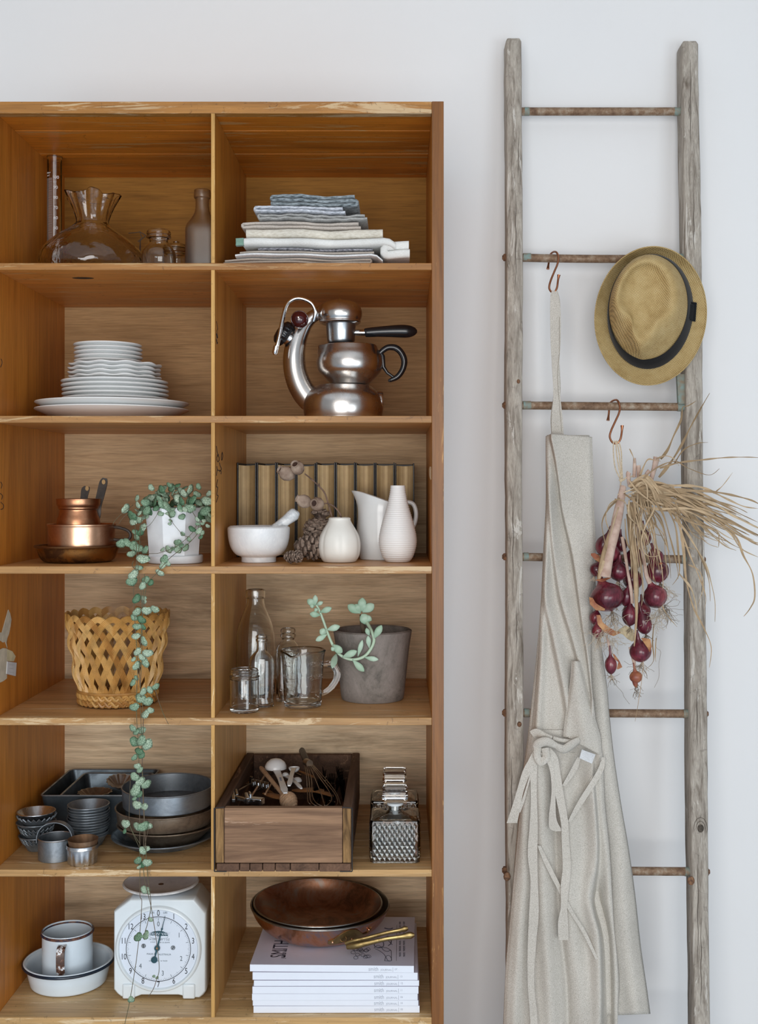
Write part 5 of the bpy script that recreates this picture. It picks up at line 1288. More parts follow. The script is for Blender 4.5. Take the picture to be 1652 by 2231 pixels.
def fluted(cx, Y, z0, r0, r1, h, nf, amp, mat, parent=None, name='tin_shell', t=.0007, zig=0.0, M=None, n=None):
    n = n or nf * 6; x = X(cx, Y) if isinstance(cx, (int,)) else cx
    def mod(a, f, r, z):
        g = max(0, (z - z0) / h); s_ = abs(((a * nf / (2 * pi)) % 1) * 2 - 1) * 2 - 1
        return (r * (1 + amp * s_ * (0.25 + 0.75 * min(1, g * 2))) if r > r0 * .6 else r, z + (zig * s_ * g if r > r0 * .8 else 0))
    m = MB(); m.lathe(x, Y, [(0, z0), (r0, z0), (r0 + (r1 - r0) * .5, z0 + h * .5), (r1, z0 + h - .0016), (r1 + .0011, z0 + h - .0012), (r1 + .0011, z0 + h), (r1 - t * 1.5, z0 + h), (r0 + (r1 - r0) * .5 - t, z0 + h * .5), (r0 - t, z0 + t * 1.5), (0, z0 + t * 1.5)], n, mod, 1.0, M)
    return m.build(name, mat, parent, angle=30)
# scalloped tins lying in the loaf tin
x_ = X(207, .275)
o = fluted(x_, 0.275, zr - .028, .014, .032, .014, 14, .05, m_tinb, n=112); o.name = 'scallop_tin'; tag(o, 'brown scalloped tartlet tin lying in the loaf tin', 'tart tin', 'scalloped tins in the roasting tin')
from mathutils import Matrix
Mx = Matrix.Rotation(radians(14), 3, 'X') @ Matrix.Rotation(radians(8), 3, 'Y')
c_ = P(264, 1704, 0.262)
o = fluted(c_.x, c_.y, c_.z - .010, .012, .027, .013, 16, .04, m_tinbright, n=128, M=(c_, Mx)); o.name = 'scallop_tin'; tag(o, 'shiny scalloped tin leaning beside the grey cake tin', 'tart tin', 'scalloped tins in the roasting tin')
# left stack of fluted tins
Yc = 0.112; r = 42 * k(Yc); zc = z5
rows_ = [(0.72, .017, 'z', m_tind), (0.78, .016, 'z', m_tind), (0.86, .014, 'p', m_tin), (0.80, .016, 'z', m_tind), (0.86, .015, 'z', m_tind), (0.98, .016, 'p', m_tin), (0.94, .018, 'z', m_tin), (0.95, .019, 'p', m_tinbright)]
gaps = [0.0, .0065, .0135, .020, .0275, .036, .044, .052]
nm = ['lowest', 'second lowest', 'third lowest', 'fourth', 'fifth', 'third highest', 'second highest', 'top']
for i, (f, h, kd, mt) in enumerate(rows_):
    if kd == 'z': o = fluted(X(80 - (i % 3), Yc), Yc, zc + gaps[i], r * f * .62, r * f, h, 22, .05, mt, zig=.0028)
    else: o = fluted(X(79, Yc), Yc, zc + gaps[i], r * f * .60, r * f, h, 18, .004, mt, n=96)
    o.name = 'tart_tin'; tag(o, '%s tartlet tin of the fluted stack by the left panel' % nm[i], 'tart tin', 'fluted tartlet tins stacked at the left')
# middle stack of small pans
Yc = 0.143; r = 43.5 * k(Yc)
ztopm = ZC - (1751 - HY) * k(Yc); H0 = ztopm - z5; nT = 12
for i in range(nT):
    f = 1.0 - (0.05 if i < 3 else 0) + 0.01 * sin(i * 2.3); z0 = z5 + (H0 - .021) * i / (nT - 1)
    o = fluted(X(193 + int(1.5 * sin(i * 1.7)), Yc), Yc, z0, r * f * .70, r * f, .021, 8, .001, m_tin if i > 3 else m_tind, n=72, t=.0006)
    o.name = 'patty_tin'; lab = 'round patty tin in the tall stack behind the cutter, %s' % (['at the bottom', 'second from bottom', 'third from bottom', 'fourth from bottom', 'fifth from bottom', 'sixth from bottom', 'sixth from top', 'fifth from top', 'fourth from top', 'third from top', 'second from top', 'shiny and topmost'][i])
    tag(o, lab, 'cake tin', 'round patty tins stacked in the middle')
# pastry cutter with strap handle
Yc = yc(5, 1881, 37); kc = k(Yc)
ct_ = thing('pastry_cutter', (X(122, Yc), Yc, z5), 'round tin pastry cutter with an arched strap handle at the front', 'pastry cutter')
hh = (ZC - (1823 - HY) * kc) - z5
m = MB(); R_ = 37.5 * kc; m.lathe(X(122, Yc), Yc, [(R_, z5), (R_, z5 + hh), (R_ - .001, z5 + hh), (R_ - .001, z5)], 56); m.rings([[Vector((X(122, Yc) + (R_ - .001) * cos(a / 56 * 2 * pi), Yc + (R_ - .001) * sin(a / 56 * 2 * pi), z5 + zz)) for a in range(56)] for zz in (.001, .002)])
m.build('cutter_body', m_tin, ct_, angle=40)
m = MB(); m.tube([Vector((X(122, Yc) + R_ * cos(a / 40 * 2 * pi), Yc + R_ * sin(a / 40 * 2 * pi), z5 + hh)) for a in range(41)], .0013, 6); m.build('rolled_rim', m_tinbright, ct_)
L_, RR = [], []
for q in range(25):
    a = pi * q / 24; x = X(122, Yc) + (R_ + .0012) * cos(a) * 1.0; z = z5 + hh - .008 + (.036 * sin(a) ** .75)
    L_.append(Vector((x, Yc - .0065 - .004 * (1 if q < 12 else 1), z))); RR.append(Vector((x, Yc + .0045, z)))
m = MB(); m.ribbon(L_, RR, .0012); m.build('strap_handle', m_tin, ct_, angle=60)
for s_ in (-1, 1):
    m = MB(); m.sphere((X(122, Yc) + s_ * (R_ + .002), Yc - .003, z5 + hh - .007), .0016, n=8, m=6); m.build('rivet', m_tinbright, ct_)
# fluted jelly moulds
Yc = yc(5, 1889, 29); kc = k(Yc)
hh = (ZC - (1838 - HY) * kc) - z5
def mmod(a, f, r, z):
    g = (z - z5) / hh; s_ = cos(14 * a); return (r * (1 + .055 * s_ * max(0, 1 - g * 1.5)) if r > .004 else r, z)
m = MB(); rr = 34 * kc
m.lathe(X(180, Yc), Yc, [(0, z5 + .002), (rr * .75, z5 + .001), (rr * .84, z5), (rr * .9, z5 + .004), (rr * .95, z5 + hh * .6), (rr * .98, z5 + hh * .8), (rr * 1.02, z5 + hh * .82), (rr, z5 + hh * .86), (rr * 1.01, z5 + hh), (rr * .99, z5 + hh), (rr * .96, z5 + hh * .8), (rr * .86, z5 + .005), (0, z5 + .004)], 140, mmod)
tag(m.build('fluted_mould', m_tinbright, angle=35), 'bright fluted tin mould at the front of the shelf', 'mould', 'nested fluted moulds')
zi = z5 + .0062
m = MB(); rr = 32.5 * kc; hi_ = hh + .003
m.lathe(X(181, Yc), Yc, [(0, zi), (rr * .70, zi), (rr * .80, zi + .004), (rr * .9, zi + hi_ * .6), (rr, zi + hi_), (rr * .975, zi + hi_), (rr * .87, zi + hi_ * .6), (rr * .76, zi + .005), (0, zi + .002)], 120, lambda a, f, r, z: (r * (1 + .03 * cos(16 * a) * max(0, 1 - (z - zi) / hi_ * 1.4)) if r > .004 else r, z))
tag(m.build('fluted_mould', metal('rusty_tin', (0.36, 0.25, 0.17), .5, (0.24, 0.14, 0.08)), angle=35), 'rusty brown lined fluted mould nested inside the bright one', 'mould', 'nested fluted moulds')
# cake tins
def tin_r(cx, Y, z0, rpx_t, rpx_b, h, mat, lab, name='cake_tin', tiltx=0.0, tilty=0.0, lip=0.0, rim=.0014):
    kk = k(Y); x = X(cx, Y); o_ = Vector((x, Y, z0)); M = Matrix.Rotation(radians(tiltx), 3, 'X') @ Matrix.Rotation(radians(tilty), 3, 'Y')
    th = thing(name, (x, Y, z0), lab, 'cake tin', 'round cake tins stacked on the right')
    rt, rb_ = rpx_t * kk, rpx_b * kk; t_ = .0009
    m = MB(); m.lathe(x, Y, [(0, z0), (rb_ - .002, z0), (rb_, z0 + .002), (rt, z0 + h), (rt + lip, z0 + h + .0003), (rt + lip, z0 + h + .0012), (rt - t_, z0 + h + .0012), (rb_ - t_, z0 + .0025), (rb_ - .003, z0 + .001), (0, z0 + .001)], 80, None, 1.0, (o_, M))
    m.build('tin_wall', mat, th, angle=40)
    m = MB(); m.tube([o_ + M @ Vector(((rt + lip) * cos(a / 56 * 2 * pi), (rt + lip) * sin(a / 56 * 2 * pi), h + .0006)) for a in range(57)], rim, 6); m.build('rolled_rim', m_tin if mat is not m_tinb else m_tinb, th)
    return th
Y5 = 0.168
# bottoms up
tin_r(357, Y5 - .006, z5, 106, 86, .014, m_tind, 'wide dark plate shaped tin at the bottom of the cake tin stack', lip=.004)
tin_r(366, Y5, z5 + .0045, 106, 74, .030, m_tinb, 'brown sloping pie tin second from the bottom of the cake tin stack', lip=.002)
tin_r(362, Y5 - .002, z5 + .0372, 107, 103, .028, m_tinb, 'dark brown straight sided cake tin under the grey one', lip=.001)
tin_r(366, Y5 - .005, z5 + .0695, 98, 96, .035, m_tin, 'grey steel cake tin on top of the stack', tiltx=1.0)

# ================================================================ row 5 right: timber box of utensils
m_boxf = wood('box_front_wood', (0.33, 0.195, 0.115), (0.12, 0.065, 0.04), 'X', grain=1.4, rough=.7, wear=.05, wearcol=(.5, .34, .24), bump=.5, spec=.2)
m_boxd = wood('box_dark_wood', (0.15, 0.085, 0.055), (0.045, 0.026, 0.018), 'Y', grain=1.2, rough=.75, bump=.5, spec=.2, wear=.1, wearcol=(.3, .18, .11))
m_boxe = wood('box_end_grain', (0.36, 0.21, 0.09), (0.06, 0.035, 0.02), 'Z', grain=5, rough=.8, bump=1.0, spec=.1)
bx = thing('timber_box', (-0.2, .2, z5), 'old dark timber crate box full of kitchen utensils with a pale front board', 'box')
bxl, bxr = X(469, -.012), X(766, -.012); zt_ = ZC - .552; yf_, yb_ = -0.012, 0.40
zb_ = z5 + .0145
MB().box(bxl, bxl + .0155, yf_ + .001, yb_, zb_, zt_).build('side_board', m_boxd, bx, smooth=False, bevel=.002, segs=3)
MB().box(bxr - .0155, bxr, yf_ + .001, yb_, zb_, zt_).build('side_board', m_boxd, bx, smooth=False, bevel=.002, segs=3)
for a in (bxl, bxr - .0155): MB().box(a + .0008, a + .0147, yf_ - .0004, yf_ + .002, zb_ + .001, zt_ - .002).build('end_grain', m_boxe, bx, smooth=False, bevel=.0012)
MB().box(bxl + .0158, bxr - .0158, yf_, yf_ + .015, zb_ + .0006, zt_ - .001).build('front_board', m_boxf, bx, smooth=False, bevel=.0015)
MB().box(bxl + .0158, bxr - .0158, yb_ - .015, yb_, zb_, zt_ - .001).build('back_board', m_boxd, bx, smooth=False, bevel=.002)
MB().box(bxl + .0158, bxr - .0158, yf_ + .016, yb_ - .016, zb_, zb_ + .004).build('inner_floor', m_boxd, bx, smooth=False)
m_boxb = wood('box_bottom_wood', (0.17, 0.095, 0.06), (0.05, 0.028, 0.02), 'Y', rough=.8, bump=.6, spec=.2)
xs_ = [bxl + .002, bxl + .042, bxl + .060, bxl + .082, bxl + .104, bxl + .130, bxl + .180, bxr - .001]
for i in range(len(xs_) - 1): MB().box(xs_[i] + .0005, xs_[i + 1] - .0006, yf_ + (.0005 if i % 2 else -.0005), yb_, z5 + .0002 * (i % 3), zb_ - .0005).build('bottom_slat', m_boxb, bx, smooth=False, bevel=.0014)
m_strap = plain('black_iron_strap', (0.015, 0.014, 0.014), .6, var=.2)
for xx, s_ in ((bxl, -1), (bxr, 1)):
    m = MB(); m.tube([Vector((xx + s_ * .0012, yf_ - .0012 + .0003 * sin(q), z5 + .001 + (zt_ - z5 - .002) * q / 12)) for q in range(13)], .0011, 6)
    m.tube([Vector((xx + s_ * .0012, yf_ - .001, zt_ - .001)), Vector((xx - s_ * .016, yf_ - .001, zt_ + .0008))], .0009, 6)
    m.tube([Vector((xx + s_ * .0012, yf_ - .001, z5 + .001)), Vector((xx - s_ * .02, yf_ - .002, z5 + .0012))], .001, 6)
    m.build('iron_strap', m_strap, bx)
# utensils; seen positions at a height below the box rim
def BP(px, py, dz=-.012):   # point seen at px,py lying at height zt_+dz
    Y = D * ((ZC - (zt_ + dz)) / ((py - HY) * S) - 1); return Vector((X(px, Y), Y, zt_ + dz))
m_plw = plain('white_melamine', (0.82, 0.83, 0.84), .25, var=.01)
m_ink2 = plain('blue_grey_print', (0.25, 0.30, 0.42), .6)
def spoon(bowl, r_px, han, lab, dz=-.004, up=False, wr=0.0042):
    c = BP(*bowl, dz); kk = k(c.y); r = r_px * kk
    th = thing('measuring_spoon', tuple(c), lab, 'measuring spoon', 'white measuring spoons in the timber box')
    m = MB(); rings = []
    rg = ((r, 0), (r * .98, r * .25), (r * .82, r * .55), (r * .5, r * .8), (r * .1, r * .9))
    s_ = 1 if not up else -1
    rings = [[c + Vector((q * cos(j / 28 * 2 * pi), q * sin(j / 28 * 2 * pi), s_ * h)) for j in range(28)] for q, h in rg]
    inn = [[c + Vector((q * .93 * cos(j / 28 * 2 * pi), q * .93 * sin(j / 28 * 2 * pi), s_ * h * .9)) for j in range(28)] for q, h in reversed(rg[:-1])]
    m.rings(rings[::-1] + [ [p for p in r_] for r_ in inn[::-1]]); m.build('bowl', m_plw, th, angle=70)
    e = BP(*han, dz + .003); d = (e - c).normalized(); a = c + d * r * .9; sd = d.cross(Vector((0, 0, 1))).normalized()
    m = MB(); n = 8; rings = []
    for q in range(n + 1):
        p_ = a.lerp(e, q / n) + Vector((0, 0, .003 * sin(pi * q / n))); w = wr * (1.2 - .3 * sin(pi * q / n)) * (.5 if q == n else 1); h_ = .0013
        rings.append([p_ - sd * w - Vector((0, 0, h_)), p_ + sd * w - Vector((0, 0, h_)), p_ + sd * w + Vector((0, 0, h_)), p_ - sd * w + Vector((0, 0, h_))])
    m.rings(rings); m.build('handle', m_plw, th, angle=60, bevel=.0006)
    return th, a, e
th, a, e = spoon((601, 1674), 24, (622, 1728), 'largest white measuring spoon, bowl turned up side down', dz=-.004, wr=.0062)
text('tablespoon', .0062, tuple(a.lerp(e, .5) + Vector((0, 0, .0046))), m_ink2, th, M=Matrix.Rotation(atan2((e - a).y, (e - a).x), 3, 'Z') @ Matrix.Rotation(0, 3, 'X'), depth=.0001)
spoon((641, 1672), 12, (630, 1712), 'white measuring spoon with open bowl beside the largest one', dz=.004, up=True, wr=.0044)
spoon((648, 1702), 10, (617, 1690), 'small white measuring spoon right of the largest one', dz=-.012, wr=.0036)
spoon((622, 1690), 8, (657, 1718), 'smallest white measuring spoon with a long thin handle', dz=-.008, wr=.0036)
m_bw = wood('pale_beech', (0.66, 0.44, 0.28), (0.50, 0.30, 0.17), 'Z', rough=.6, spec=.2)
hd = thing('honey_dipper', tuple(BP(632, 1742, -.006)), 'pale wooden honey dipper with a grooved head at the front of the box', 'honey dipper')
a = BP(568, 1672, -.002); b = BP(617, 1731, -.012); c = BP(640, 1757, -.030); d = (c - b).normalized()
m = MB(); m.tube([a, a.lerp(b, .05), a.lerp(b, .5), b], [.003, .0046, .0042, .0042], 14); m.build('handle', m_bw, hd)
m = MB(); L0 = .034; pts = [b + d * (L0 * q / 40) for q in range(41)]
m.tube(pts, [.0165 * max(.18, sin(pi * (.12 + .80 * q / 40))) ** .7 * (1 - .10 * (1 if q % 6 < 2 and 3 < q < 38 else 0)) for q in range(41)], 24); m.build('grooved_head', m_bw, hd, angle=60)
# whisk
wh = thing('wire_whisk', tuple(BP(670, 1690, 0)), 'dark wire balloon whisk standing in the timber box', 'whisk')
a = BP(657, 1634, .012); b = BP(671, 1664, .006)
m_wire = metal('dull_wire', (0.42, 0.34, 0.26), .34, (0.26, .2, .15))
m = MB(); m.tube([a, a.lerp(b, .08), a.lerp(b, .6), b], [.004, .0078, .008, .0062], 12, flat=.8); m.build('handle', m_iron, wh)
m = MB(); m.tube([BP(667, 1660, .008), BP(675, 1664, .008)], .0075, 10); m.build('wire_wrap', m_wire, wh)
for pts in ([(664, 1664), (668, 1690), (670, 1720), (671, 1745), (676, 1752)], [(667, 1664), (673, 1695), (675, 1725), (677, 1745), (688, 1755), (697, 1757)], [(670, 1664), (679, 1700), (680, 1730), (688, 1748), (702, 1756)], [(673, 1664), (688, 1700), (700, 1730), (706, 1750), (708, 1757)], [(675, 1664), (697, 1695), (716, 1722), (723, 1740), (716, 1752), (705, 1757)], [(678, 1664), (704, 1698), (728, 1727), (736, 1745), (733, 1755)], [(680, 1664), (712, 1700), (734, 1730), (742, 1752)]):
    m = MB(); w = [BP(x, y, .004 - .016 * i / (len(pts) - 1)) for i, (x, y) in enumerate(pts)]; m.tube([Vector(p) for p in sm([tuple(v) for v in w], 5)], .0009, 6); m.build('wire', m_wire, wh)
# can opener
co = thing('can_opener', tuple(BP(540, 1740, -.02)), 'steel can opener head lying at the front left of the box', 'can opener')
m_bs = metal('bright_steel', (0.62, 0.66, 0.70), .18, (0.42, 0.46, 0.5))
m = MB()
def bar(p, q, w, h, dz=-.006): 
    a, b = BP(p[0], p[1], dz), BP(q[0], q[1], dz); d = (b - a) / 2; sd = d.cross(Vector((0, 0, 1))).normalized() * w; m.obox((a + b) / 2, d, sd, Vector((0, 0, h)))
bar((507, 1734), (535, 1741), .0035, .002); bar((507, 1726), (509, 1745), .003, .003); bar((514, 1722), (517, 1734), .0022, .003); m.build('serrated_jaw', m_bs, co, smooth=False, bevel=.0008)
m = MB(); bar((535, 1743), (573, 1747), .008, .006, -.008); bar((536, 1733), (540, 1746), .003, .006, -.004); bar((543, 1728), (546, 1735), .0022, .004, -.002); m.build('opener_body', m_bs, co, smooth=False, bevel=.0015)
for x, y in ((542, 1745), (553, 1745)):
    m = MB(); q = BP(x, y, -.001); m.lathe(q.x, q.y, [(0, q.z), (.0030, q.z), (.0030, q.z + .0012), (.002, q.z + .0016), (0, q.z + .0016)], 14); m.build('rivet', m_steel, co)
for i in range(5):
    m = MB(); m.box(0, 0, 0, 0, 0, 0); m = MB(); q = BP(519 + i * 3.2, 1741 + i * .8, -.006); m.obox(q, (.0008, 0, 0), (0, .002, 0), (0, 0, .0015)); m.build('tooth', m_bs, co, smooth=False)
# corkscrew spring, wooden spoons, dark fork handles, chrome ring
m = MB(); pts = [BP(548 + 38 * q / 90, 1705 + 8 * q / 90, -.016) + Vector((0, .007 * cos(q * .75), .007 * sin(q * .75))) for q in range(91)]; m.tube(pts, .0011, 6)
tag(m.build('coil_whisk', m_bs), 'steel coil spring of a whisk lying in the box', 'whisk')
m_ws = wood('wooden_spoon', (0.42, 0.20, 0.08), (0.26, 0.11, 0.04), 'X', rough=.5)
for lab, pts, rad in (('brown wooden spoon bowl showing left of the honey dipper', [(574, 1728), (590, 1732), (615, 1737), (640, 1732)], [.003, .010, .012, .004]), ('brown wooden spoon behind the whisk wires', [(636, 1722), (655, 1722), (690, 1722), (725, 1735)], [.004, .011, .012, .004])):
    w = [BP(x, y, -.026) for x, y in pts]; m = MB(); ww = [tuple(v) + (r_,) for v, r_ in zip(w, rad)]; ww = sm(ww, 5); m.tube([Vector(v[:3]) for v in ww], [v[3] for v in ww], 12, flat=1)
    for v in m.v: v.z = w[1].z + (v.z - w[1].z) * .3
    tag(m.build('wooden_spoon', m_ws), lab, 'wooden spoon')
for i, (a, b, lab) in enumerate([((548, 1692), (546, 1706), 'shiny steel band at the left of the box'), ]):
    m = MB(); p0, p1 = BP(*a, -.005), BP(*b, -.02); m.tube([p0, p1], .0032, 10, flat=.4); tag(m.build('steel_band', m_bs), lab, 'utensil')
for i, (a, b, lab) in enumerate([((578, 1688), (548, 1735), 'thin pale skewer lying behind the can opener'), ((592, 1706), (578, 1730), 'short pale stick under the honey dipper handle'), ((520, 1722), (560, 1700), 'dark wire utensil at the left box wall')]):
    m = MB(); m.tube([BP(*a, -.016), BP(*b, -.02)], .0018, 8); tag(m.build('skewer', m_bw if i < 2 else m_wire), lab, 'skewer')
rf = random.Random(13)
nth = ['leftmost'] + [w_ + ' from the left' for w_ in ('second', 'third', 'fourth', 'fifth', 'sixth', 'seventh', 'eighth', 'ninth', 'tenth', 'eleventh', 'twelfth')]
for i in range(12):
    px, py = 508 + 14.5 * i, 1672 + rf.uniform(0, 60); a_ = rf.uniform(0, pi); L = rf.uniform(14, 30)
    p0, p1 = BP(px - L * cos(a_), py - L * .6 * sin(a_), -.030 - rf.uniform(0, .01)), BP(px + L * cos(a_), py + L * .6 * sin(a_), -.030 - rf.uniform(0, .01))
    m = MB(); m.tube([p0, p0.lerp(p1, .5), p1], [.0015, .0030, .0022], 8, flat=.6)
    tag(m.build('utensil_handle', (m_wire, m_steel, m_ws)[i % 3]), '%s of the handles lying low in the timber box' % nth[i], 'utensil', 'jumbled utensils in the timber box')
rf = random.Random(9)
m_fork = metal('tarnished_steel', (0.10, 0.09, 0.08), .22, (0.03, .028, .026))
for i in range(11):
    px, py = 693 + 5.2 * i, 1668 + rf.uniform(0, 60)
    a = BP(px, py, .004 - rf.uniform(0, .012)); d = Vector((rf.uniform(-.25, .25), rf.uniform(-.2, .25), -1)).normalized()
    L = a.z - (zb_ + .008); 
    th = thing('fork', tuple(a + d * .02), 'dark tarnished fork standing tines up in the timber box, %s' % nth[i], 'fork', 'tarnished forks in the timber box')
    u = d.orthogonal().normalized(); u.rotate(Matrix.Rotation(rf.uniform(0, 3), 3, d))
    for q in range(4):
        o_ = u * ((q - 1.5) * .0034); m = MB(); m.tube([a + o_ * 1.0, a + d * .014 + o_, a + d * .022 + o_ * .7], [.0005, .0010, .0012], 6); m.build('tine', m_fork, th)
    m = MB(); m.tube([a + d * .021, a + d * .03, a + d * .04, a + d * (L * .8)], [.0062, .0058, .0022, .0018], 8); m.build('fork_shank', m_fork, th)

# ================================================================ decanters
m_plug = plain('milky_plug', (0.62, 0.66, 0.68), .4, var=.02)
def decanter(cx, Y, lab):
    kk = k(Y); x = X(cx, Y); w = 53 * .00083; g = thing('glass_decanter', (x, Y, z5), lab, 'decanter', 'square diamond cut decanters')
    zt = z5 + .074
    def rr(s_, z, c=.005):
        return [Vector((x + sx * (w * s_ - c * (1 if i_ % 2 else 0)), Y + sy * (w * s_ - c * (0 if i_ % 2 else 1)), z)) for i_, (sx, sy) in enumerate(((-1, -1), (-1, -1), (1, -1), (1, -1), (1, 1), (1, 1), (-1, 1), (-1, 1)))]
    def loop(s_, z, c=.004):
        W_ = w * s_; return [Vector((x + a, Y + b, z)) for a, b in ((-W_, -W_ + c), (-W_ + c, -W_), (W_ - c, -W_), (W_, -W_ + c), (W_, W_ - c), (W_ - c, W_), (-W_ + c, W_), (-W_, W_ - c))]
    m = MB(); m.rings([loop(.96, z5), loop(1, z5 + .002), loop(1, zt - .002), loop(.97, zt + .001), loop(.40, zt + .004, .008), loop(.26, zt + .010, .0085), loop(.22, zt + .018, .007), loop(.15, zt + .018, .005), loop(.18, zt + .008, .006), loop(.86, zt - .006), loop(.9, zt - .01), loop(.9, z5 + .012), loop(.85, z5 + .009)])
    body = m.build('decanter_body', m_glass, g, angle=30)
    # diamond cut front and sides: raised pyramids on the outer face
    nx_, nz_ = 9, 5
    m = MB(); x0_, z0_ = x - w * .90, z5 + .004; cw_, ch_ = w * 1.8 / nx_, .068 / nz_
    for face in range(3):
        for i in range(nx_):
            for j in range(nz_ * 2 - 1):
                cx_ = (i + (.5 if j % 2 == 0 else 1.0)) * cw_; cz_ = (j + 1) * ch_ / 2
                if cx_ + cw_ / 2 > w * 1.8 + 1e-6: continue
                q = [(cx_ - cw_ / 2, cz_), (cx_, cz_ - ch_ / 2), (cx_ + cw_ / 2, cz_), (cx_, cz_ + ch_ / 2)]
                def pt(u, v, o):
                    if face == 0: return Vector((x0_ + u, Y - w - o, z0_ + v))
                    if face == 1: return Vector((x - w - o, Y - w * .9 + u, z0_ + v))
                    return Vector((x + w + o, Y - w * .9 + u, z0_ + v))
                b = len(m.v); m.v += [pt(u, v, .0001) for u, v in q] + [pt(cx_, cz_, .0022)] + [pt(cx_, cz_, .00005)]
                m.f += [(b, b + 1, b + 4), (b + 1, b + 2, b + 4), (b + 2, b + 3, b + 4), (b + 3, b, b + 4), (b, b + 5, b + 1), (b + 1, b + 5, b + 2), (b + 2, b + 5, b + 3), (b + 3, b + 5, b)]
    dd = m.build('diamond_cuts', m_glass, body, smooth=False); dd['kind'] = 'stuff'
    # stopper
    st_ = MB(); zs_ = zt + .0205; st_.lathe(x, Y, [(0, zs_ - .02), (.005, zs_ - .02), (.0065, zs_ - .004), (.0145, zs_ - .002), (.0145, zs_ + .002), (.006, zs_ + .004), (.0055, zs_ + .006), (0, zs_ + .006)], 28)
    s1 = st_.build('stopper', m_plug, g)
    m = MB(); c = .003; a_ = .0225
    def lp(s_, z): W_ = a_ * s_; return [Vector((x + a, Y + b, z)) for a, b in ((-W_, -W_ + c), (-W_ + c, -W_), (W_ - c, -W_), (W_, -W_ + c), (W_, W_ - c), (W_ - c, W_), (-W_ + c, W_), (-W_, W_ - c))]
    zz_ = zs_ + .0062; m.rings([lp(.82, zz_), lp(1, zz_ + .003), lp(1.02, zz_ + .012), lp(.98, zz_ + .015), lp(1.0, zz_ + .021), lp(.9, zz_ + .024)]); m.build('stopper_block', m_glass, s1, smooth=False)
decanter(861, 0.0765, 'front square glass decanter with diamond cut body and block stopper')
decanter(860, 0.205, 'second square glass decanter hidden behind the front one, its stopper showing above')

# ================================================================ row 6 left: enamel basin and mug
z6 = zs(6)
m_enam = plain('white_enamel', (0.68, 0.78, 0.86), .14, var=.02, spec=.5)
m_enblue = plain('dark_blue_enamel', (0.012, 0.024, 0.045), .25, var=.2)
t = NT('chipped_rim'); c = t.coord(); n = t.noise(c, 70, 5, .8)
t.set(Base_Color=t.ramp(n, [(.42, (0.012, 0.022, 0.06)), (.5, (0.10, 0.04, 0.025)), (.58, (0.18, 0.08, 0.05))]), Roughness=.5); m_chip = t.m
Yc = yc(6, 2175, 84) ; kk = k(Yc)
bs = thing('enamel_basin', (X(150, Yc), Yc, z6), 'round white enamel basin with a dark blue rim', 'basin')
hb_ = (ZC - (2090 - HY) * kk) - z6
o_ = Vector((X(150, Yc), Yc, z6)); hpx = hb_ / kk
vessel('basin_body', 150, Yc, z6, [(74, 0), (80, 2), (83, 12), (86, hpx * .5), (89, hpx - 6), (94.5, hpx)], m_enam, bs, t=.0018, tb=.002, n=80)
m = MB(); r = 95 * kk; m.tube([Vector((o_.x + r * cos(a / 64 * 2 * pi), Yc + r * sin(a / 64 * 2 * pi), z6 + hb_ - .0012)) for a in range(65)], .0030, 10); m.build('blue_rim', m_enblue, bs)
m = MB(); r = 93 * kk; m.tube([Vector((o_.x + r * cos(a / 64 * 2 * pi), Yc + r * sin(a / 64 * 2 * pi), z6 + hb_ + .0006)) for a in range(65)], .0024, 10); m.build('white_rim', m_enam, bs)
mgY = Yc + .003; zm = z6 + .0036
mg = thing('enamel_mug', (X(147, mgY), mgY, zm), 'white enamel mug with chipped rim and handle standing in the basin', 'mug')
hm = (ZC - (2028 - HY) * k(mgY)) - zm; hp = hm / k(mgY)
vessel('mug_body', 147, mgY, zm, [(51, 0), (53, 2), (53.5, 10), (53.5, hp - 4), (54, hp)], m_enam, mg, t=.0016, tb=.002, n=72)
m = MB(); r = 54 * k(mgY); m.tube([Vector((X(147, mgY) + r * cos(a / 60 * 2 * pi), mgY + r * sin(a / 60 * 2 * pi), zm + hm - .0004)) for a in range(61)], .0026, 10); m.build('chipped_rim', m_chip, mg)
# handle towards the viewer
xh = X(152, mgY); dirv = Vector((.10, -1, 0)).normalized(); sv = Vector((1, .1, 0))
prof = [(53.5 * k(mgY) - .002, hm * .90), (53.5 * k(mgY) + .016, hm * .90), (53.5 * k(mgY) + .023, hm * .80), (53.5 * k(mgY) + .023, hm * .55), (53.5 * k(mgY) + .014, hm * .30), (53.5 * k(mgY) - .001, hm * .24)]
prof = sm(prof, 5); L_ = [Vector((X(147, mgY), mgY, zm + b)) + dirv * a - sv * .0075 for a, b in prof]; R_ = [Vector((X(147, mgY), mgY, zm + b)) + dirv * a + sv * .0075 for a, b in prof]
t = NT('chipped_enamel_handle'); c = t.coord(); n = t.noise(c, 45, 4, .8)
t.set(Base_Color=t.ramp(n, [(.48, (0.76, 0.80, 0.84)), (.50, (0.16, 0.07, 0.04)), (.56, (0.07, 0.035, 0.025))], 'LINEAR'), Roughness=.4)
m = MB(); m.ribbon(L_, R_, .003); m.build('handle', t.m, mg, angle=60, bevel=.0008)

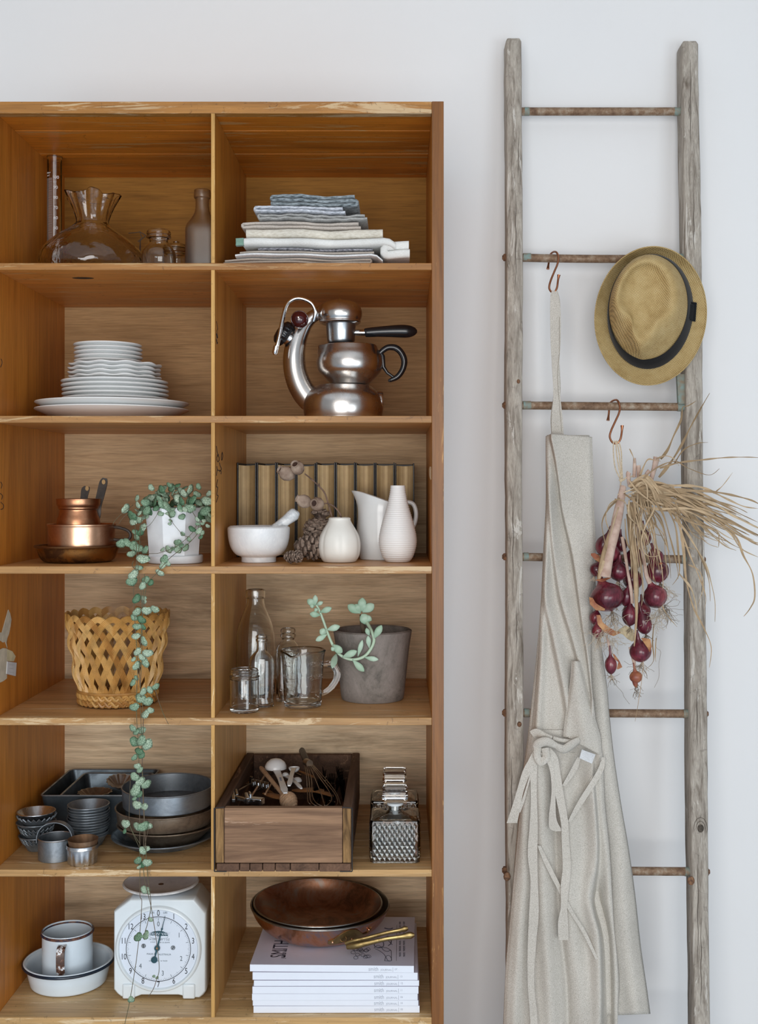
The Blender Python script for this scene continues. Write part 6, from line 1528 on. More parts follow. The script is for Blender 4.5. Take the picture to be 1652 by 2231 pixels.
# ================================================================ kitchen scale
ysf = contact(6, 2176); kf = k(ysf)
m_scale = plain('white_painted_metal', (0.72, 0.79, 0.83), .28, var=.015)
t = NT('worn_pan_underside'); c = t.coord(); n = t.noise(c, 28, 5, .8)
t.set(Base_Color=t.ramp(n, [(.30, (0.05, 0.035, 0.03)), (.33, (0.54, 0.52, 0.55)), (.6, (0.66, 0.64, 0.67))]), Roughness=.6); m_pan = t.m
sc = thing('kitchen_scale', (X(348, ysf), ysf + .06, z6), 'white vintage kitchen scale with a round numbered dial', 'scale')
def F(px, py, o=0.0): return Vector((X(px, ysf), ysf - o, Z(py, ysf)))
outl = [(284, 1958), (424, 1958), (449, 1988), (449, 2160), (443, 2168), (436, 2174), (404, 2174), (398, 2170), (390, 2168), (308, 2168), (300, 2171), (292, 2174), (264, 2172), (256, 2166), (248, 2156), (248, 1985)]
def ring(s_, dy, dz=0):
    cx, cz = X(348, ysf), Z(2066, ysf)
    return [Vector((cx + (X(a, ysf) - cx) * s_, ysf + dy, cz + (Z(b, ysf) - cz) * s_ + dz)) for a, b in outl]
m = MB(); m.rings([ring(.975, -.002), ring(1.0, .002), ring(1.0, .020), ring(.94, .085), ring(.9, .11)]); body = m.build('scale_body', m_scale, sc, angle=35, bevel=.0012)
Dc = (346, 2066)
def ringF(rpx, o, n=96, c=Dc): q = F(c[0], c[1], o); return [q + Vector((rpx * kf * cos(j / n * 2 * pi), 0, rpx * kf * sin(j / n * 2 * pi))) for j in range(n)]
m = MB(); m.rings([ringF(94, .0022), ringF(93, .005), ringF(90, .0075), ringF(87, .0075), ringF(85, .0045), ringF(84.5, .0028)], False, False); m.build('dial_bezel', m_scale, sc, angle=50)
m_dial = plain('pale_dial_face', (0.68, 0.75, 0.85), .35, var=.01)
m = MB(); m.rings([ringF(86, .0021), ringF(86, .0032)]); dial = m.build('dial_face', m_dial, sc, angle=30)
m_db = plain('dial_print_black', (0.012, 0.014, 0.02), .5); m_dg = plain('dial_print_grey', (0.10, 0.13, 0.15), .5); m_dt = plain('teal_pointer', (0.015, 0.075, 0.10), .3)
m = MB(); m.rings([ringF(70.6, .0033), ringF(70.6, .0036), ringF(69.4, .0036), ringF(69.4, .0033)], False, False); m.build('dial_circle', m_db, dial, smooth=False)
m = MB()
for i in range(112):
    a = pi / 2 - 2 * pi * i / 112; L = 6.5 if i % 8 == 0 else (4 if i % 4 == 0 else 2.2); q = F(*Dc, .0034); d = Vector((cos(a), 0, sin(a))); sd = Vector((-sin(a), 0, cos(a)))
    r1 = 68 * kf; m.obox(q + d * (r1 - L * kf / 2), d * (L * kf / 2), sd * (.00022 if i % 8 else .00035), Vector((0, .0001, 0)))
m.build('dial_ticks', m_dg, dial, smooth=False)
for i in range(14):
    a = pi / 2 - 2 * pi * i / 14; q = F(*Dc, .0034) + Vector((cos(a), 0, sin(a))) * (77.5 * kf)
    text(str(i), .0150, tuple(q), m_db, dial, depth=.00015, sx=.72)
for i in range(5):
    a = pi / 2 - 2 * pi * i / 14 * 2.2; q = F(*Dc, .0034) + Vector((cos(a), 0, sin(a))) * (54 * kf)
    text(str(i), .0125, tuple(q), m_dg, dial, depth=.0001, sx=.8)
text('LBS', .0050, tuple(F(333, 1987, .0034)), m_dg, dial); text('LBS', .0050, tuple(F(361, 1987, .0034)), m_dg, dial)
text('14 LBS', .0048, tuple(F(333, 2045, .0034)), m_dg, dial); text('BY 1 OZ', .0048, tuple(F(360, 2046, .0034)), m_dg, dial); text('6 KGS', .0032, tuple(F(334, 2051, .0034)), m_dg, dial); text('BY 25 GRAMS', .0030, tuple(F(360, 2052, .0034)), m_dg, dial)
text('MADE IN', .0044, tuple(F(331, 2077, .0034)), m_dg, dial); text('AUSTRALIA', .0044, tuple(F(360, 2078, .0034)), m_dg, dial); text('NOT FOR USE', .0028, tuple(F(336, 2092, .0034)), m_dg, dial); text('IN TRADE', .0028, tuple(F(358, 2092, .0034)), m_dg, dial)
# badge
q = [F(327, 2033, .0033), F(327, 2030, .0033), F(337, 2027, .0033), F(347, 2026, .0033), F(357, 2028, .0033), F(367, 2032, .0033), F(367, 2036, .0033), F(347, 2034.5, .0033)]
q = [F(x, y, .0034) for x, y in ((327, 2036.5), (327, 2031), (337, 2027.5), (347, 2026.5), (357, 2028), (367, 2032), (367, 2037.5))]
m = MB(); m.rings([q, [v - Vector((0, .0003, 0)) for v in q]]); bd = m.build('badge', m_dt, dial, smooth=False)
text('PERSINWARE', .0068, tuple(F(347, 2033.2, .0040)), m_dial, dial, sx=1.0, shear=.3)
text('77', .0045, tuple(F(345, 2039.5, .0038)), m_dg, dial, shear=.3)
m = MB(); m.tube([F(x, y, .0035) for x, y in sm([(327, 2037), (330, 2041), (347, 2044), (364, 2042), (367, 2038)], 5)], .0002, 4); m.build('badge_outline', m_dg, dial)
# pointer
ang = radians(90 - 14); ctr = F(344, 2063, .006); d = Vector((cos(ang), 0, sin(ang))); sd = Vector((-sin(ang), 0, cos(ang))); m = MB()
def pr_(s_, w): return [ctr + d * (s_ * kf) - sd * (w * kf) + Vector((0, -.0005, 0)), ctr + d * (s_ * kf) + sd * (w * kf) + Vector((0, -.0005, 0)), ctr + d * (s_ * kf) + sd * (w * kf) + Vector((0, .0005, 0)), ctr + d * (s_ * kf) - sd * (w * kf) + Vector((0, .0005, 0))]
m.rings([pr_(-20, 1.2), pr_(0, 2.6), pr_(8, 1.9), pr_(40, .9), pr_(43, 2.2), pr_(46, .8), pr_(72, .35)])
for s_, rr in ((-26, 7), (0, 6.2)):
    c_ = ctr + d * (s_ * kf); m.rings([[c_ + Vector((rr * kf * cos(j / 24 * 2 * pi), dy, rr * kf * sin(j / 24 * 2 * pi))) for j in range(24)] for dy in (.0006, -.0010)])
m.build('pointer', m_dt, sc, smooth=False)
m = MB(); m.sphere(ctr + Vector((0, -.0012, 0)), .0024, .0012, .0024, 12, 8); m.build('brass_pin', metal('pin_brass', (.55, .35, .2), .3), sc)
for (x, y, a) in ((314, 2059, 90), (378, 2063, 55)):
    q = F(x, y, .0042); m = MB(); m.rings([[q + Vector((rr * kf * cos(j / 20 * 2 * pi), dy, rr * kf * sin(j / 20 * 2 * pi))) for j in range(20)] for dy, rr in ((.0008, 4.8), (-.0006, 4.6), (-.0012, 3.8))]); s_ = m.build('dial_screw', m_steel, sc, angle=40)
    m = MB(); m.obox(q + Vector((0, -.0013, 0)), Vector((cos(radians(a)), 0, sin(radians(a)))) * .003, Vector((-sin(radians(a)), 0, cos(radians(a)))) * .0005, Vector((0, .0002, 0))); m.build('screw_slot', m_db, s_, smooth=False)
for x in (281, 412):
    m = MB(); a = F(x - 13, 2174, 0); b = F(x + 14, 2142, 0)
    m.box(a.x, b.x, ysf - .006, ysf + .02, a.z, b.z); m.build('foot', m_scale, sc, smooth=True, angle=30, bevel=.003, segs=3)
m = MB(); yk_ = ysf + .062; m.box(X(342, yk_), X(357, yk_), ysf + .052, ysf + .070, F(0, 1957).z - .003, ZC - (1946 - HY) * k(yk_)); m.build('pan_post', m_scale, sc, smooth=False)
Yp_ = ysf + .062; zp = ZC - (1925 - HY) * k(Yp_); kp = k(Yp_); m = MB()
m.lathe(X(351, Yp_), Yp_, [(0, zp - .003), (60 * kp, zp - .003), (76 * kp, zp), (79 * kp, zp + .002), (80 * kp, zp + .0045), (79 * kp, zp + .0055), (76 * kp, zp + .0025), (60 * kp, zp - .0015), (0, zp - .0015)], 72); pn = m.build('weighing_pan', m_pan, sc, angle=40)
m = MB(); m.tube([Vector((X(351, Yp_) + 79.5 * kp * cos(a / 60 * 2 * pi), Yp_ + 79.5 * kp * sin(a / 60 * 2 * pi), zp + .003)) for a in range(61)], .0022, 8); m.build('pan_rim', plain('chipped_white_rim', (0.74, 0.75, 0.76), .4, var=.3, vs=60, col2=(0.50, 0.49, 0.48)), pn)
m = MB(); q = P(351, 1922, Yp_); m.lathe(X(351, Yp_), Yp_, [(0, zp - .0012), (.005, zp - .0012), (.005, zp - .0008), (0, zp - .0008)], 20); m.build('pan_hole', m_rust, pn)

# ================================================================ row 6 right: magazines and copper pans
m_mag = plain('white_coated_paper', (0.74, 0.78, 0.86), .35, var=.01); m_cov = plain('lilac_grey_cover', (0.56, 0.55, 0.66), .32, var=.02); m_greyt = plain('grey_spine_print', (0.44, 0.47, 0.55), .6)
m_pages = plain('magazine_pages', (0.70, 0.71, 0.72), .8)
mags = [(552, 914, .0125, 0.0165, 0.2), (551, 912, .0100, 0.0165, -.1), (549, 910, .0118, 0.0155, .1), (550, 912, .0128, 0.0150, 0), (553, 913, .0100, 0.0165, .15), (551, 911, .0135, 0.018, -.3), (547, 905, .0125, 0.0190, -1.2)]
nums = ['05', '10', '06', '11', '12', '13', '07']; zc = z6
mlab = ['bottom', 'second from bottom', 'third from bottom', 'middle', 'third from top', 'second from top']
from mathutils import Quaternion
for i, (xl, xr, h, yy, rz) in enumerate(mags):
    y0 = yy; x0_, x1_ = X(xl, y0), X(xr, y0); cen = Vector(((x0_ + x1_) / 2, y0 + .115, 0))
    lab = ('%s magazine of the white spined pile' % mlab[i]) if i < 6 else 'top magazine with lilac grey illustrated cover under the copper pans'
    th = thing('magazine', (cen.x, cen.y, zc), lab, 'magazine', 'white spined magazines in a pile')
    M = Matrix.Rotation(radians(rz), 3, 'Z')
    def tr(m): 
        for v in m.v: v.xy = (cen + M @ (Vector((v.x, v.y, 0)) - cen)).xy
        return m
    tr(MB().box(x0_ + .001, x1_ - .001, y0 + .001, y0 + .228, zc + .0006, zc + h - .0006)).build('page_block', m_pages, th, smooth=False)
    tr(MB().box(x0_, x1_, y0, y0 + .0009, zc + .0002, zc + h - .0004)).build('spine', m_mag, th, smooth=False, bevel=.0003)
    tr(MB().box(x0_, x1_, y0 + .0004, y0 + .230, zc + h - .0007, zc + h - .0003)).build('front_cover', m_cov, th, smooth=False)
    tr(MB().box(x0_, x1_, y0 + .0004, y0 + .230, zc + .0001, zc + .0005)).build('back_cover', m_mag, th, smooth=False)
    zt = zc + h * .48; lx = X(815 if i != 6 else 806, y0) - X(810, 0) + X(810, 0)
    R_ = M @ Euler((pi / 2, 0, 0)).to_matrix()
    def tp(x, o=.0002): return cen + M @ (Vector((x, y0 - o, zt)) - cen) * 1.0 if False else Vector(((cen + M @ (Vector((x, y0 - o, 0)) - cen)).x, (cen + M @ (Vector((x, y0 - o, 0)) - cen)).y, zt))
    text('smith', .0098, tuple(tp(lx)), m_greyt, th, M=R_, align='LEFT', depth=.00008, sx=.82)
    text('JOURNAL', .0046, tuple(tp(lx + .0215) + Vector((0, 0, -.0012))), m_greyt, th, M=R_, align='LEFT', depth=.00008)
    text('|', .0082, tuple(tp(lx + .0420)), m_greyt, th, M=R_, align='LEFT', depth=.00008)
    text(nums[i], .0046, tuple(tp(lx + .0462)), m_greyt, th, M=R_, align='LEFT', depth=.00008)
    zc += h
top_mag = th; ztm = zc
# cover print on the top magazine
def CP(px, py): 
    Y = D * ((ZC - ztm) / ((py - HY) * S) - 1); return Vector((X(px, Y), Y, ztm - .0002))
m_cp = plain('cover_ink', (0.03, 0.035, 0.06), .5)
text('SMITH', .040, tuple(CP(607, 2086)), m_cp, top_mag, M=Matrix.Rotation(radians(90), 3, 'Z'), depth=.00005, align='LEFT', sx=.7)
text('JOURNAL', .010, tuple(CP(617, 2088)), m_cp, top_mag, M=Matrix.Rotation(radians(90), 3, 'Z'), depth=.00005, align='LEFT')
rc = random.Random(4)
def ink(pts, r=.0005): 
    m = MB(); m.tube([Vector(p) for p in sm([tuple(CP(*q)) for q in pts], 4)], r, 4); m.build('cover_drawing', m_cp, top_mag)
for _ in range(16):
    x, y = 785 + rc.uniform(-18, 22), 2078 + rc.uniform(-12, 10); ink([(x + 5 * cos(a), y + 3.4 * sin(a)) for a in (0, 1.2, 2.5, 3.8, 5, 6.3)], .0004)
ink([(815, 2066), (822, 2060), (830, 2062), (836, 2070), (845, 2073), (852, 2070), (853, 2085), (853, 2092)]); ink([(818, 2067), (828, 2072), (838, 2080), (845, 2092), (850, 2093)]); ink([(822, 2066), (835, 2064), (845, 2066), (853, 2072)])
ink([(838, 2093), (842, 2083), (850, 2083), (853, 2093), (838, 2093)]); ink([(815, 2050), (833, 2050), (835, 2062), (818, 2063), (815, 2050)], .0007); ink([(843, 2040), (852, 2042), (852, 2055), (846, 2060)], .0008); ink([(838, 2022), (848, 2024), (856, 2022)], .001); ink([(845, 2048), (855, 2058)], .0006)
for q in range(2):
    text('MAKERS  TINKERERS  FINDERS', .0054, tuple(CP(872 + 9 * q, 2084)), m_cp, top_mag, M=Matrix.Rotation(radians(90), 3, 'Z'), depth=.00005, align='LEFT')
    text('OF THINGS  OLD + NEW', .0054, tuple(CP(872 + 9 * q, 2034)), m_cp, top_mag, M=Matrix.Rotation(radians(90), 3, 'Z'), depth=.00005, align='LEFT')
ink([(864, 2093), (864.5, 2050), (865, 2015)], .0003)
# pans
t = NT('patina_copper'); c = t.coord(); n = t.noise(c, 10, 6, .7, 1.0); n2 = t.noise(c, 5, 3)
t.set(Base_Color=t.ramp(n, [(.28, (0.14, 0.07, 0.05)), (.42, (0.50, 0.22, 0.10)), (.52, (0.62, 0.33, 0.20)), (.60, (0.40, 0.32, 0.34)), (.70, (0.62, 0.36, 0.14))]), Metallic=1.0, Roughness=.3); m_pcop = t.m
t = NT('worn_pan_inside'); c = t.coord(); n = t.noise(c, 16, 6, .75, .6); gz = t.n('ShaderNodeSeparateXYZ'); t.l(c, gz.inputs[0])
t.set(Base_Color=t.ramp(n, [(.38, (0.16, 0.085, 0.05)), (.52, (0.34, 0.16, 0.09)), (.66, (0.30, 0.24, 0.20))]), Metallic=.9, Roughness=.33); m_pin = t.m
m_tinn = metal('tinned_lining', (0.42, 0.42, 0.41), .28, (0.22, 0.20, 0.18)); m_brass = metal('old_brass', (0.42, 0.31, 0.13), .36, (0.22, 0.15, 0.06), vs=30, rough2=.5)
Yc = 0.19; kk = k(Yc)
def fry(cx, Y, z0, rt, h, lab, rb, tilty, mats, handle):
    kk = k(Y); x = X(cx, Y); o_ = Vector((x, Y, z0)); M = Matrix.Rotation(radians(tilty), 3, 'Y') @ Matrix.Rotation(radians(1.0), 3, 'X')
    th = thing('copper_pan', (x, Y, z0), lab, 'frying pan', 'old copper frying pans')
    rt *= kk; rb *= kk; t_ = .0020
    out = sm([(rb - .006, 0), (rb, .0015), (rb + (rt - rb) * .35, h * .22), (rb + (rt - rb) * .72, h * .55), (rt - .001, h - .002), (rt, h)], 5)
    inn = [(r - t_, z_ + t_ * .5) for r, z_ in reversed(out) if z_ > .001]
    m = MB(); m.lathe(x, Y, [(0, z0)] + [(r, z0 + z_) for r, z_ in out] + [(rt - t_ * .6, z0 + h + .0006)], 96, None, 1.0, (o_, M)); m.f.pop(); m.build('copper_shell', mats[0], th, angle=50)
    m = MB(); m.lathe(x, Y, [(rt - t_ * .6, z0 + h + .0006), (rt - t_, z0 + h)] + [(r - .0008, z0 + z_ + .001) for r, z_ in inn] + [(0, z0 + t_ + .001)], 96, None, 1.0, (o_, M)); m.f = m.f[:-2] + m.f[-1:]; m.build('pan_lining', mats[1], th, angle=50)
    m = MB(); m.tube([o_ + M @ Vector(((rt - .001) * cos(a / 72 * 2 * pi), (rt - .001) * sin(a / 72 * 2 * pi), h + .0006)) for a in range(73)], .0016, 8); m.build('rim', m_tinn, th)
    return th
zp0 = ztm + .0028
p1 = fry(697, Yc, zp0, 151, .044, 'larger copper frying pan with a riveted brass handle on the magazines', 112, 1.2, (m_pcop, m_tinn), 1)
p2 = fry(692, Yc - .003, zp0 + .0052, 140, .0425, 'smaller copper frying pan nested inside the larger one', 100, 1.5, (m_pcop, m_pin), 2)
def handle(th, pts, rad, brk):
    w = [tuple(P(*q)) + (r_,) for q, r_ in zip(pts, rad)]; w = sm(w, 6); m = MB(); m.tube([Vector(v[:3]) for v in w], [v[3] for v in w], 14, flat=.62); m.build('brass_handle', m_brass, th)
YR = Yc - .105
handle(p1, [(756, 2064, .058), (775, 2061, .052), (800, 2055, .05), (840, 2046, .05), (875, 2041, .05), (893, 2038, .05), (903, 2037, .05)], [.004, .0055, .0045, .0038, .0042, .0062, .003], True)
handle(p2, [(752, 2056, .070), (775, 2050, .066), (800, 2044, .066), (840, 2033, .066), (870, 2027, .066), (882, 2024, .066), (889, 2022, .066)], [.003, .0045, .004, .0034, .0036, .005, .0028], True)
# riveted bracket following the shell
xcp = X(697, Yc); hb2 = .044
def shell(az, h): # point on the outside of the large pan
    f = h / .044; rt, rb = 151 * kk, 112 * kk
    r = interp([(0, rb), (.22, rb + (rt - rb) * .35), (.55, rb + (rt - rb) * .72), (1, rt)], f) + .0022
    return Vector((xcp + r * cos(az), Yc + r * sin(az), zp0 + h - (xcp + r * cos(az) - xcp) * .021))
rings = []; 
for q in range(17):
    u = q / 16; az = radians(-79 + 40 * u); lo_ = .008 + .010 * u + .006 * (1 - sin(pi * min(1, u * 4 + .5) / 2)) ; hi_ = .022 + .018 * sin(pi * min(1, max(0, (u - .1) / .7))) 
    if q == 0: lo_, hi_ = .012, .020
    if q == 16: lo_, hi_ = .024, .032
    rings.append([shell(az, lo_), shell(az, (lo_ + hi_) / 2), shell(az, min(hi_, .042)), shell(az, min(hi_, .042)) + Vector((cos(az), sin(az), 0)) * .0018, shell(az, (lo_ + hi_) / 2) + Vector((cos(az), sin(az), 0)) * .002, shell(az, lo_) + Vector((cos(az), sin(az), 0)) * .0018])
m = MB(); m.rings(rings); br = m.build('brass_bracket', m_brass, p1, angle=40)
for az, h, r_ in ((-75, .016, .0028), (-57, .016, .0028), (-42, .029, .0024)):
    m = MB(); q = shell(radians(az), h) + Vector((cos(radians(az)), sin(radians(az)), 0)) * .002; m.sphere(q, r_, n=12, m=8); m.build('rivet', m_copper, p1)
m = MB(); q = shell(radians(-66), .023); m.tube([q + Vector((.0055 * cos(a / 16 * 2 * pi), -.0026, .0055 * sin(a / 16 * 2 * pi))) for a in range(17)], .0005, 5)
m.tube([q + Vector((.0032 * cos(a / 10 * 4 * pi), -.0027, .0032 * sin(a / 10 * 4 * pi + 1))) for a in range(11)], .0004, 5); m.build('stamped_seal', m_brassd, br)
# ================================================================ red onion bunch
t = NT('red_onion_skin'); c = t.coord((1, 1, 0.25)); w = t.noise(t.coord((1, 1, .12)), 230, 3, .6); n = t.noise(t.coord(), 26, 4)
inf = t.n('ShaderNodeObjectInfo')
a = t.ramp(n, [(.35, (0.07, 0.010, 0.018)), (.55, (0.17, 0.022, 0.040)), (.72, (0.28, 0.065, 0.07))])
b = t.ramp(w, [(.35, .6), (.6, 1.0)])
t.set(Base_Color=t.mix(1.0, a, b, 'MULTIPLY'), Roughness=.25, Coat_Weight=.15, Normal=t.bump(w, .12, .0006)); m_onion = t.m
m_onionb = plain('brown_onion_skin', (0.42, 0.16, 0.07), .4, var=.25, vs=40, col2=(0.18, 0.035, 0.03))
m_skin = plain('papery_skin', (0.50, 0.27, 0.12), .7, var=.25, vs=60, col2=(0.28, 0.09, 0.045))
m_stalk = plain('dried_stalk', (0.60, 0.46, 0.38), .8, var=.15, vs=50, col2=(0.42, 0.28, 0.22), bump=.4, bs=90)
t = NT('dried_leaf'); inf = t.n('ShaderNodeObjectInfo'); n = t.noise(t.coord(), 45, 4)
a = t.ramp(inf.outputs['Random'], [(0, (0.26, 0.18, 0.10)), (.5, (0.46, 0.33, 0.20)), (1, (0.56, 0.43, 0.28))])
t.set(Base_Color=t.mix(1.0, a, t.ramp(n, [(.3, .68), (.6, 1.0)]), 'MULTIPLY'), Roughness=.75); m_dry = t.m
t.b.inputs['Specular IOR Level'].default_value = .2
m_root = plain('pale_roots', (0.60, 0.50, 0.38), .9, var=.2, vs=90)
m_rootd = plain('dark_roots', (0.26, 0.20, 0.14), .9, var=.2, vs=90)
m_twine = plain('raw_twine', (0.66, 0.54, 0.38), .9, var=.15, vs=300, bump=.6)
ro = random.Random(21)
def O(px, py, o):   # the bulbs at the left ride in front of the apron
    return PL(px, py, o - .024 * min(1, max(0, (1352 - px) / 40)) * min(1, max(0, (py - 1120) / 60)))
bq = O(1360, 1070, -.03)
on = thing('onion_bunch', tuple(bq), 'bunch of red onions with long dried stalks hanging from the copper hook', 'onions')
def onion(px, py, rx, ry, o, nx=0.0, ny=1.0, neck=1.0, mat=None, nl=12):
    """bulb centred at px,py; (nx,ny) points from the bulb to its neck on the picture (up is +)."""
    c = O(px, py, o); kk = k(c.y); d = Vector((nx, ro.uniform(-.15, .1), ny)).normalized(); u = d.orthogonal().normalized(); w = d.cross(u)
    prof = sm([(-1.04, .06), (-.97, .25), (-.82, .56), (-.5, .87), (-.1, 1.0), (.3, .93), (.62, .66), (.85, .36), (1.0 + .12 * neck, .20), (1.15 + .35 * neck, .15), (1.2 + .6 * neck, .13)], 4)
    m = MB(); m.rings([[c + d * (q * ry * kk) + (u * cos(2 * pi * j / 28) + w * sin(2 * pi * j / 28)) * (rr * rx * kk * (1 + .02 * sin(5 * j * 2 * pi / 28 + px))) for j in range(28)] for q, rr in prof])
    ob = m.build('onion', mat or m_onion, on, angle=80)
    bot = c - d * (ry * kk)
    m = MB()
    for _ in range(nl):
        a = ro.uniform(0, 2 * pi); q = bot.copy(); v = (u * cos(a) + w * sin(a)) * .6 - d * .9 + Vector((0, -.2, -.4)); pts = [q.copy()]
        L = ro.uniform(.010, .026) * (rx / 24)
        for s_ in range(7):
            v = v + Vector((ro.uniform(-.7, .7), ro.uniform(-.5, .5), ro.uniform(-.7, .4))); v.normalize(); q = q + v * L / 6; pts.append(q.copy())
        m.tube(pts, .00042, 4)
    if nl: 
        r_ = m.build('roots', m_root if ro.random() < .6 else m_rootd, ob); r_['kind'] = 'stuff'
    return ob, c
# back ones first
for a in [(1330, 1205, 22, 24, -.020, .1), (1384, 1215, 22, 24, -.018, 0), (1404, 1170, 15, 20, -.018, -.1), (1316, 1186, 17, 24, -.024, .35), (1352, 1185, 15, 18, -.016, 0), (1380, 1262, 22, 24, -.024, 0), (1400, 1330, 18, 20, -.026, -.1), (1345, 1300, 18, 22, -.022, .1), (1298, 1345, 13, 16, -.030, .2)]:
    onion(a[0], a[1], a[2], a[3], a[4], a[5], 1, nl=4)
# front ones
for a in [(1300, 1240, 15, 16, -.040, .3, 0, None), (1348, 1243, 22, 23, -.046, .1, .5, None), (1432, 1243, 25, 27, -.046, -.25, .6, None), (1428, 1213, 18, 20, -.034, -.3, .6, None), (1322, 1299, 37, 33, -.060, -.35, 1.0, None),
          (1366, 1300, 13, 22, -.060, .15, .9, None), (1427, 1298, 26, 27, -.060, -.35, 1.2, None), (1373, 1340, 17, 24, -.068, .05, .9, m_onion), (1402, 1356, 18, 27, -.058, -.25, .8, m_onion), (1303, 1374, 14, 18, -.054, -.1, .6, m_onion),
          (1395, 1418, 24, 25, -.062, -.2, 1.1, m_onion), (1331, 1448, 13, 21, -.058, -.05, 1.3, m_onion), (1386, 1474, 14, 14, -.062, -.2, 1.6, m_onionb)]:
    onion(a[0], a[1], a[2], a[3], a[4], a[5], 1, a[6], a[7], nl=16)
m = MB(); m.tube([O(1384, 1484, -.062), O(1385, 1492, -.062), O(1386, 1498, -.062)], [.006, .0045, .0015], 10); m.build('onion_tip', m_onionb, on)
def skin(pts, name='papery_skin', mat=None):
    L_ = [O(x - w * ca, y - w * sa, o) for x, y, w, o, ca, sa in pts]; R_ = [O(x + w * ca, y + w * sa, o - .004) for x, y, w, o, ca, sa in pts]
    m = MB(); m.ribbon(L_, R_, .0006); m.build(name, mat or m_skin, on, angle=60)
skin([(1288, 1208, 2, -.05, 0, 1), (1296, 1212, 7, -.055, 0, 1), (1306, 1218, 8, -.055, .2, 1), (1312, 1222, 4, -.05, 0, 1)])
skin([(1288, 1302, 4, -.078, 1, .2), (1292, 1315, 6, -.086, 1, -.3), (1302, 1324, 7, -.086, .4, -.8), (1318, 1328, 2, -.078, .2, -1)])
skin([(1304, 1340, 4, -.07, 1, 0), (1308, 1358, 6, -.072, .9, -.4), (1322, 1372, 8, -.074, .5, -.8), (1338, 1380, 6, -.074, .2, -1), (1352, 1378, 1, -.07, .2, -1)])
skin([(1346, 1376, 3, -.06, .3, -1), (1360, 1372, 10, -.064, .3, -1), (1374, 1382, 12, -.066, .6, -.8), (1380, 1396, 3, -.06, .8, -.6)], mat=plain('tan_skin', (0.52, 0.42, 0.26), .8, var=.2, vs=90))
skin([(1400, 1390, 3, -.075, 1, 0), (1410, 1396, 9, -.085, .8, -.4), (1416, 1410, 5, -.085, .9, -.3), (1416, 1420, 1, -.08, 1, 0)])
skin([(1337, 1425, 1.5, -.064, 1, 0), (1344, 1437, 5, -.066, 1, .3), (1352, 1448, 7, -.066, .6, .8), (1346, 1458, 2, -.062, 1, 0)])
skin([(1330, 1258, 3, -.062, 1, 0), (1318, 1262, 6, -.068, 1, .2), (1305, 1266, 8, -.070, 1, .3)], mat=m_onionb)
for p in [((1440, 1228), 3), ((1443, 1238), 2.4)]:
    m = MB(); q = O(p[0][0], p[0][1], -.066 if p[0][0] < 1450 else -.05); m.sphere(q, p[1] * .0011, .002, p[1] * .0009, 8, 6); m.build('dried_flake', m_skin, on)
# fine root tangles
for cx, cy, rx, ry, n_, o, mt in [(1335, 1345, 22, 14, 26, -.072, m_root), (1310, 1378, 22, 24, 36, -.070, m_root), (1425, 1340, 20, 20, 34, -.066, m_root), (1455, 1285, 14, 20, 26, -.05, m_root), (1450, 1325, 22, 20, 40, -.045, m_rootd), (1358, 1280, 12, 10, 16, -.05, m_rootd), (1395, 1452, 16, 8, 14, -.064, m_rootd), (1335, 1395, 20, 16, 20, -.058, m_root), (1386, 1505, 10, 10, 14, -.060, m_rootd), (1334, 1478, 10, 10, 12, -.056, m_rootd)]:
    m = MB()
    for _ in range(n_):
        q = O(cx + ro.uniform(-.4, .4) * rx, cy + ro.uniform(-.4, .4) * ry, o + ro.uniform(-.006, .006)); v = Vector((ro.uniform(-1, 1), ro.uniform(-.6, .6), ro.uniform(-1, .4))); pts = [q.copy()]
        for s_ in range(8):
            v = (v + Vector((ro.uniform(-.6, .6), ro.uniform(-.4, .4), ro.uniform(-.7, .45)))).normalized(); q = q + v * rx * .00022; pts.append(q.copy())
        m.tube(pts, .00032, 4)
    r_ = m.build('root_tangle', mt, on); r_['kind'] = 'stuff'
for pts in ([(1332, 1475), (1340, 1490), (1356, 1508), (1360, 1518), (1372, 1534)], [(1432, 1385), (1430, 1410), (1440, 1420), (1436, 1445), (1436, 1475), (1426, 1498)], [(1360, 1440), (1372, 1448), (1378, 1446)], [(1318, 1400), (1316, 1420), (1322, 1436), (1318, 1450)], [(1326, 1400), (1330, 1418), (1340, 1430), (1336, 1440)]):
    m = MB(); m.tube([Vector(p) for p in sm([tuple(O(x, y, -.055)) for x, y in pts], 4)], .0003, 4); m.build('long_root', m_rootd, on)

# stalks: round, thick
def stalk(pts, name='stalk', mat=None, flat=.75):
    w = sm([tuple(O(x, y, o)) + (r * .00088,) for x, y, r, o in pts], 5)
    m = MB(); m.tube([Vector(p[:3]) for p in w], [p[3] for p in w], 12, flat=flat)
    for i, v in enumerate(m.v): v += Vector((sin(i * 2.1) * .0002, 0, 0))
    m.build(name, mat or m_stalk, on, angle=60)
stalk([(1358, 1060, 7, -.036), (1352, 1095, 10, -.050), (1345, 1130, 11.5, -.062), (1338, 1165, 11, -.070), (1330, 1200, 10, -.074), (1322, 1235, 12, -.074), (1318, 1256, 13, -.070)])
stalk([(1316, 1222, 6, -.072), (1312, 1240, 6, -.070), (1305, 1262, 3, -.066)], mat=m_dry)
stalk([(1354, 1110, 3, -.05), (1334, 1150, 4, -.060), (1320, 1190, 5, -.068), (1310, 1230, 5, -.070), (1304, 1262, 3, -.066)], mat=m_dry)
stalk([(1378, 1100, 6, -.040), (1386, 1140, 5, -.052), (1396, 1180, 5, -.060), (1404, 1225, 3.5, -.064), (1408, 1252, 4.5, -.066), (1416, 1270, 6, -.062)])
